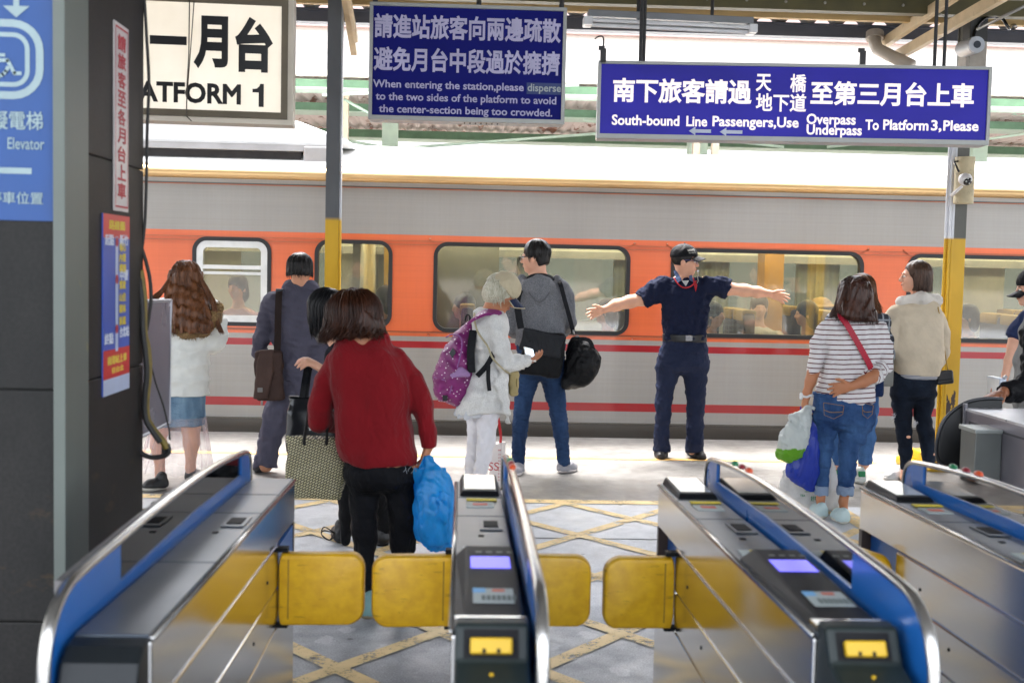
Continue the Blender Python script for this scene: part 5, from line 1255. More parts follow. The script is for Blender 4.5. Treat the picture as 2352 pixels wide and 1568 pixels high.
def guard():
    P = person('security guard in navy uniform and black cap with both arms stretched out', onfloor(1560, 1052))
    tors = B.rows([(300, 1560, 1680, .06), (332, 1500, 1755, .085), (380, 1478, 1772, .112), (450, 1490, 1752, .122), (540, 1500, 1746, .118), (610, 1500, 1744, .116), (650, 1502, 1742, .115)])
    pelv = B.rows([(640, 1502, 1744, .112), (700, 1484, 1754, .122), (760, 1468, 1757, .128), (820, 1462, 1757, .115), (860, 1485, 1735, .085)])
    lL, lR = B.ch([(1534, 800, 68), (1504, 1000, 49), (1493, 1150, 42), (1492, 1275, 50)]), B.ch([(1682, 800, 70), (1688, 1000, 53), (1681, 1150, 48), (1678, 1275, 53)])
    aL = B.ch([(1490, 352, 46), (1390, 420, 38), (1310, 437, 35), (1230, 458, 32), (1165, 482, 20)]); aR = B.ch([(1745, 337, 46), (1868, 362, 36), (1963, 372, 34), (2040, 382, 30), (2108, 392, 20)])
    c = B.p(1622, 203, 0); fr = frame(104, 2)
    S = SDF(.005); head(S, c, fr, neck=B.p(1612, 315, .01), nr=.049)
    S.loft(tors, .04, .9); S.loft(pelv, .03, .78, rk=.10); S.chain(aL, .03); S.chain(aR, .03); S.chain(lL, .03, g=.75); S.chain(lR, .03, g=.75)
    hand(S, B.p(1165, 482), B.p(1062, 512, -.04)-B.p(1165, 482), (.1, -.9, -.35), 1, .10, .16, sc_=1.04)
    hand(S, B.p(2108, 392), B.p(2222, 424, -.04)-B.p(2108, 392), (.1, -.8, -.5), -1, .14, .14, sc_=1.04)
    S.build('body', SKIN2, P)
    eyes(P, c, fr)
    f, r, u = fr
    # hair below the cap
    H = SDF(.006); R3 = np.array([r, f, u]); H.ell(c+u*.024-f*.014, (.082, .099, .094), .01, R3); H.cut(c+f*.055+u*.0, f-u*.25); H.cut(c-u*.052, -u-f*.2)
    H.disp(locks(.002, 3)); H.build('hair', hairm('hair_black', '#0c0b0b', '#221e1d'), P)
    # shirt with short sleeves
    S = SDF(.007); S.loft(tors, .03, 1.0, .006); S.chain(B.ch([(1500, 348, 60), (1440, 385, 58), (1378, 433, 56)]), .03, e=.004, cap=True); S.chain(B.ch([(1748, 334, 58), (1815, 346, 56), (1872, 363, 58)]), .03, e=.004, cap=True)
    S.cut(B.p(1622, 655), (0, 0, -1), .002); S.cut(B.p(1612, 296), (0, .2, 1), .01)
    S.disp(folds(.0065, .11, 11, (1, .4, .8))); S.disp(folds(.003, .045, 12)); S.build('shirt', NAVY, P)
    cm = cloth('collar_blue', '#485878'); N_ = np.array([0, -.004, .002])
    for q in (((1560, 262, -.03), (1581, 332, -.128), (1606, 314, -.132), (1590, 282, -.085), (1572, 258, -.055)), ((1664, 284, -.04), (1676, 328, -.128), (1650, 314, -.134), (1648, 290, -.09))):
        W = [B.p(*t) for t in q]; n = len(W); MB().add(W+[p+N_ for p in W], [tuple(range(n)), tuple(range(n, 2*n))[::-1]]+[(i, n+i, n+(i+1) % n, (i+1) % n) for i in range(n)]).build('collar', cm, P)
    W = [B.p(1607, 317, -.134), B.p(1648, 316, -.136), B.p(1630, 348, -.134)]; MB().add(W+[p+np.array([0, .006, 0]) for p in W], [(0, 1, 2), (5, 4, 3), (0, 3, 4, 1), (1, 4, 5, 2), (2, 5, 3, 0)]).build('undershirt', cloth('undershirt_white', '#b5b5b8'), P)
    S = SDF(.007); S.loft(pelv, .03, 1, .002, rk=.10); S.chain(lL, .035, k2=.012); S.chain(lR, .035, k2=.012); S.cut(B.p(1622, 655), (0, 0, 1), .003); S.cut(B.p(1490, 1290), (0, 0, -1), .003)
    S.disp(folds(.006, .14, 21, (1, 1, .5))); S.disp(folds(.0035, .05, 22)); S.build('trousers', NAVT, P)
    S = SDF(.006); S.loft(B.rows([(620, 1500, 1746, .121), (664, 1500, 1746, .121)]), .01, 1, .006); b = S.build('belt', M('belt_leather', '#17181a', .35), P)
    q = B.p(1648, 645, -.138); MB().box(q[0]-.030, q[0]+.030, q[1], q[1]+.012, q[2]-.024, q[2]+.024, .004).build('buckle', M('buckle_steel', '#8e8f92', .25, .9), b)
    for (hx, hy, tx, ty) in ((1492, 1308, 1486, 1337), (1660, 1312, 1726, 1340)): shoe(P, B.floor(hx, hy), B.floor(tx, ty), SHOEB, SOLEB, .05, .10)
    # cap
    H = SDF(.006); H.ell(c+u*.042-f*.008, (.096, .114, .098), .01, R3); H.cut(c+u*.030, -u+f*.10); cap = H.build('cap', cloth('cap_black', '#111216', .6), P)
    visor('visor', c+u*.030, fr, cloth('visor_black', '#15161a', .5), cap, 1.0, .10)
    MB().sph(c+u*.141-f*.008, (.008, .008, .006), 8, 6).build('cap_button', MATS['cap_black'], cap, smooth=True)
    nn = _n(np.array([.62, -.72, .3])); sax = _n(np.cross(np.array([0, 0, 1.0]), -nn)) ; sax = _n(np.array([-nn[1], nn[0], 0])); upv = _n(np.cross(nn, sax))
    q = c+u*.052+f*.028+np.array([.0, -.072, .012]); 
    k = 0
    pl = Plane(q+nn*.030, sax, upv); mbt = MB()
    put_latin(mbt, pl, 'VANG', -.045, .045, .012, .024, d=0, bold=.04); put_latin(mbt, pl, 'SECURITY', -.035, .045, -.010, .012, d=0, bold=.02)
    # wrap the letters onto the cap
    Cc, Rr = c+u*.042-f*.008, np.array([.0985, .1165, .1005]); W = []
    for p_ in mbt.v:
        d_ = (np.array(p_)-Cc); l_ = R3@d_; kq = 1/np.linalg.norm(l_/Rr); W.append(tuple(Cc+(l_*kq)@R3+0*d_))
    mbt.v = W; mbt.build('lettering', M('cap_letter', '#b9b8b0', .5), cap)
    # glasses, lanyard, whistle, sleeve patch
    g = MB(); e = lambda o: c+r*o[0]+f*o[1]+u*o[2]
    for sg in (-1, 1):
        g.tube([e((sg*.078, -.01, .004)), e((sg*.072, .06, .004)), e((sg*.058, .100, .002))], .0026, 6)
        g.tube([e((sg*(.033+.026*math.cos(t)), .108-.004*abs(math.cos(t)), -.008+.017*math.sin(t))) for t in np.linspace(0, 6.3, 13)], .0022, 5)
    g.tube([e((-.008, .112, .0)), e((.008, .112, .0))], .002, 5); g.build('glasses', M('glasses_frame', '#3a3a78', .3), P, smooth=True)
    red = M('lanyard_red', '#b5101c', .5); mb = MB(); mb.tube(catmull([B.p(1562, 300, -.10), B.p(1585, 335, -.135), B.p(1620, 357, -.14), B.p(1660, 348, -.14), B.p(1690, 318, -.13)], 5), .0055, 6); mb.tube([B.p(1672, 300, -.115), B.p(1680, 340, -.14), B.p(1687, 378, -.145), B.p(1691, 345, -.14), B.p(1686, 330, -.135)], .0055, 6); mb.build('lanyard', red, P, smooth=True)
    mb = MB(); mb.tube([B.p(1690, 258, -.06), B.p(1699, 262, -.075)], .007, 8); mb.sph(B.p(1698, 264, -.07), .010, 10, 8); mb.build('whistle', M('whistle_chrome', '#c9c9cc', .2, .8), P, smooth=True)
    MB().tube(catmull([B.p(1698, 268, -.075), B.p(1700, 285, -.09), B.p(1697, 300, -.11), B.p(1700, 318, -.125), B.p(1694, 332, -.135)], 4), .0035, 6).build('chain', M('chain_metal', '#a3a29a', .3, .8), P, smooth=True)
    T = SDF(.005); T.ell(B.p(1792, 310, -.035), (.030, .022, .016), .01); T.build('sleeve_patch', M('patch_white', '#c9cbd0', .6), P)
guard()
# ------------------------------------------------------------------ young man in a grey hoodie with two black bags
B = Pose(8.83, C5); HOOD = cloth('hoodie_grey', '#77797e', heather=('#56585d', 220)); HAIRB = MATS['hair_black']
def hoodie():
    P = person('young man in grey hooded top and blue jeans seen from behind', onfloor(1240, 1085))
    tors = B.rows([(290, 742, 842, .06), (322, 690, 905, .085), (362, 658, 945, .112), (430, 652, 948, .13), (520, 657, 942, .133), (600, 662, 937, .13), (690, 657, 935, .128)])
    pelv = B.rows([(670, 670, 936, .12), (740, 668, 938, .13), (800, 668, 938, .135), (860, 672, 934, .115), (890, 690, 915, .09)])
    lL, lR = B.ch([(733, 850, 66), (706, 980, 54), (694, 1070, 49), (682, 1200, 43), (671, 1345, 36)]), B.ch([(868, 850, 68), (888, 980, 56), (902, 1070, 50), (920, 1200, 42), (936, 1350, 37)])
    aL, aR = B.ch([(672, 362, 48), (642, 450, 46), (630, 570, 44, .02), (655, 610, 38, .2)]), B.ch([(925, 365, 48), (955, 460, 44), (962, 550, 42, .03), (940, 600, 34, .2)])
    c = B.p(772, 180); fr = frame(-68, 3); f, r, u = fr; R3 = np.array([r, f, u])
    S = SDF(.007); head(S, c, fr, neck=B.p(795, 305, .0)); S.loft(tors, .04, .9); S.loft(pelv, .03, .78, rk=.10); S.chain(aL, .03, g=.8); S.chain(aR, .03, g=.8); S.chain(lL, .03, g=.8); S.chain(lR, .03, g=.8)
    hand(S, aL[-1][0], (.3, .9, .1), (.3, 0, -1), 1, .5); hand(S, aR[-1][0], (-.3, .9, .1), (-.3, 0, -1), -1, .5)
    S.build('body', SKIN2, P); eyes(P, c, fr)
    H = SDF(.006); H.ell(c+u*.036-f*.014, (.086, .104, .098), .01, R3); H.ell(c-f*.055-u*.025, (.07, .055, .075), .02, R3); H.cut(c+f*.068-u*.012, f*.9-u*.35); H.ell(c+f*.075-u*.055, (.1, .07, .07), .01, R3, 'sub'); H.ell(c-r*.085-f*.0-u*.035, (.03, .022, .03), .006, R3, 'sub'); H.cut(c-u*.088, -u-f*.3)
    H.disp(locks(.003, 5)); H.build('hair', HAIRB, P); strands(P, HAIRB, c+u*.03-f*.012, fr, (.088, .106, .102), c[2]-.03, 130, .0036, 4, face=66, top=4, jit=.012, flare=-.02)
    g = MB(); e = lambda o: c+r*o[0]+f*o[1]+u*o[2]; g.tube([e((-.080, -.0, .004)), e((-.076, .06, .002)), e((-.06, .102, -.002))], .004, 6); g.tube([e((-.035+.026*math.cos(t), .108, -.008+.018*math.sin(t))) for t in np.linspace(0, 6.3, 13)], .003, 5); g.build('glasses', M('glasses_black', '#101012', .3), P, smooth=True)
    S = SDF(.007); S.loft(tors, .03, 1, .004); S.chain(aL, .025, e=.004, k2=.012); S.chain(aR, .025, e=.004, k2=.012)
    S.ell(B.p(792, 350, -.11), (.13, .062, .085), .02); S.cone(B.p(700, 315, -.03), B.p(775, 425, -.125), .045, .035, .03); S.cone(B.p(890, 320, -.03), B.p(800, 425, -.125), .045, .035, .03); S.ell(B.p(800, 292, -.01), (.055, .06, .05), .01, mode='sub')
    S.cut(B.p(800, 690), (0, 0, -1)); S.disp(folds(.007, .12, 31, (1, .4, .9))); S.disp(folds(.003, .05, 32)); S.build('hooded_top', HOOD, P)
    MB().tube(catmull([B.p(x, y, d) for x, y, d in ((698, 322, -.07), (738, 388, -.148), (766, 425, -.170), (794, 437, -.176), (822, 425, -.170), (850, 388, -.148), (893, 326, -.07))], 5), .0055, 6).build('hood_seam', cloth('seam_grey', '#5b5d62'), P, smooth=True)
    T = SDF(.006); T.ell(B.p(800, 308, -.065), (.105, .06, .045), .02); T.ell(B.p(795, 292, .0), (.056, .06, .09), .01, mode='sub'); T.build('hood_lining', cloth('hood_black', '#17181b'), P)
    S = SDF(.007); S.loft(pelv, .03, 1, .003, rk=.10); S.chain(lL, .035, k2=.012); S.chain(lR, .035, k2=.012); S.cut(B.p(670, 1362), (0, 0, -1)); S.disp(folds(.005, .11, 41, (.6, .6, 1.2))); S.disp(folds(.003, .04, 42, (.5, .5, 1.5))); S.build('jeans', denim('denim_blue', '#1c2b46', '#324a6e'), P)
    up, so_ = M('sneaker_grey', '#84848a', .7, var=.15), M('sneaker_sole', '#c9c1c0', .6)
    for (a, b) in (((676, 1395), (664, 1432)), ((925, 1412), (998, 1398))):
        o = shoe(P, B.floor(*a), B.floor(*b), up, so_, .047, .09); 
    return P
hoodie()
def messenger():
    T = thing('messenger_bag', 'black messenger bag worn across the back of the man in grey', 'bag', B.p(812, 725, -.19))
    a = math.radians(-6); Rm = np.array([[math.cos(a), 0, math.sin(a)], [0, 1, 0], [-math.sin(a), 0, math.cos(a)]])
    S = SDF(.007); S.box(B.p(812, 735, -.19), (.158, .045, .165), Rm, .03); S.disp(folds(.005, .12, 51)); S.build('body', cloth('bag_black', '#121315', .55), T)
    S = SDF(.006); S.box(B.p(808, 672, -.232), (.155, .012, .085), np.array([[math.cos(a*2), 0, math.sin(a*2)], [0, 1, 0], [-math.sin(a*2), 0, math.cos(a*2)]]), .011); S.disp(folds(.004, .12, 53)); S.build('flap', cloth('bag_flap', '#202226', .42), T)
    ribbon([B.p(690, 590, -.19), B.p(678, 520, -.17), B.p(668, 430, -.16), B.p(690, 350, -.10)], .05, .004, cloth('strap_black', '#1b1c20', .6), 'strap', T)
messenger()
def duffel():
    T = thing('duffel_bag', 'bulging black duffel bag hanging at the side of the man in grey', 'bag', B.p(1035, 790, -.06))
    S = SDF(.007); S.chain([(B.p(x, y, -.06), r*B.m) for x, y, r in ((1005, 672, 38), (1035, 740, 72), (1040, 800, 88), (1020, 850, 80))], .05, ((0, 1, 0), 1.25)); S.cone(B.p(1090, 760, -.06), B.p(960, 890, -.06), 48*B.m, 46*B.m, .04, ((0, 1, 0), 1.6))
    S.disp(folds(.008, .12, 61)); S.disp(folds(.004, .05, 62)); S.build('body', cloth('duffel_black', '#17181a', .5), T)
    ribbon([B.p(985, 650, -.10), B.p(1075, 655, -.12), B.p(1105, 720, -.14)], .03, .006, MATS['strap_black'], 'handle', T)
    ribbon([B.p(990, 618, -.08), B.p(965, 520, -.115), B.p(940, 430, -.145), B.p(915, 338, -.12), B.p(900, 318, -.05)], .032, .004, MATS['strap_black'], 'strap', T)
    MB().tube([B.p(988, 596, -.085), B.p(992, 628, -.08)], .009, 8).build('clip', M('clip_steel', '#9c9da0', .3, .9), T, smooth=True)
duffel()
# ------------------------------------------------------------------ white-haired woman with the purple backpack
B = Pose(7.7, C5); CARD = cloth('cardigan_grey', '#d0d0ce', heather=('#c0c0be', 160), bump=.1); WHT = cloth('white_trousers', '#d2d1d6', weave=600)
def elder():
    P = person('white-haired woman in cream cap and pale cardigan looking down at her phone', onfloor(1095, 1160))
    tors = B.rows([(490, 462, 590, .10), (520, 428, 604, .155), (560, 412, 620, .185), (680, 412, 606, .185), (800, 408, 600, .18), (900, 378, 606, .185), (1000, 345, 612, .19), (1060, 335, 612, .195)])
    far, near = B.ch([(450, 1020, 72, .09), (428, 1240, 52, .09), (400, 1430, 38, .09), (398, 1590, 30, .09)]), B.ch([(508, 1030, 74, -.08), (488, 1240, 52, -.08), (456, 1430, 42, -.08), (450, 1600, 31, -.09)])
    aN = B.ch([(545, 555, 56, -.15), (572, 700, 54, -.17), (600, 790, 48, -.17), (660, 785, 40, -.14), (718, 772, 30, -.10)]); aF = B.ch([(545, 555, 50, .15), (590, 780, 44, .17), (700, 790, 30, .05)])
    c = B.p(585, 382); fr = frame(92, 34); f, r, u = fr; R3 = np.array([r, f, u])
    S = SDF(.006); head(S, c, fr, neck=B.p(520, 480), nr=.050); S.loft(tors, .04, .85); S.chain(far, .012, g=.62); S.chain(near, .012, g=.62); S.chain(aN, .03, g=.6); S.chain(aF, .03, g=.6)
    hand(S, B.p(716, 778, -.10), (.85, .35, .25), (.0, .2, 1), 1, .45, .05, sc_=.9); hand(S, B.p(700, 790, .05), (.85, -.3, .3), (0, 0, 1), -1, .5, .05, sc_=.9)
    S.build('body', SKINT, P); eyes(P, c, fr)
    HW = hairm('hair_white', '#85826f', '#d9d5c2', .45)
    H = SDF(.006); H.ell(c+u*.018-f*.020, (.090, .106, .100), .01, R3); H.ell(c-f*.045-u*.04, (.090, .075, .08), .03, R3); H.ell(c+f*.105-u*.055, (.1, .066, .11), .01, R3, 'sub'); H.cut(c+f*.085+u*.02, f); H.cut(B.p(540, 446), (.12, 0, -1)); H.disp(locks(.004, 8, 300)); H.build('hair', HW, P)
    strands(P, HW, c+u*.012-f*.02, fr, (.094, .110, .10), lambda ph: B.p(540, 440)[2], 170, .0036, 5, face=72, top=25, flare=-.015, jit=.01)
    H = SDF(.006); H.ell(c+u*.040-f*.008, (.098, .112, .098), .01, R3); H.cut(c+u*.024-f*.02, -u-f*.22); H.cone(c-f*.105+u*.06, c-f*.105+u*.075, .03, .03, .004, None, 'sub'); H.disp(folds(.002, .05, 71)); cap = H.build('cap', cloth('cap_cream', '#b5aa90', .8), P)
    visor('visor', c+u*.004, fr, cloth('visor_navy', '#222b45', .7), cap, 1.05, .12, .04, MATS['cap_cream'])
    S = SDF(.007); S.loft(tors, .03, 1, .004); S.chain(aN, .02, e=.004, k2=.012); S.chain(aF, .03, e=.002)
    S.cone(B.p(590, 850, -.16), B.p(618, 1120, -.13), .025, .016, .03, ((0, 1, 0), 2.0)); S.cone(B.p(560, 900, -.18), B.p(600, 1065, -.17), .03, .022, .03); S.cone(B.p(430, 980, -.17), B.p(345, 1075, -.10), .05, .03, .04)
    S.cone(B.p(462, 508, -.05), B.p(565, 528, -.08), .046, .036, .03); S.cone(B.p(462, 508, .05), B.p(565, 528, .08), .046, .036, .03)
    S.cut(B.p(720, 772), (1, .2, -.05), .004); S.cut(B.p(620, 1145), (0, 0, -1)); S.disp(folds(.009, .12, 81, (1, 1, .2))); S.disp(folds(.0015, .04, 82, (1, 1, .3))); S.build('cardigan', CARD, P)
    S = SDF(.008); S.loft(B.rows([(1010, 330, 600, .17), (1085, 310, 480, .165)]), .02); S.disp(folds(.008, .05, 83, (1, 1, .1))); S.build('blouse_hem', cloth('blouse_white', '#b9bcc2'), P)
    S = SDF(.007); S.chain(far, .012, e=-.003); S.chain(near, .012, e=-.003); S.disp(folds(.005, .10, 91, (.7, .7, 1))); S.disp(folds(.003, .04, 92)); S.build('trousers', WHT, P)
    for q in ((398, 1625, .09), (450, 1640, -.09)):
        a = B.p(*q[:2], q[2]); a[2] = 0; shoe(P, a+(-.04, 0, 0), a+(.18, 0, 0), M('shoe_pale', '#a9a6a6', .6), M('sole_pale', '#c9c7c3', .6))
    # watch the sleeve folds at the wrist
    for i in range(4):
        a = B.p(672+i*14, 784-i*4, -.14+i*.012); MB().tube([a+np.array([.01*math.cos(t)*.3, .038*math.cos(t), .038*math.sin(t)]) for t in np.linspace(0, 6.3, 16)], .006, 6).build('cuff_fold', CARD, P, smooth=True)
elder()
def phone():
    T = thing('phone', 'white mobile phone held by the white-haired woman', 'phone', B.p(742, 735, -.06))
    o = B.p(740, 736, -.07); a = _n(np.array([.80, .25, -.22])); b = _n(np.array([-.25, .75, .55])); b = _n(b-a*(a@b)); n = np.cross(a, b)
    Bx = lambda w0, w1, l, t0, t1: [o+a*x+b*y+n*t for t in (t0, t1) for x, y in ((w0, -l), (w1, -l), (w1, l), (w0, l))]
    MB().hexa(Bx(-.035, .035, .068, -.004, .004)).build('body', M('phone_white', '#d8d5d0', .3), T, bevel=.003)
    MB().add([o+a*x+b*y+n*.0046 for x, y in ((-.03, -.054), (.03, -.054), (.03, .054), (-.03, .054))], [(0, 1, 2, 3)]).build('screen', emis('phone_screen', '#9fc2d8', .35), T)
phone()
def backpack():
    T = thing('backpack', 'purple backpack with small white dots on the white-haired woman', 'backpack', B.p(310, 800, .0))
    s = N('dotted_purple'); P_ = s.map((1, 1.0, 1)); vo = s.n('TexVoronoi'); vo.inputs['Scale'].default_value = 42; vo.inputs['Randomness'].default_value = .25; s.l(s.map((1, .6, 1), (0, 0, 0), (0, .6, 0)), vo.inputs['Vector'])
    base = s.ramp(s.noise(s.map(), 8, 4), [(.3, lin('#5e1350')), (.7, lin('#851c70'))]); s.col(s.mix(s.ramp(vo.outputs['Distance'], [(.17, (1, 1, 1)), (.21, (0, 0, 0))]), base, lin('#d8c8d4'))); s.set(rough=.5); s.bump(s.noise(s.map(), 22, 4), .3, .004); DP = s.m
    S = SDF(.007); Yf = ((0, 1, 0), 1.35)
    S.chain([(B.p(x, y, 0), r*B.m) for x, y, r in ((398, 580, 36), (370, 660, 62), (335, 760, 96), (318, 850, 112), (322, 930, 98))], .05, Yf); S.cone(B.p(270, 940, 0), B.p(390, 950, 0), 70*B.m, 66*B.m, .03, Yf); S.cone(B.p(248, 880, 0), B.p(262, 940, 0), 58*B.m, 58*B.m, .03, ((0, 1, 0), 1.9))
    S.disp(folds(.006, .11, 101, (1, .6, .6))); S.disp(folds(.003, .05, 102)); S.build('body', DP, T)
    pz = M('zip_lilac', '#7d4a86', .5)
    MB().tube(catmull([B.p(262, 640, -.10), B.p(300, 622, -.14), B.p(345, 640, -.155), B.p(352, 700, -.165), B.p(330, 800, -.178), B.p(300, 900, -.178), B.p(285, 960, -.165)], 5), .0045, 6).build('zip', pz, T, smooth=True)
    MB().tube(catmull([B.p(195, 868, -.10), B.p(240, 880, -.15), B.p(290, 890, -.17)], 5), .0045, 6).build('zip', pz, T, smooth=True)
    o = B.p(299, 730, -.162); mb = MB(); mb.hexa([o+np.array(q) for q in ((-.02, 0, 0), (0, 0, -.034), (.022, 0, .004), (.002, 0, .036), (-.02, .02, 0), (0, .02, -.034), (.022, .02, .004), (.002, .02, .036))]); mb.build('leather_patch', M('patch_dark', '#2b3136', .4), T)
    o = B.p(257, 985, -.125); MB().box(o[0]-.014, o[0]+.014, o[1]-.012, o[1]+.03, o[2]-.018, o[2]+.018).build('label_patch', M('label_black', '#151518', .6), T)
    S = SDF(.006); S.chain([(B.p(300, 860, -.17), .022), (B.p(345, 838, -.17), .03), (B.p(385, 850, -.15), .02)], .02); S.build('pocket_cloth', cloth('pocket_lilac', '#9a7ba8'), T)
    ribbon([B.p(392, 560, -.12), B.p(440, 520, -.165), B.p(490, 498, -.175), B.p(545, 500, -.172), B.p(566, 515, -.178)], .062, .018, DP, 'shoulder_strap', T, (0, -.4, 1))
    ribbon([B.p(418, 600, -.12), B.p(404, 720, -.15), B.p(408, 840, -.15)], .05, .02, MATS['strap_black'], 'back_pad', T)
    ribbon([B.p(540, 720, -.205), B.p(495, 800, -.20), B.p(440, 860, -.17)], .034, .005, MATS['strap_black'], 'lower_strap', T)
    ribbon([B.p(505, 800, -.205), B.p(503, 870, -.21), B.p(510, 945, -.215)], .026, .004, MATS['strap_black'], 'strap_end', T)
    MB().tube(catmull([B.p(372, 545, -.02), B.p(378, 515, -.02), B.p(395, 515, -.02), B.p(400, 545, -.02)], 4), .006, 6).build('grab_loop', MATS['strap_black'], T, smooth=True)
backpack()
def pouch():
    T = thing('shoulder_pouch', 'small beige shoulder pouch in front of the white-haired woman', 'bag', B.p(650, 890, -.05))
    S = SDF(.006); S.box(B.p(648, 895, -.05), (.030, .09, .085), None, .02); S.disp(folds(.003, .06, 111)); S.build('body', cloth('pouch_beige', '#9c8e66', .7), T)
    MB().tube([B.p(668, 850, -.13), B.p(664, 900, -.14), B.p(668, 940, -.13)], .004, 6).build('zip', M('zip_brass', '#6d6238', .3, .8), T, smooth=True)
    MB().tube(catmull([B.p(424, 500, -.14), B.p(428, 560, -.175), B.p(450, 620, -.20), B.p(500, 690, -.215), B.p(530, 760, -.235), B.p(600, 830, -.22), B.p(640, 850, -.1)], 5), .0065, 6).build('strap', cloth('strap_beige', '#a89f84'), T, smooth=True)
pouch()
def paperbag():
    T = thing('paper_bag', 'white paper carrier bag with red letters beside the white trousers', 'bag', B.p(555, 1350, .25))
    o = B.p(552, 1240, .25); x0, x1 = B.p(505, 1340, .25)[0], B.p(602, 1340, .25)[0]; zt = o[2]; y = o[1]
    mb = MB(); mb.hexa([(x0, y, zt-.38), (x1-.03, y, zt-.38), (x1-.03, y+.1, zt-.38), (x0, y+.1, zt-.38), (x0+.02, y, zt-.02), (x1-.03, y, zt), (x1-.03, y+.1, zt), (x0+.02, y+.1, zt-.02)]); mb.hexa([(x1-.029, y, zt-.38), (x1+.0, y+.05, zt-.38), (x1+.0, y+.1, zt-.38), (x1-.029, y+.1, zt-.38), (x1-.029, y, zt), (x1, y+.05, zt-.005), (x1, y+.1, zt-.005), (x1-.029, y+.1, zt)])
    mb.build('body', M('bag_paper', '#d3cdcb', .6, bump=.2, bs=25), T)
    pl = Plane((x0, y-.002, zt), (1, 0, 0)); mbt = MB(); put_latin(mbt, pl, 'SS', .0, (x1-x0)-.045, -.19, .055, d=.001); put_latin(mbt, pl, 'SWISS', .062, (x1-x0)-.032, -.056, .011, d=.001, bold=.03)
    for i in range(9): put_rect(mbt, pl, .068, .072, -.085-i*.022, -.075-i*.022, .001); put_rect(mbt, pl, .078, .081, -.085-i*.022, -.075-i*.022, .001)
    mbt.lines('lettering', M('bag_red', '#a8272f', .5), T)
    ribbon([B.p(572, 1250, .26), B.p(575, 1215, .26), B.p(572, 1175, .26), B.p(560, 1100, .22)], .018, .003, M('ribbon_red', '#b0141f', .5), 'handle', T)
paperbag()
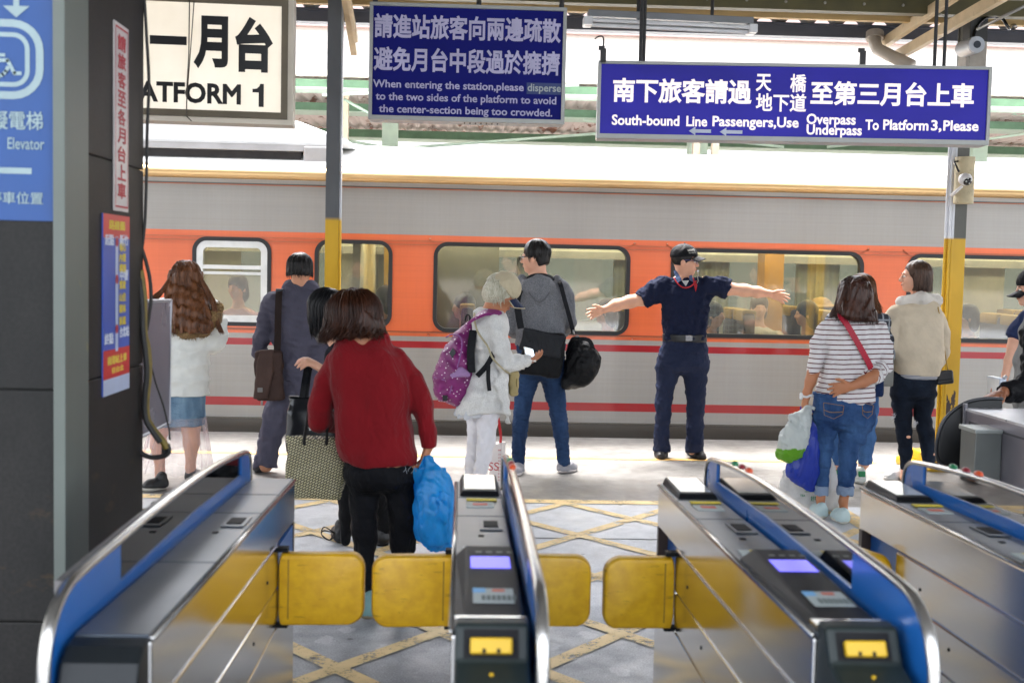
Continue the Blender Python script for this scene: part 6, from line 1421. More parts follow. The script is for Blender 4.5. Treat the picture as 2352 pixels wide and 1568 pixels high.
# ------------------------------------------------------------------ woman in the red jacket
B = Pose(5.12, C4); REDJ = cloth('jacket_red', '#74131a', .85, weave=700, sheen=.08); BLKT = cloth('black_trousers', '#101115', .7)
def redlady():
    P = person('woman in dark red jacket with brown bob carrying a blue plastic bag', onfloor(850, 1412))
    tors = B.rows([(640, 1400, 1600, .06), (680, 1365, 1655, .085), (735, 1318, 1712, .115), (820, 1305, 1752, .135), (950, 1318, 1765, .145), (1100, 1335, 1775, .15), (1250, 1362, 1805, .155), (1310, 1380, 1822, .155), (1362, 1405, 1798, .15)])
    pelv = B.rows([(1200, 1450, 1740, .10), (1310, 1425, 1765, .115), (1385, 1400, 1800, .138), (1450, 1396, 1806, .135), (1520, 1400, 1800, .12)])
    lL, lR = B.ch([(1500, 1440, 104), (1508, 1560, 84), (1508, 1700, 74), (1510, 1840, 64), (1524, 2100, 42), (1528, 2150, 40)]), B.ch([(1706, 1440, 104), (1722, 1560, 90), (1728, 1700, 80), (1728, 1840, 70, .03), (1722, 2080, 46, .10)])
    aR = B.ch([(1695, 765, 66), (1772, 875, 62), (1830, 1040, 55, -.02), (1860, 1170, 49, -.03), (1872, 1268, 43, -.03)]); aL = B.ch([(1348, 795, 64), (1300, 900, 66), (1262, 1030, 66), (1262, 1105, 62, .03), (1330, 1130, 54, .16), (1430, 1120, 44, .28)])
    c = B.p(1445, 520); fr = frame(-12, 4, -4); f, r, u = fr; R3 = np.array([r, f, u])
    S = SDF(.006); head(S, c, fr, neck=B.p(1490, 680)); S.loft(tors, .04, .85); S.loft(pelv, .03, .78, rk=.10); S.chain(lL, .03, g=.7); S.chain(lR, .03, g=.7); S.chain(aR, .03, g=.62); S.chain(aL, .03, g=.5)
    hand(S, B.p(1868, 1272, -.03), B.p(1848, 1345, -.03)-B.p(1868, 1272, -.03), (-.9, .2, 0), 1, .85, .03, sc_=.95); hand(S, aL[-1][0], (.8, .3, .1), (0, .2, -1), 1, .8, .05)
    S.build('body', SKINT, P)
    HB = hairm('hair_brown', '#0f0704', '#472514', .4)
    H = SDF(.005); H.ell(B.p(1446, 505, .0), (.118, .116, .108), .03); H.ell(B.p(1452, 575, -.005), (.124, .118, .074), .04); H.ell(B.p(1500, 600, -.01), (.085, .10, .062), .03); H.ell(c+f*.115-u*.05, (.07, .06, .11), .01, R3, 'sub'); H.cut(B.p(1450, 668), (.12, -.2, -1), .02)
    H.disp(locks(.0055, 15, 260, 14)); H.disp(folds(.006, .07, 16, (1, 1, .25))); H.build('hair', HB, P)
    strands(P, HB, B.p(1448, 505), fr, (.120, .119, .111), lambda ph: B.p(1445, 640)[2]+.02*math.cos(math.radians(ph*2)), 620, .0023, 6, face=45, top=3, flare=.004, jit=.02, wave=.020, curl=-.018)
    S = SDF(.006); S.loft(tors, .03, 1, .004); S.chain(aR, .022, e=.003, cap=True, k2=.008); S.chain(aL, .022, e=.003, k2=.008); S.cone(B.p(1420, 665), B.p(1570, 655), .062, .060, .03, ((0, 0, 1), .7))
    S.ell(B.p(1395, 1405, 0), (.055, .25, .05), .03, mode='sub')
    S.disp(folds(.010, .20, 121, (1, .4, .6))); S.disp(folds(.0025, .07, 122, (1, .6, .5))); S.build('jacket', REDJ, P)
    S = SDF(.006); S.loft(pelv, .03, rk=.10); S.chain(lL, .035, k2=.012); S.chain(lR, .035, k2=.012); S.disp(folds(.006, .11, 131, (.6, .6, 1.2))); S.disp(folds(.003, .04, 132)); t = S.build('trousers', BLKT, P)
    mb = MB(); pl = Plane(B.p(1760, 1395, -.155), (1, .25, 0), _n((.25, 0, 1))); 
    for i in range(5): mb.tube(catmull([pl.P(-.02+.012*i+.006*math.sin(i*2+k), -.012+.008*k+.004*math.cos(i*3), 0) for k in range(4)], 3), .0012, 5)
    mb.build('embroidery', M('thread_grey', '#7f858c', .7), t)
    a, b = B.floor(1528, 2225), B.floor(1532, 2175); shoe(P, onfloor(846, 1418), onfloor(846, 1418)+np.array([.02, .19, 0]), M('shoe_teal', '#6f9391', .7), M('sole_tan', '#8d8168', .7), .05, .09)
    q = np.array([lR[-1][0][0], 5.3, 0]); shoe(P, q, q+np.array([.02, .19, 0]), MATS['shoe_teal'], MATS['sole_tan'], .05, .09)
redlady()
C2 = (574.2, 994.0, .36623)
def bluebag():
    Q = Pose(5.06, C2); T = thing('plastic_bag', 'light blue translucent plastic bag in the right hand of the red-jacketed woman', 'bag', Q.p(1150, 450))
    S = SDF(.006); Yf = ((0, 1, 0), .8)
    S.loft(Q.rows([(240, 1068, 1195, .035), (300, 1045, 1245, .065), (380, 1036, 1278, .09), (480, 1036, 1290, .10), (600, 1040, 1290, .10), (670, 1060, 1285, .085), (712, 1110, 1270, .05)]), .03, p=2.2)
    for x0, y0 in ((1060, 250), (1090, 270), (1150, 270), (1210, 300)): S.cone(Q.p(x0, y0), Q.p(1105, 165, .0), .018, .008, .02)
    S.disp(folds(.010, .08, 141, (1, 1, .2))); S.disp(folds(.006, .05, 142, (1, 1, .25), .8)); S.build('sack', film('film_blue', '#2da6e8', tr=.5, rough=.18), T)
    m = MB()
    for a, b in (((1095, 150), (1055, 240)), ((1118, 150), (1200, 260)), ((1108, 150), (1130, 250))): m.tube(catmull([Q.p(*a), Q.p((a[0]+b[0])/2, (a[1]+b[1])/2, -.02), Q.p(*b)], 4), .008, 6, flat=(1, .4))
    m.build('handle', MATS['film_blue'], T, smooth=True)
bluebag()
def wovenbag():
    T = thing('woven_bag', 'beige woven carrier bag with black cord handles on the arm of the red-jacketed woman', 'bag', B.p(1225, 1390, .1))
    s = N('woven_straw'); br = s.n('TexBrick'); br.inputs['Scale'].default_value = 26; br.offset = .5; br.inputs['Mortar Size'].default_value = .06; br.inputs['Color1'].default_value = lin('#d2cca8'); br.inputs['Color2'].default_value = lin('#c0b98f'); br.inputs['Mortar'].default_value = lin('#3c392b'); br.inputs['Brick Width'].default_value = .42; br.inputs['Row Height'].default_value = .25
    sw = s.n('SeparateXYZ'); s.l(s.map((1, 1, 1), (0, 0, 0), (0, .55, 0)), sw.inputs[0]); cb_ = s.n('CombineXYZ'); s.l(sw.outputs[0], cb_.inputs[0]); s.l(sw.outputs[2], cb_.inputs[1]); s.l(cb_.outputs[0], br.inputs['Vector'])
    s.col(s.mix(.3, br.outputs['Color'], s.ramp(s.noise(s.map(), 9, 4), [(.3, (.6,)*3), (.7, (1.0,)*3)]), 'MULTIPLY')); s.set(rough=.7); s.bump(br.outputs['Fac'], -.5, .002)
    S = SDF(.006); y = .06
    c = [B.p(1074, 1212, y), B.p(1390, 1217, y), B.p(1378, 1560, y), B.p(1056, 1556, y)]; cen = np.mean(c, 0)+np.array([0, .04, 0])
    S.loft([(((c[0]+c[1])/2)+np.array([0, .045, 0]), np.linalg.norm(c[1]-c[0])/2, .035), (cen, .128, .05), (((c[2]+c[3])/2)+np.array([0, .045, .02]), np.linalg.norm(c[2]-c[3])/2, .058), (((c[2]+c[3])/2)+np.array([0, .045, -.002]), np.linalg.norm(c[2]-c[3])/2-.012, .05)], .01, p=7)
    S.disp(folds(.004, .15, 151)); S.build('body', s.m, T)
    ck = M('cord_black', '#121212', .8)
    for x0, x1 in ((1165, 1185), (1292, 1305)):
        MB().tube(catmull([B.p(x0, 1240, y-.01), B.p(x0+2, 1200, y-.015), B.p(x1-4, 1110, y-.03), B.p(x1+10, 1030, y+.02), B.p(x1+25, 1010, y+.12)], 5), .0062, 8).build('handle', ck, T, smooth=True)
        MB().sph(B.p(x0, 1243, y-.008), (.008, .007, .010), 10, 8).build('knot', ck, T, smooth=True)
wovenbag()
# ------------------------------------------------------------------ dark-haired woman mostly hidden behind the red jacket
B = Pose(6.35, C4); NVC = cloth('coat_navy', '#14161f')
def blackhair():
    P = person('black-haired woman in dark clothes mostly hidden behind the red jacket', onfloor(800, 1255))
    tors = B.rows([(660, 1330, 1480, .06), (700, 1300, 1560, .1), (800, 1310, 1570, .12), (1000, 1330, 1570, .13), (1200, 1340, 1600, .14), (1330, 1345, 1620, .15), (1440, 1350, 1640, .15)])
    lL, lR = B.ch([(1420, 1400, 60), (1405, 1560, 42), (1408, 1650, 40), (1400, 1800, 27)]), B.ch([(1560, 1400, 60), (1600, 1560, 46, .05), (1622, 1700, 40, .1), (1610, 1840, 30, .1)])
    aL = B.ch([(1330, 745, 44), (1320, 850, 40), (1300, 885, 36, -.08), (1278, 840, 28, -.12)])
    c = B.p(1300, 500); fr = frame(28, 8, 12); f, r, u = fr; R3 = np.array([r, f, u])
    S = SDF(.007); head(S, c, fr, neck=B.p(1390, 690)); S.loft(tors, .03, .85); S.chain(lL, .03, g=.85); S.chain(lR, .03, g=.85); S.chain(aL, .03, g=.7); S.cone(B.p(1278, 840, -.12), B.p(1262, 818, -.14), .022, .022)
    hand(S, B.p(1268, 822, -.14), B.p(1205, 785, -.16)-B.p(1268, 822, -.14), (-.35, .3, -1), -1, .75, .06, sc_=1.0); S.build('body', SKIN2, P)
    HK = hairm('hair_jet', '#050506', '#15161a', .33)
    H = SDF(.006); H.ell(B.p(1300, 470), (.104, .11, .105), .03); H.ell(B.p(1290, 560), (.085, .09, .10), .04); H.cone(B.p(1285, 560), B.p(1270, 640), .07, .03, .03); H.ell(c+f*.11-u*.05, (.065, .06, .1), .01, R3, 'sub'); H.disp(locks(.005, 25, 260, 14)); H.build('hair', HK, P)
    strands(P, HK, B.p(1298, 470), fr, (.107, .113, .108), lambda ph: B.p(1280, 630)[2], 170, .0038, 7, face=45, top=3, flare=-.03, jit=.012, wave=.008)
    S = SDF(.007); S.loft(tors, .03); S.chain(aL, .03, e=.006, cap=True); S.disp(folds(.008, .12, 161)); S.build('coat', NVC, P)
    S = SDF(.007); S.chain(lL, .03, e=.002); S.chain(lR, .03, e=.002); S.build('tights', cloth('tights_black', '#0e0f12', .6), P)
    bk = M('boot_black', '#101012', .4)
    for a, d in ((onfloor(783, 1246), (-.03, .2, 0)), (B.p(1610, 1860, .1)*np.array([1, 1, 0]), (.05, .2, 0))): sh = shoe(P, a, a+np.array(d), bk, bk, .046, .10, name='boot')
    q = onfloor(783, 1246); ml = MB()
    for s_ in (-1, 1): ml.tube(catmull([q+np.array([-.035, -.02, .06]), q+np.array([-.09, -.03, .085+.01*s_]), q+np.array([-.105, -.02, .05]), q+np.array([-.06, -.04, .025]), q+np.array([-.035, -.03, .05+.01*s_])], 4), .0035, 6)
    ml.build('shoelace', bk, P, smooth=True)
blackhair()
def tote():
    T = thing('tote_bag', 'glossy black tote bag hanging by long straps above the woven bag', 'bag', B.p(1220, 1100, -.1))
    S = SDF(.006); y = -.12; S.loft([(B.p(1232, 1350, y), .145, .05), (B.p(1228, 1200, y), .150, .055), (B.p(1228, 1060, y), .148, .045), (B.p(1226, 982, y), .146, .026)], .01, p=5); S.disp(folds(.002, .15, 171)); S.build('body', M('tote_black', '#0b0d12', .22, bump=.3, bs=9), T)
    MB().box(*[q for ab in zip(B.p(1073, 981, y-.03), B.p(1383, 975, y+.03)) for q in ab]).build('rim', M('tote_rim', '#191b20', .25), T, bevel=.003)
    for x0, x1, d in ((1152, 1190, -.03), (1172, 1205, .01)): ribbon([B.p(x0, 985, y+d), B.p((x0+x1)/2-6, 900, y+d), B.p(x1-10, 815, y+d-.01), B.p(x1+5, 785, y+d-.01)], .030, .004, MATS['tote_black'], 'strap', T)
    mb = MB(); cx, cy, R_ = 1262, 1130, 68
    for i, ch in enumerate('海德·商店'):
        t = math.radians(205-i*32 if True else 0); x = cx+R_*1.0*math.cos(t); y_ = cy-R_*math.sin(t)*1.0
        o = B.p(x, y_, y-.062); pl = Plane(o, (math.sin(t)*-1 if False else math.cos(t-math.pi/2+math.pi), 0, math.sin(t-math.pi/2+math.pi)), (-math.sin(t-math.pi/2+math.pi), 0, math.cos(t-math.pi/2+math.pi))); h = .0105 if ch != '·' else .003
        put_text(mb, pl, ch, -h, h, -h, h, d=.001, bold=.05)
    mb.lines('lettering', M('tote_white', '#a9a9a4', .6), T)
tote()
# ------------------------------------------------------------------ man in the purple-grey suit
B = Pose(8.65, C4); SUIT = cloth('suit_purple_grey', '#4c4b59', .8, weave=700)
def suitman():
    P = person('man in purple-grey jacket and trousers with thinning black hair seen from behind', onfloor(610, 1086))
    tors = B.rows([(332, 1092, 1205, .06), (372, 1015, 1240, .09), (420, 968, 1268, .115), (500, 962, 1285, .128), (600, 985, 1285, .13), (700, 990, 1288, .13), (800, 998, 1280, .13), (885, 1010, 1268, .13)])
    pelv = B.rows([(860, 1020, 1262, .122), (950, 1000, 1262, .128), (1010, 985, 1262, .115)])
    lL, lR = B.ch([(1065, 950, 78), (1012, 1060, 72), (976, 1200, 67), (944, 1366, 62)]), B.ch([(1190, 950, 78), (1205, 1060, 70), (1210, 1200, 64), (1215, 1366, 60)])
    aL = B.ch([(990, 432, 52), (948, 540, 48), (926, 640, 46), (912, 730, 42, .02), (930, 760, 34, .10)]); aR = B.ch([(1250, 432, 52), (1285, 540, 48), (1300, 640, 46), (1305, 740, 40, .02), (1285, 770, 34, .14)])
    c = B.p(1143, 245); fr = frame(8, 2); f, r, u = fr; R3 = np.array([r, f, u])
    S = SDF(.007); head(S, c, fr, neck=B.p(1145, 352), nr=.058); S.loft(tors, .03, .85); S.loft(pelv, .03, .78, rk=.10); S.chain(lL, .03, g=.7); S.chain(lR, .03, g=.7); S.chain(aL, .03, g=.7); S.chain(aR, .03, g=.7); hand(S, aL[-1][0], (.2, .8, -.4), (1, 0, 0), 1, .4); hand(S, aR[-1][0], (-.2, .8, -.4), (-1, 0, 0), -1, .4)
    S.build('body', SKIN, P)
    H = SDF(.006); H.ell(c+u*.022-f*.014, (.090, .103, .096), .01, R3); H.ell(c-f*.05-u*.025, (.088, .066, .055), .02, R3); H.ell(c+u*.125-f*.045, (.034, .03, .026), .02, R3, 'sub'); H.cut(c+f*.05, f-u*.4); H.cut(c-u*.062, -u-f*.1)
    for sg in (-1, 1): H.ell(c+r*sg*.088-u*.03+f*.01, (.03, .035, .036), .008, R3, 'sub')
    H.disp(locks(.003, 35)); H.build('hair', HAIRB, P); strands(P, HAIRB, c+u*.018-f*.014, fr, (.092, .106, .097), c[2]-.052, 170, .0036, 8, face=50, top=24, jit=.008)
    S = SDF(.007); S.loft(tors, .03, 1, .004); S.chain(aL, .025, e=.004, cap=True, k2=.01); S.chain(aR, .025, e=.004, cap=True, k2=.01); S.cut(B.p(1140, 886), (0, 0, -1))
    S.disp(folds(.011, .17, 181, (1, .4, .5))); S.disp(folds(.004, .06, 182)); S.build('jacket', SUIT, P)
    S = SDF(.006); S.cone(B.p(1100, 352, -.0), B.p(1190, 352, -.0), .070, .066, .03, ((0, 0, 1), .8)); S.cone(B.p(1075, 368, .0), B.p(1215, 372, .0), .052, .052, .03, ((0, 0, 1), .6)); S.ell(B.p(1145, 320, .02), (.06, .075, .06), .01, mode='sub'); S.disp(folds(.003, .06, 183)); S.build('collar', SUIT, P)
    S = SDF(.007); S.loft(pelv, .03, rk=.10); S.chain(lL, .035, k2=.012); S.chain(lR, .035, k2=.012); S.cut(B.p(943, 1380), (0, 0, -1)); S.cut(B.p(1215, 1380), (0, 0, -1)); S.disp(folds(.009, .14, 191, (.7, .7, 1))); S.disp(folds(.004, .05, 192)); S.build('trousers', SUIT, P)
    for a in ((908, 1410), (1212, 1412)): q = B.floor(*a); shoe(P, q, q+np.array([-.02, .2, 0]), M('shoe_black_white', '#161618', .5), M('sole_dark', '#2a2a2c', .6), .05, .10)
suitman()
def satchel():
    T = thing('messenger_bag', 'brown canvas messenger bag at the left hip of the man in purple-grey', 'bag', B.p(965, 860, -.18))
    br = cloth('canvas_brown', '#40322e', .75, weave=500)
    S = SDF(.007); a = math.radians(3); Rm = np.array([[math.cos(a), 0, math.sin(a)], [0, 1, 0], [-math.sin(a), 0, math.cos(a)]]); S.box(B.p(966, 858, -.17), (.100, .050, .180), Rm, .03); S.disp(folds(.006, .12, 201)); S.build('body', br, T)
    S = SDF(.006); S.loft(B.rows([(712, 905, 992, .03, -.20), (850, 893, 985, .055, -.20), (985, 882, 960, .06, -.20)]), .01, p=4); S.disp(folds(.004, .12, 202)); S.build('flap', cloth('canvas_flap', '#4a3a35', .7, weave=500), T)
    o = B.p(912, 940, -.265); MB().box(o[0]-.018, o[0]+.018, o[1], o[1]+.01, o[2]-.016, o[2]+.016, .002).build('emblem', M('emblem_grey', '#6f6d6c', .4, .4), T)
    ribbon([B.p(1024, 368, -.06), B.p(1020, 400, -.125), B.p(1016, 500, -.152), B.p(1014, 620, -.155), B.p(1010, 720, -.16), B.p(1005, 800, -.18)], .048, .005, cloth('strap_brown', '#2b2220', .7), 'strap', T)
    o = B.p(1024, 372, -.085); MB().box(o[0]-.026, o[0]+.026, o[1]-.01, o[1]+.005, o[2]-.012, o[2]+.012, .003).build('strap_buckle', M('buckle_dark', '#3a3c42', .3, .5), T)
    MB().cyl(B.p(924, 985, -.2), B.p(922, 1025, -.2), .008, 8).build('zip_pull', M('pull_steel', '#8a8a88', .3, .8), T)
satchel()
# ------------------------------------------------------------------ girl with long brown hair in a white puffer
B = Pose(8.2, C4); PUF = cloth('puffer_white', '#d2d4d0', .5, weave=300, bump=.03)
def girl():
    P = person('girl with long brown hair in white puffer jacket and denim skirt', onfloor(380, 1120))
    tors = B.rows([(395, 430, 565, .06), (432, 372, 618, .10), (480, 332, 655, .13), (600, 330, 640, .145), (700, 335, 622, .15), (800, 332, 616, .15), (900, 328, 614, .15), (968, 330, 612, .148)])
    aR = B.ch([(630, 470, 55), (660, 570, 56), (662, 650, 52, .02), (640, 700, 40, .2)]); aL = B.ch([(350, 470, 55), (322, 570, 56), (322, 650, 52, .02), (345, 700, 40, .2)])
    lL, lR = B.ch([(350, 1060, 62), (336, 1160, 52), (334, 1260, 44), (342, 1400, 25), (335, 1450, 25)]), B.ch([(520, 1060, 62), (518, 1160, 50), (522, 1240, 45), (516, 1380, 26), (516, 1430, 26)])
    c = B.p(490, 300); fr = frame(-6, 6); f, r, u = fr; R3 = np.array([r, f, u])
    S = SDF(.007); head(S, c, fr, neck=B.p(490, 415), nr=.05); S.loft(tors, .03, .75); S.chain(lL, .03, g=.97); S.chain(lR, .03, g=.97); S.chain(aR, .03, g=.6); S.chain(aL, .03, g=.6); hand(S, aR[-1][0], (-.4, .9, .1), (0, 0, -1), 1, .5); hand(S, aL[-1][0], (.4, .9, .1), (0, 0, -1), -1, .5); S.build('body', SKIN2, P)
    quilt = lambda x, y, z: .013*np.abs(np.sin((z+.35*np.abs(((x-B.p(470, 700)[0])*6+.5) % 1-.5)*.16)*math.pi/.105))-.007
    S = SDF(.007); S.loft(tors, .03, 1, .004); S.chain(aR, .05, e=.004); S.chain(aL, .05, e=.004); S.disp(quilt); S.disp(folds(.0025, .09, 211)); S.cut(B.p(470, 968), (0, 0, -1), .01); S.build('puffer_jacket', PUF, P)
    fur = hairm('fur_brown', '#4a3420', '#a4875c', .7)
    S = SDF(.006); S.chain([(B.p(x, y, d), rr) for x, y, d, rr in ((400, 500, -.10, .02), (415, 570, -.145, .034), (490, 612, -.165, .036), (590, 600, -.16, .036), (655, 530, -.12, .036), (672, 470, -.08, .032))], .02); S.disp(folds(.012, .025, 221, (1, 1, 1), .8)); fo = S.build('hood_trim', fur, P)
    g = np.random.RandomState(3); mb = MB(); path = catmull([B.p(x, y, d) for x, y, d in ((400, 500, -.10), (415, 570, -.145), (490, 612, -.165), (590, 600, -.16), (655, 530, -.12), (672, 470, -.08))], 10)
    for i in range(420):
        p = path[g.randint(len(path))]; d = _n(g.normal(size=3)); d[1] -= .4; d = _n(d); mb.tube([p+d*.03, p+d*(.045+.014*g.rand())+np.array([0, 0, -.012])], [.0024, .0006], 4, cap=False)
    mb.build('fur', fur, fo)
    S = SDF(.007); S.ell(B.p(500, 520, -.145), (.10, .05, .085), .02); S.disp(folds(.006, .07, 222)); S.build('hood', PUF, P)
    HB = hairm('hair_chestnut', '#2a160d', '#7f5030', .4)
    H = SDF(.006); H.ell(c+u*.022-f*.01, (.096, .108, .098), .03, R3); H.loft(B.rows([(270, 408, 570, .095, -.01), (340, 385, 590, .095, -.03), (420, 375, 612, .085, -.085), (500, 405, 628, .07, -.14), (570, 420, 636, .055, -.185), (615, 445, 615, .03, -.205)]), .03); H.ell(c+f*.11-u*.06, (.07, .065, .13), .01, R3, 'sub')
    H.disp(locks(.006, 45, 240, 10)); H.disp(folds(.007, .06, 46, (1, 1, .15))); H.build('hair', HB, P)
    strands(P, HB, c+u*.020-f*.008, fr, (.099, .110, .101), lambda ph: B.p(490, 620-abs(ph)*.35)[2], 700, .0024, 9, face=42, top=3, flare=.085, wave=.014, jit=.012)
    mb = MB(); g = np.random.RandomState(9)
    for sg, pts in ((-1, ((440, 246), (388, 330), (330, 402), (300, 424))), (1, ((548, 256), (600, 350), (645, 440), (668, 540), (698, 615)))):
        for i in range(50): mb.tube(catmull([B.p(x+g.normal()*7, y+g.normal()*7, -.05-.03*k-.02*g.rand()) for k, (x, y) in enumerate(pts)], 3), [.001, .003]+[.0034]*(3*len(pts)-6)+[.002, .0006], 5, cap=False)
    mb.build('hair_strand', HB, P, smooth=True)
    S = SDF(.007); S.loft(B.rows([(940, 345, 590, .13), (1000, 338, 595, .135), (1080, 330, 594, .135), (1140, 326, 590, .135)]), .02); S.disp(folds(.005, .10, 231)); S.build('denim_skirt', denim('denim_light', '#54708a', '#8aa6bb'), P)
    tm = N('tulle'); t_ = tm.n('BsdfTransparent'); mx = tm.n('MixShader'); tm.col(lin('#d9c9cf')); tm.set(rough=.8); dn = tm.noise(tm.map((1, 1, .06)), 26, 3); tm.l(tm.ramp(dn, [(.35, (.10,)*3), (.65, (.34,)*3)]), mx.inputs[0]); tm.l(t_.outputs[0], mx.inputs[1]); tm.l(tm.b.outputs[0], mx.inputs[2]); tm.l(mx.outputs[0], tm.t.nodes['Material Output'].inputs[0])
    mb = MB(); ctr0, ctr1 = B.p(460, 1090), B.p(428, 1395); A, Bq = [], []
    for i in range(97):
        t = 2*math.pi*i/96; w_ = 1+.05*math.sin(t*17)+.04*math.sin(t*29+1); A.append(ctr0+np.array([.172*math.cos(t), .15*math.sin(t), 0])); Bq.append(ctr1+np.array([.255*w_*math.cos(t), .24*w_*math.sin(t), .012*math.sin(t*11)]))
    mb.strip(A, Bq); mb.build('tulle_skirt', tm.m, P, smooth=True)
    q = B.floor(352, 1508); shoe(P, q, q+np.array([-.11, -.06, 0]), SHOEB, M('sole_white', '#b9b5ac', .6), .046, .09)
    q = B.floor(520, 1470); shoe(P, q, q+np.array([.02, .17, 0]), SHOEB, MATS['sole_white'], .046, .09)
girl()
# ------------------------------------------------------------------ woman in the striped shirt
B = Pose(7.35, C6)
def striped():
    P = person('woman in red-striped white shirt and rolled jeans with one hand behind her back', onfloor(1910, 1195))
    tors = B.rows([(512, 650, 805, .06), (545, 580, 852, .10), (592, 548, 892, .12), (680, 548, 888, .135), (780, 556, 868, .135), (900, 540, 850, .14), (1000, 520, 850, .145)])
    pelv = B.rows([(960, 510, 848, .135), (1040, 498, 850, .15), (1110, 496, 850, .145), (1165, 500, 845, .125)])
    lL, lR = B.ch([(570, 1110, 74), (572, 1190, 59), (575, 1260, 47), (564, 1350, 39), (552, 1490, 38)]), B.ch([(748, 1110, 98), (730, 1190, 80), (706, 1260, 60), (699, 1350, 53), (690, 1490, 47)])
    ank = [B.ch([(553, 1500, 30), (545, 1560, 23), (545, 1640, 24)]), B.ch([(688, 1500, 33), (674, 1575, 24), (680, 1650, 25)])]
    aL = B.ch([(580, 592, 46), (535, 690, 47), (514, 790, 43), (502, 848, 38)]); fL = B.ch([(505, 830, 34), (488, 890, 30), (468, 955, 23), (462, 985, 22)])
    aR = B.ch([(868, 600, 48), (905, 700, 50), (905, 800, 48, -.05), (870, 850, 42, -.15), (838, 868, 40, -.17)]); fR = B.ch([(850, 862, 34, -.17), (790, 892, 32, -.18), (722, 918, 24, -.18)])
    c = B.p(738, 398); fr = frame(4, 4); f, r, u = fr; R3 = np.array([r, f, u])
    S = SDF(.006); head(S, c, fr, neck=B.p(735, 540)); S.loft(tors, .03, .85); S.loft(pelv, .03, .78, rk=.10); S.chain(lL, .03, g=.8); S.chain(lR, .03, g=.8); S.chain(ank[0], .02); S.chain(ank[1], .02); S.chain(aL, .03, g=.75); S.chain(fL, .02); S.chain(aR, .03, g=.75); S.chain(fR, .02)
    hand(S, B.p(462, 985), B.p(448, 1070)-B.p(462, 985), (.9, .1, 0), -1, .8, .04, sc_=.95); hand(S, B.p(722, 918, -.18), B.p(612, 938, -.175)-B.p(722, 918, -.18), (-.05, -.9, -.2), 1, .18, .14, sc_=.98)
    S.build('body', SKINT, P)
    st = N('striped_jersey'); at_ = st.n('Attribute'); at_.attribute_name = 'paint'; sx = st.n('SeparateXYZ'); st.l(at_.outputs['Vector'], sx.inputs[0]); wv = st.math('FRACT', st.math('MULTIPLY', sx.outputs[0], 1/.0305*10)); msk = st.ramp(wv, [(0, (1, 1, 1)), (.22, (0, 0, 0))], 'CONSTANT')
    st.col(st.mix(msk, lin('#cfcdcd'), lin('#571620'))); st.set(rough=.85, spec=.2); st.bump(st.noise(st.map((1, 1, .5)), 30, 4), .25, .002)
    segs = [(np.array(a[0]), np.array(b[0]), max(a[1], b[1])) for C_ in (aL, aR) for a, b in zip(C_, C_[1:])]
    lens = {}
    def coord(V):
        out = V[:, 2].copy()+.006*np.sin(V[:, 0]*9)
        A, E2 = np.array(aR[2][0]), np.array(aR[-1][0]); D_ = E2-A; L = np.linalg.norm(D_); t = ((V-A)@D_)/L/L; d = np.linalg.norm(V-A-np.clip(t, 0, 1)[:, None]*D_, axis=1)
        m = (d < .062) & (t > .25); out[m] = A[2]-(np.clip(t[m], 0, 2)*L)
        return np.stack([(out+2)*.1]*3, 1)
    S = SDF(.006); S.loft(tors, .03, 1, .004); S.chain(aL, .02, e=.003, cap=True, k2=.008); S.chain(aR, .02, e=.003, cap=True, k2=.008); S.cut(B.p(690, 1002), (0, 0, -1)); S.disp(folds(.008, .11, 241, (1, .5, .5))); S.disp(folds(.0035, .045, 242)); S.build('shirt', st.m, P, col=coord)
    HB = hairm('hair_dark_brown', '#160d0a', '#4b2c1f', .36)
    H = SDF(.006); H.ell(c+u*.02-f*.01, (.100, .108, .100), .03, R3); H.loft(B.rows([(330, 665, 810, .10, 0), (400, 640, 835, .10, -.02), (470, 638, 848, .085, -.06), (520, 660, 862, .06, -.10), (550, 715, 868, .035, -.12)]), .03); H.ell(c+f*.11-u*.06, (.07, .065, .13), .01, R3, 'sub'); H.disp(locks(.005, 55, 260, 10)); H.disp(folds(.006, .07, 56, (1, 1, .2))); H.build('hair', HB, P)
    strands(P, HB, c+u*.018-f*.008, fr, (.103, .111, .103), lambda ph: B.p(738, 545+ph*.12)[2], 600, .0023, 19, face=42, top=3, flare=.045, wave=.010, jit=.010)
    DJ = denim('denim_mid', '#223a63', '#476a98')
    S = SDF(.006); S.loft(pelv, .03, rk=.10); S.chain(lL, .035, k2=.012); S.chain(lR, .035, k2=.012); S.cut(B.p(552, 1492), (0, 0, -1)); S.disp(folds(.005, .09, 251, (.5, .5, 1.3))); S.disp(folds(.003, .035, 252, (.5, .5, 1.4))); j = S.build('jeans', DJ, P)
    cu_ = cloth('cuff_blue', '#7d8ea6', weave=500)
    for x, rr in ((550, 43), (688, 52)):
        S = SDF(.006); S.cone(B.p(x, 1470), B.p(x-4, 1560), rr*B.m, (rr-3)*B.m, .01); S.cut(B.p(x, 1484), (0, 0, 1)); S.cut(B.p(x-3, 1540), (0, 0, -1)); S.ell(B.p(x, 1545), ((rr-9)*B.m,)*3, .004, mode='sub'); S.disp(folds(.003, .05, 253)); S.build('rolled_cuff', cu_, j)
    th = M('pocket_thread', '#8a6a3a', .7)
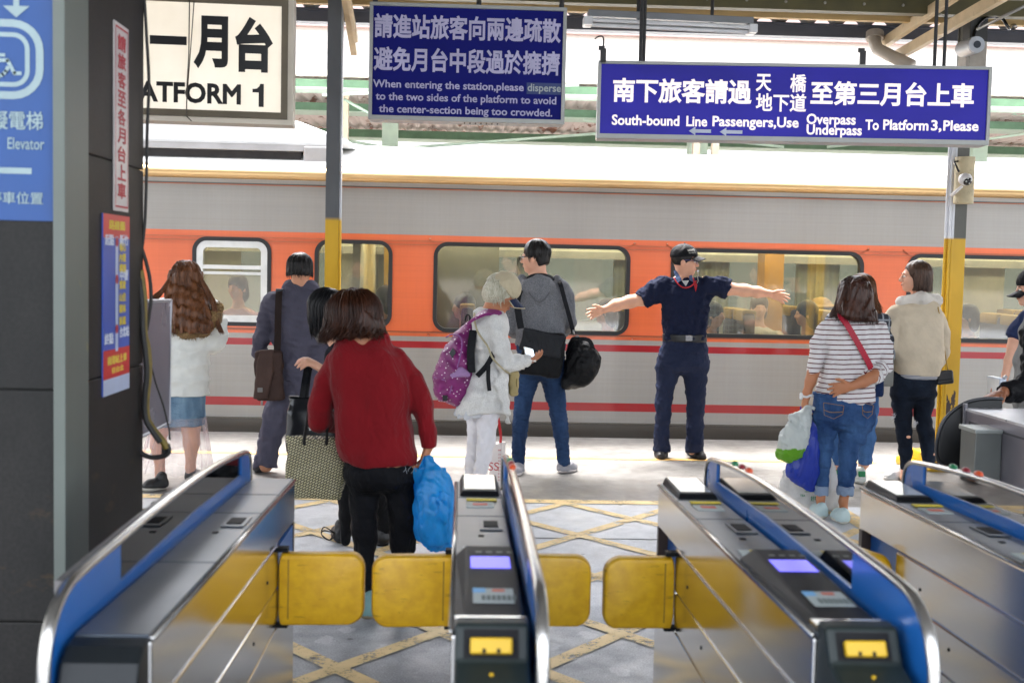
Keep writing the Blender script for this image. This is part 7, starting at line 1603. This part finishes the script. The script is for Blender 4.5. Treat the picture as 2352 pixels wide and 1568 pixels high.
    for x0, x1, y0 in ((562, 678, 1012), (782, 846, 1010)):
        mb = MB(); d = -.156; xm = (x0+x1)/2
        mb.tube([B.p(x0, y0, d+.01), B.p(x1, y0+18, d)], .0018, 5); mb.tube([B.p(x0, y0, d+.01), B.p(x0+4, y0+70, d+.006), B.p(xm, y0+92, d-.002), B.p(x1-6, y0+66, d), B.p(x1, y0+18, d)], .0018, 5); mb.tube(catmull([B.p(x0+4, y0+42, d+.004), B.p(xm-14, y0+55, d-.002), B.p(x1-4, y0+52, d-.002)], 4), .0024, 5); mb.build('pocket_stitching', th, j, smooth=True)
    wt = M('watch_white', '#cfd2d4', .4); S = SDF(.005); S.cone(B.p(478, 968), B.p(460, 978), .0335, .0335, .004, (B.p(462, 985)-B.p(468, 955), .33)); S.cone(B.p(435, 985), B.p(435, 965), .012, .012, .004); S.build('watch', wt, P)
    up, so_ = M('slipper_aqua', '#b4c8c9', .7, var=.1), M('sole_cream', '#c2c0b4', .6)
    for q in (onfloor(1886, 1190), onfloor(1936, 1203)): sh = shoe(P, q, q+np.array([.01, .18, 0]), up, so_, .044, .07)
    ribbon([B.p(652, 505, -.02), B.p(660, 520, -.10), B.p(700, 575, -.145), B.p(750, 660, -.158), B.p(795, 740, -.158), B.p(826, 800, -.150), B.p(840, 850, -.13)], .036, .004, M('strap_crimson', '#a3122e', .6), 'shoulder_strap', P)
    return c
striped()
def carried():
    T = thing('plastic_bag', 'white and green plastic bag held in front of a royal blue one', 'bag', B.p(410, 1200, -.04))
    S = SDF(.006); S.chain([(B.p(x, y, -.05), rr*B.m) for x, y, rr in ((470, 1060, 22), (440, 1110, 46), (410, 1180, 66), (385, 1240, 72), (360, 1290, 58))], .03, ((0, 1, 0), 1.0)); S.cone(B.p(325, 1305, -.05), B.p(400, 1305, -.05), 28*B.m, 28*B.m, .03); S.cone(B.p(385, 1095, -.05), B.p(420, 1110, -.05), 22*B.m, 22*B.m, .02)
    S.disp(folds(.006, .085, 261, (1, 1, .6))); S.disp(folds(.004, .045, 262, (1, 1, .5), .8))
    s = N('film_white_green'); z = s.n('SeparateXYZ'); s.l(s.tc.outputs['Object'], z.inputs[0]); nz = s.noise(s.map(), 9, 3)
    zl = B.p(360, 1262)[2]-B.p(410, 1200)[2]; h_ = s.math('ADD', z.outputs[2], s.math('MULTIPLY', s.math('SUBTRACT', nz, .5), .09)); g1 = s.ramp(s.math('ADD', h_, .5), [(zl+.5-.012, (1, 1, 1)), (zl+.5-.008, (0, 0, 0))])
    g2 = s.ramp(s.noise(s.map((1, 1, .4), (0, 0, 0), (0, -.6, 0)), 13, 2), [(.66, (0, 0, 0)), (.69, (1, 1, 1))])
    c_ = s.mix(s.math('MAXIMUM', g1, s.math('MULTIPLY', g2, .8)), lin('#c6cccb'), lin('#63a022')); s.col(c_); s.set(rough=.3); t = s.n('BsdfTranslucent'); s.l(c_, t.inputs[0]); mx = s.n('MixShader'); mx.inputs[0].default_value = .35; s.l(s.b.outputs[0], mx.inputs[1]); s.l(t.outputs[0], mx.inputs[2]); s.l(mx.outputs[0], s.t.nodes['Material Output'].inputs[0])
    S.build('sack', s.m, T)
    MB().tube(catmull([B.p(452, 1045, -.03), B.p(475, 1035, -.05), B.p(512, 1048, -.05)], 4), .012, 8, flat=(1, .4)).build('handle', s.m, T, smooth=True)
    T = thing('plastic_bag', 'royal blue plastic bag hanging from the hand of the striped-shirt woman', 'bag', B.p(460, 1280, .03))
    S = SDF(.006); S.loft(B.rows([(1050, 480, 520, .03, .02), (1110, 470, 536, .05, .02), (1180, 450, 532, .06, .02), (1270, 395, 545, .065, .02), (1350, 350, 540, .065, .02), (1420, 342, 528, .06, .02), (1470, 395, 520, .05, .02), (1512, 470, 508, .03, .02)]), .02, p=2.6); S.disp(folds(.006, .10, 271, (1, 1, .5))); S.disp(folds(.004, .05, 272, (1, 1, .4), .8)); S.build('sack', film('film_royal', '#1d3aa8', tr=.3, rough=.22), T)
    MB().tube(catmull([B.p(430, 1040, .02), B.p(460, 1050, .0), B.p(500, 1060, .02)], 4), .012, 8, flat=(1, .4)).build('handle', MATS['film_royal'], T, smooth=True)
    T = thing('plastic_bag', 'white plastic bag with green script standing on the ground by her feet', 'bag', B.p(470, 1500, .30))
    Q = Pose(7.6, C6); fz = onfloor(1850, 1190)[2]
    S = SDF(.007); S.loft([(onfloor(1857, 1172)+np.array([0, 0, .02]), .185, .09), (onfloor(1857, 1172)+np.array([0, 0, .16]), .19, .10), (onfloor(1857, 1172)+np.array([0, 0, .30]), .165, .07), (onfloor(1862, 1172)+np.array([0, 0, .42]), .11, .03), (onfloor(1868, 1172)+np.array([0, 0, .52]), .085, .02)], .02, p=2.6); S.disp(folds(.007, .10, 281, (1, 1, .3))); S.disp(folds(.0025, .04, 282)); S.build('sack', film('film_white', '#cfd0d0', tr=.45, rough=.35), T)
    o = onfloor(1857, 1172); pl = Plane(o+np.array([-.115, -.112, .2]), (1, -.02, 0), (0, 0, 1)); mb = MB(); put_latin(mb, Plane(pl.o, _n((1, 0, -.22)), _n((.22, 0, 1))), 'R·Jos', 0, .15, .0, .055, d=.004, bold=.05); put_rect(mb, pl, .05, .16, -.055, -.05, .004); put_latin(mb, pl, 'TEA', .02, .055, -.085, .014, d=.004, bold=.03); put_text(mb, pl, '好喝', .09, .14, -.115, -.08, d=.004, bold=.03); mb.lines('lettering', M('script_green', '#1e7a54', .5), T)
carried()
# ------------------------------------------------------------------ woman half hidden behind her
B = Pose(8.6, C6)
def behind():
    P = person('brown-haired woman in dark plaid shirt half hidden behind the striped-shirt woman', onfloor(1955, 1108))
    tors = B.rows([(478, 700, 820, .06), (505, 610, 880, .10), (560, 592, 905, .12), (700, 610, 900, .13), (900, 620, 870, .13), (960, 615, 868, .13)])
    pelv = B.rows([(940, 612, 868, .125), (1040, 606, 868, .135), (1090, 610, 862, .12)])
    lL, lR = B.ch([(668, 1060, 64), (640, 1200, 52), (630, 1352, 40)]), B.ch([(806, 1060, 64), (806, 1200, 50), (796, 1352, 40)])
    ank = [B.ch([(632, 1340, 24), (630, 1420, 19)]), B.ch([(790, 1340, 25), (776, 1420, 20)])]
    aL = B.ch([(620, 545, 48), (600, 640, 44), (615, 740, 40, .05)]); aR = B.ch([(885, 545, 48), (915, 640, 44), (922, 740, 40), (935, 790, 30, .08)])
    c = B.p(780, 368); fr = frame(10, 4); f, r, u = fr; R3 = np.array([r, f, u])
    S = SDF(.008); head(S, c, fr, neck=B.p(760, 500)); S.loft(tors, .03, .85); S.loft(pelv, .03, .78, rk=.10); S.chain(lL, .03, g=.8); S.chain(lR, .03, g=.8); S.chain(ank[0]); S.chain(ank[1]); S.chain(aL, g=.75); S.chain(aR, g=.75); hand(S, aR[-1][0], (0, .5, -.8), (-1, 0, 0), 1, .5); hand(S, aL[-1][0], (0, .6, -.8), (1, 0, 0), -1, .5); S.build('body', SKIN2, P)
    HB = hairm('hair_honey', '#24140d', '#7d5130', .4); H = SDF(.007); H.ell(c+u*.02, (.098, .106, .1), .03, R3); H.loft(B.rows([(330, 705, 835, .1), (400, 690, 845, .1, -.02), (460, 640, 870, .08, -.06), (500, 600, 885, .05, -.09)]), .03); H.ell(c+f*.11-u*.06, (.07, .065, .13), .01, R3, 'sub'); H.disp(locks(.006, 65, 240, 10)); H.build('hair', HB, P)
    strands(P, HB, c+u*.018-f*.004, fr, (.100, .109, .102), lambda ph: B.p(775, 490)[2], 320, .0025, 29, face=42, top=3, flare=.05, wave=.012, jit=.010)
    s = N('plaid'); br = s.n('TexBrick'); br.inputs['Scale'].default_value = 9; br.offset = 0; br.inputs['Color1'].default_value = lin('#20242e'); br.inputs['Color2'].default_value = lin('#2a2f3a'); br.inputs['Mortar'].default_value = lin('#8a8f96'); br.inputs['Mortar Size'].default_value = .06; br.inputs['Row Height'].default_value = .5; sw = s.n('SeparateXYZ'); s.l(s.tc.outputs['Object'], sw.inputs[0]); cb_ = s.n('CombineXYZ'); s.l(sw.outputs[0], cb_.inputs[0]); s.l(sw.outputs[2], cb_.inputs[1]); s.l(cb_.outputs[0], br.inputs['Vector']); s.col(br.outputs['Color']); s.set(rough=.85)
    S = SDF(.008); S.loft(tors, .03, 1, .003); S.chain(aL, .04, e=.003); S.chain(aR, .04, e=.003); S.disp(folds(.008, .11, 291)); S.build('shirt', s.m, P)
    S = SDF(.007); S.loft(pelv, .03, rk=.10); S.chain(lL, .035, k2=.012); S.chain(lR, .035, k2=.012); S.cut(B.p(630, 1356), (0, 0, -1)); S.disp(folds(.006, .10, 301)); S.build('jeans', denim('denim_faded', '#2f4f80', '#5c83b3'), P)
    up, so_ = M('sneaker_white', '#bfc2bd', .6), M('sole_chalk', '#c4c3bc', .6)
    for q, d in ((onfloor(1920, 1106), (-.01, .17, 0)), (onfloor(1975, 1110), (.02, .17, 0))):
        sh = shoe(P, q, q+np.array(d), up, so_, .046, .095); MB().box(q[0]-.026, q[0]+.026, q[1]-.045, q[1]-.02, .055, .10, .008).build('heel_tab', M('tab_green', '#217a4a', .6), sh)
behind()
def greybag():
    T = thing('shoulder_bag', 'small grey shoulder bag between the striped shirt and the beige jacket', 'bag', B.p(922, 830, -.05))
    S = SDF(.007); S.box(B.p(920, 830, -.06), (.045, .04, .115), None, .012); S.build('body', M('bag_grey', '#6d6d68', .45), T); MB().tube([B.p(900, 742, -.06), B.p(890, 650, -.1), B.p(880, 560, -.13)], .006, 6).build('strap', M('strap_grey', '#3b3b3d', .6), T)
    T = thing('denim_bag', 'dark blue bag hanging low beside the striped shirt hem', 'bag', B.p(870, 930, -.1)); S = SDF(.007); S.box(B.p(868, 920, -.06), (.035, .05, .075), None, .02); S.disp(folds(.005, .07, 311)); S.build('body', cloth('bag_navy', '#1d2c4d'), T); MB().tube([B.p(866, 870, -.06), B.p(868, 760, -.13), B.p(862, 620, -.14)], .005, 6).build('strap', MATS['strap_grey'], T)
greybag()
# ------------------------------------------------------------------ woman in the beige jacket
B = Pose(8.67, C6)
def beige():
    P = person('short-haired woman in beige fleece-collared jacket and ripped dark jeans', onfloor(2085, 1100))
    tors = B.rows([(425, 1040, 1190, .09), (465, 985, 1212, .13), (520, 945, 1222, .155), (600, 930, 1232, .165), (700, 940, 1242, .17), (780, 958, 1240, .17), (822, 962, 1218, .16), (850, 968, 1212, .155)])
    pelv = B.rows([(835, 958, 1205, .135), (900, 950, 1200, .145), (965, 946, 1196, .135), (1000, 955, 1186, .115)])
    lL, lR = B.ch([(1010, 970, 66), (1014, 1080, 52), (1022, 1200, 43), (1030, 1300, 38), (1032, 1395, 27)]), B.ch([(1134, 970, 66), (1126, 1080, 50), (1148, 1200, 45), (1160, 1300, 39), (1164, 1400, 30)])
    aL = B.ch([(975, 520, 58, -.02), (945, 600, 60, -.03), (945, 680, 54, -.02), (965, 700, 42, .12)]); aR = B.ch([(1205, 525, 46), (1232, 620, 44), (1238, 720, 42), (1215, 790, 36, .12)])
    c = B.p(1086, 290); fr = frame(-82, 0); f, r, u = fr; R3 = np.array([r, f, u])
    S = SDF(.006); head(S, c, fr, neck=B.p(1110, 440), nr=.05); S.loft(tors, .03, .8); S.loft(pelv, .03, .78, rk=.10); S.chain(lL, .03, g=.85); S.chain(lR, .03, g=.85); S.chain(B.ch([(1032, 1385, 24), (1020, 1440, 24)])); S.chain(B.ch([(1164, 1390, 26), (1164, 1450, 26)])); S.chain(aL, g=.6); S.chain(aR, g=.6); hand(S, aL[-1][0], (-.3, .9, 0), (0, 0, -1), 1, .5); hand(S, aR[-1][0], (-.3, .9, 0), (0, 0, -1), -1, .5); S.build('body', SKIN2, P); eyes(P, c, fr)
    HB = hairm('hair_ash', '#1c1412', '#63493a', .36)
    H = SDF(.006); H.ell(c+u*.022-f*.018, (.092, .104, .098), .03, R3); H.cone(c-f*.03-u*.01, c-f*.035-u*.110, .088, .074, .03, (r, .95)); H.ell(c+f*.096-u*.055, (.11, .062, .105), .015, R3, 'sub'); H.ell(c+f*.02-u*.035-r*.10, (.035, .045, .055), .012, R3, 'sub'); H.cut(c+f*.075+u*.06, f+u*.25); H.cut(c-u*.112, -u); H.disp(locks(.004, 75, 300, 10)); H.build('hair', HB, P)
    strands(P, HB, c+u*.018-f*.016, fr, (.095, .107, .102), lambda ph: c[2]-.108, 340, .0022, 31, face=64, top=6, jit=.006, wave=.003)
    S = SDF(.007); S.loft(tors, .03, 1, .004); S.chain(aL, .025, e=.004, k2=.01); S.chain(aR, .025, e=.004, k2=.01); S.disp(folds(.009, .20, 321, (1, .5, .4))); S.disp(folds(.0015, .05, 322)); S.cut(B.p(1090, 852), (0, 0, -1)); S.build('jacket', cloth('jacket_beige', '#c6b9a3', .95, bump=.10), P)
    S = SDF(.006); S.cone(B.p(1010, 440, -.03), B.p(1120, 418, -.09), .040, .046, .03); S.cone(B.p(1120, 418, -.09), B.p(1205, 428, -.02), .046, .040, .03); S.cone(B.p(1205, 428, -.02), B.p(1170, 420, .08), .04, .04, .03); S.cone(B.p(1010, 440, -.03), B.p(1030, 440, .08), .04, .035, .03); S.ell(B.p(1100, 380, .0), (.062, .07, .075), .01, mode='sub'); S.disp(folds(.004, .03, 323)); S.build('collar', cloth('fleece_white', '#cdc8c0', .95, bump=.2), P)
    s = N('grey_stripes'); sw = s.n('SeparateXYZ'); s.l(s.tc.outputs['Object'], sw.inputs[0]); s.col(s.mix(s.ramp(s.math('FRACT', s.math('MULTIPLY', sw.outputs[2], 95)), [(0, (0, 0, 0)), (.5, (1, 1, 1))], 'CONSTANT'), lin('#6d7078'), lin('#b5b5b9'))); s.set(rough=.85)
    S = SDF(.007); S.loft(B.rows([(800, 966, 1208, .152), (872, 962, 1206, .150)]), .01); S.build('shirt_hem', s.m, P)
    S = SDF(.007); S.loft(pelv, .03, rk=.10); S.chain(lL, .035, k2=.012); S.chain(lR, .035, k2=.012); S.cut(B.p(1032, 1402), (0, 0, -1)); S.disp(folds(.004, .08, 331, (.5, .5, 1.3))); j = S.build('jeans', denim('denim_black', '#11161f', '#232c3b'), P)
    g = np.random.RandomState(4); mb = MB()
    for x, y in ((966, 1090), (1090, 1125)):
        for i in range(22): p = B.p(x+g.normal()*6, y+g.normal()*10, -.06); mb.tube([p, p+np.array([-.02*g.rand()-.008, -.01, -.02*g.rand()])], [.0016, .0006], 4, cap=False)
    mb.build('frayed_thread', M('thread_white', '#b4b7bd', .8), j)
    up = M('sneaker_white2', '#c6c6c4', .55)
    sh = shoe(P, B.floor(1012, 1452), B.floor(912, 1452), up, M('sole_white2', '#c9c8c4', .6), .046, .09); mb = MB()
    for k in range(3): a = B.floor(950+k*20, 1446)+np.array([0, -.052, .018]); mb.hexa([a+np.array(q) for q in ((0, 0, 0), (.010, 0, 0), (.010, .012, 0), (0, .012, 0), (.018, .016, .045), (.028, .016, .045), (.028, .03, .045), (.018, .03, .045))])
    mb.build('shoe_stripe', M('stripe_black', '#141416', .5), sh)
    q = B.floor(1168, 1462); shoe(P, q, q+np.array([-.12, .06, 0]), up, MATS['sole_white2'], .046, .09)
beige()
def clutch():
    T = thing('shoulder_bag', 'small black flap bag on a gold chain beside the beige jacket', 'bag', B.p(1245, 865, -.05))
    a = math.radians(7); Rm = np.array([[math.cos(a), 0, math.sin(a)], [0, 1, 0], [-math.sin(a), 0, math.cos(a)]]); S = SDF(.006); S.box(B.p(1246, 868, -.06), (.066, .035, .050), Rm, .012); S.build('body', M('bag_black2', '#101012', .35), T); S = SDF(.006); S.box(B.p(1252, 858, -.09), (.060, .012, .038), Rm, .008); S.build('flap', M('bag_black3', '#17171a', .3), T)
    pts = catmull([B.p(1215, 470, -.14), B.p(1232, 560, -.10), B.p(1245, 660, -.08), B.p(1260, 760, -.06), B.p(1272, 825, -.06)], 12); mb = MB()
    for i, p in enumerate(pts[:-1]): mb.sph(p, (.006, .004, .008) if i % 2 else (.004, .006, .008), 6, 4)
    mb.build('chain', M('chain_gold', '#a98a4a', .3, .8), T, smooth=True)
clutch()
# ------------------------------------------------------------------ two people cut by the right edge
B = Pose(8.0, C6)
def capman():
    P = person('person in black cap and navy short sleeves at the right edge holding a clipboard', onfloor(2390, 1140))
    tors = B.rows([(500, 1730, 1900, .07), (540, 1690, 1960, .10), (620, 1680, 1965, .125), (800, 1700, 1950, .125), (980, 1700, 1950, .12)])
    aL = B.ch([(1725, 560, 52), (1690, 610, 50), (1655, 655, 40), (1640, 690, 32), (1620, 770, 30), (1600, 850, 22), (1594, 880, 20)])
    lg = [B.ch([(1770, 980, 75), (1770, 1200, 55), (1770, 1480, 45)]), B.ch([(1890, 980, 75), (1890, 1200, 55), (1890, 1480, 45)])]
    c = B.p(1752, 362); fr = frame(-78, 4); f, r, u = fr; R3 = np.array([r, f, u])
    S = SDF(.007); head(S, c, fr, neck=B.p(1800, 510)); S.loft(tors, .03, .9); S.chain(aL, .02, g=.9); S.chain(B.ch([(1930, 560, 50), (1970, 700, 44), (1960, 840, 36)]), g=.8); S.chain(lg[0], g=.8); S.chain(lg[1], g=.8); hand(S, B.p(1594, 882), (-.2, .1, -1), (-.2, -.9, 0), 1, .5, .05); hand(S, B.p(1960, 840), (0, .2, -1), (-1, 0, 0), 1, .5); S.build('body', SKIN2, P); eyes(P, c, fr)
    H = SDF(.006); H.ell(c+u*.044-f*.008, (.096, .112, .100), .01, R3); H.cut(c+u*.02, -u+f*.05); cap = H.build('cap', MATS['cap_black'], P); visor('visor', c+u*.0, fr, MATS['visor_black'], cap, 1.0, .35)
    S = SDF(.007); S.loft(tors, .03, 1, .004); S.chain(B.ch([(1725, 560, 66), (1690, 610, 66), (1658, 652, 58)]), .04, cap=True); S.chain(B.ch([(1930, 560, 60), (1965, 680, 56)]), .04, cap=True); S.disp(folds(.008, .11, 341)); S.build('shirt', cloth('shirt_navy_blue', '#26304f'), P)
    S = SDF(.008); S.loft(B.rows([(950, 1695, 1955, .12), (1060, 1690, 1960, .125)])); S.chain(lg[0], .05, k2=.012); S.chain(lg[1], .05, k2=.012); S.cut(B.p(1770, 1490), (0, 0, -1)); S.build('trousers', NAVT, P)
    for q in (1770, 1890): a = B.p(q, 1500); a[2] = 0; shoe(P, a, a+np.array([-.15, -.05, 0]), SHOEB, SOLEB)
capman()
def clip():
    T = thing('clipboard', 'clipboard with white paper hanging in a hand at the right edge', 'clipboard', B.p(1550, 900, -.02)); a = B.p(1548, 915, -.02)
    MB().box(a[0]-.022, a[0]+.022, a[1]-.1, a[1]+.1, a[2]-.07, a[2]+.06).build('board', M('board_pale', '#b9c2d0', .4), T, bevel=.003); MB().box(a[0]-.026, a[0]-.023, a[1]-.09, a[1]+.09, a[2]-.06, a[2]+.05).build('paper', M('paper', '#cfcfcc', .6), T); MB().cyl(a+(.0, -.1, .062), a+(.02, -.1, .075), .012, 10).build('clamp', MATS['clip_steel'], T)
clip()
B = Pose(6.35, C6)
def vest():
    P = person('person in grey vest with black sleeve resting a hand on the padded flap', onfloor(2440, 1250))
    tors = B.rows([(500, 1740, 1990, .11), (600, 1700, 2060, .14), (720, 1680, 2080, .16), (860, 1658, 2080, .17), (1000, 1655, 2080, .17), (1080, 1660, 2080, .17)])
    aL = B.ch([(1760, 620, 70, .0), (1770, 780, 66, -.08), (1745, 900, 60, -.12), (1660, 945, 54, -.18), (1590, 950, 44, -.24)])
    c = B.p(1880, 330); fr = frame(-60, 10); f, r, u = fr; R3 = np.array([r, f, u])
    lg = [B.ch([(1780, 1080, 90), (1780, 1400, 70), (1780, 1780, 55)]), B.ch([(1960, 1080, 90), (1960, 1400, 70), (1960, 1780, 55)])]
    S = SDF(.007); head(S, c, fr, neck=B.p(1880, 500)); S.loft(tors, .03, .9); S.chain(aL, .03, g=.7); S.chain(lg[0], g=.8); S.chain(lg[1], g=.8); S.chain(B.ch([(1990, 600, 70), (2080, 800, 60), (2060, 980, 45)]), g=.8)
    hand(S, B.p(1585, 955, -.25), B.p(1480, 990, -.30)-B.p(1585, 955, -.25), (0, -.15, -1), 1, .32, .06, sc_=1.1); hand(S, B.p(2060, 980), (0, .2, -1), (-1, 0, 0), 1, .5); S.build('body', skin('skin_brown', '#8d5c42'), P)
    H = SDF(.008); H.ell(c+u*.025-f*.014, (.086, .104, .098), .01, R3); H.cut(c+f*.06, f-u*.3); H.cut(c-u*.08, -u); H.build('hair', HAIRB, P)
    S = SDF(.007); S.loft(tors, .03, 1, .004); S.disp(folds(.010, .13, 351)); S.build('vest', cloth('vest_grey', '#7d7d7b'), P)
    S = SDF(.007); S.chain(aL, .03, e=.004); S.cut(B.p(1592, 952, -.24), B.p(1560, 962, -.27)-B.p(1640, 948, -.2)); S.chain(B.ch([(1990, 600, 72), (2080, 800, 62), (2060, 980, 46)])); S.disp(folds(.009, .07, 361)); S.build('sleeve', cloth('sleeve_black', '#101013', .6), P)
    S = SDF(.009); S.loft(B.rows([(1060, 1665, 2070, .16), (1160, 1665, 2070, .16)])); S.chain(lg[0], .05, k2=.012); S.chain(lg[1], .05, k2=.012); S.build('trousers', BLKT, P)
    for q in (1780, 1960): a = B.p(q, 1800); a[2] = 0; shoe(P, a, a+np.array([-.12, .12, 0]), SHOEB, SOLEB)
vest()
# ------------------------------------------------------------------ passengers in the train
pv = {'hair': HAIRB}
def passenger(x, y, yaw, label, top, hair, h=1.18, hat=None):
    P = person(label, (x, y, .06), 'passengers behind the train windows'); c = np.array([x, y, h]); fr = frame(yaw, 3); f, r, u = fr; R3 = np.array([r, f, u])
    S = SDF(.012); head(S, c, fr, neck=c+np.array([0, 0, -.19])-f*.02); t0 = c-f*.04
    S.loft([(t0+np.array([0, 0, -.20]), .07, .06), (t0+np.array([0, 0, -.26]), .19, .10), (t0+np.array([0, 0, -.45]), .21, .12), (t0+np.array([0, 0, -.70]), .19, .14)], .03, yaw=-math.radians(yaw)); S.cone(t0+r*.1+np.array([0, 0, -.66]), t0+r*.1+f*.42+np.array([0, 0, -.62]), .08, .065); S.cone(t0-r*.1+np.array([0, 0, -.66]), t0-r*.1+f*.42+np.array([0, 0, -.62]), .08, .065)
    for sg in (-1, 1): S.cone(t0+r*sg*.1+f*.42+np.array([0, 0, -.62]), t0+r*sg*.1+f*.40+np.array([0, 0, -1.05]), .06, .045); S.chain([(t0+r*sg*.2+np.array([0, 0, -.3]), .05), (t0+r*sg*.23+f*.04+np.array([0, 0, -.52]), .045), (t0+r*sg*.1+f*.25+np.array([0, 0, -.5]), .035)], .02); hand(S, t0+r*sg*.1+f*.25+np.array([0, 0, -.5]), f, (0, 0, -1), sg, .3)
    S.build('body', SKIN2, P); H = SDF(.010); H.ell(c+u*.03-f*.014, (.094, .108, .10), .01, R3); H.ell(c-f*.05-u*.06, (.095, .07, .11), .03, R3); H.ell(c+f*.11-u*.06, (.058, .06, .09), .01, R3, 'sub'); H.disp(locks(.004, 3)); H.build('hair', hair, P)
    S = SDF(.012); S.loft([(t0+np.array([0, 0, -.21]), .09, .08), (t0+np.array([0, 0, -.26]), .20, .11), (t0+np.array([0, 0, -.45]), .222, .132), (t0+np.array([0, 0, -.70]), .205, .155)], .03, yaw=-math.radians(yaw))
    for sg in (-1, 1): S.chain([(t0+r*sg*.2+np.array([0, 0, -.3]), .058), (t0+r*sg*.23+f*.04+np.array([0, 0, -.52]), .053), (t0+r*sg*.1+f*.25+np.array([0, 0, -.5]), .042)], .03)
    S.disp(folds(.008, .1, 5)); S.build('top', top, P)
    if hat: S = SDF(.010); S.ell(c+u*.06, (.105, .115, .085), .02, R3); S.ell(c+u*.045, (.17, .18, .02), .03, R3); S.cut(c+u*.03, -u); S.build('hat', hat, P)
PT = [cloth('top_pink', '#b98a8c'), cloth('top_checked', '#6d6d73', heather=('#c0bfc0', 40)), cloth('top_pale', '#b9b6a6'), cloth('top_olive', '#67654f'), cloth('top_dark', '#2d2a2b'), cloth('top_red', '#9a1f26')]
PH = [hairm('hair_p_brown', '#1b110c', '#3d2a1e'), HAIRB]
py0 = IY0+.45
passenger(at(545, 668, py0)[0], py0, 200, 'passenger in pale pink behind the narrow framed train window', PT[0], PH[0], 1.30)
passenger(at(884, 690, py0)[0], py0, -60, 'dark-haired passenger at the right end of the train window behind the column', PT[4], PH[0], 1.22)
passenger(at(1065, 672, py0)[0], py0, -95, 'passenger at the left end of the wide train window behind the cream cap', PT[4], HAIRB, 1.16)
passenger(at(1392, 690, py0)[0], py0, -80, 'passenger in red beside the pointing hand of the guard', PT[5], PH[0], 1.14)
passenger(at(1640, 690, py0)[0], py0, 120, 'passenger in checked top just right of the guard behind glass', PT[1], HAIRB, 1.13)
passenger(at(1745, 680, py0+.5)[0], py0+.5, 185, 'passenger in pale top under the outstretched right arm of the guard', PT[2], PH[0], 1.20)
passenger(at(1852, 700, py0)[0], py0, -85, 'dark-haired passenger in the train window left of the striped shirt', PT[3], HAIRB, 1.16)
passenger(at(1886, 690, py0+.9)[0], py0+.9, -85, 'passenger in a tan sun hat behind the window left of the striped shirt', PT[3], HAIRB, 1.16, cloth('hat_tan', '#b29469'))
passenger(at(2222, 700, py0)[0], py0, -85, 'dark-haired passenger in the last train window right of the yellow column', PT[4], HAIRB, 1.16)
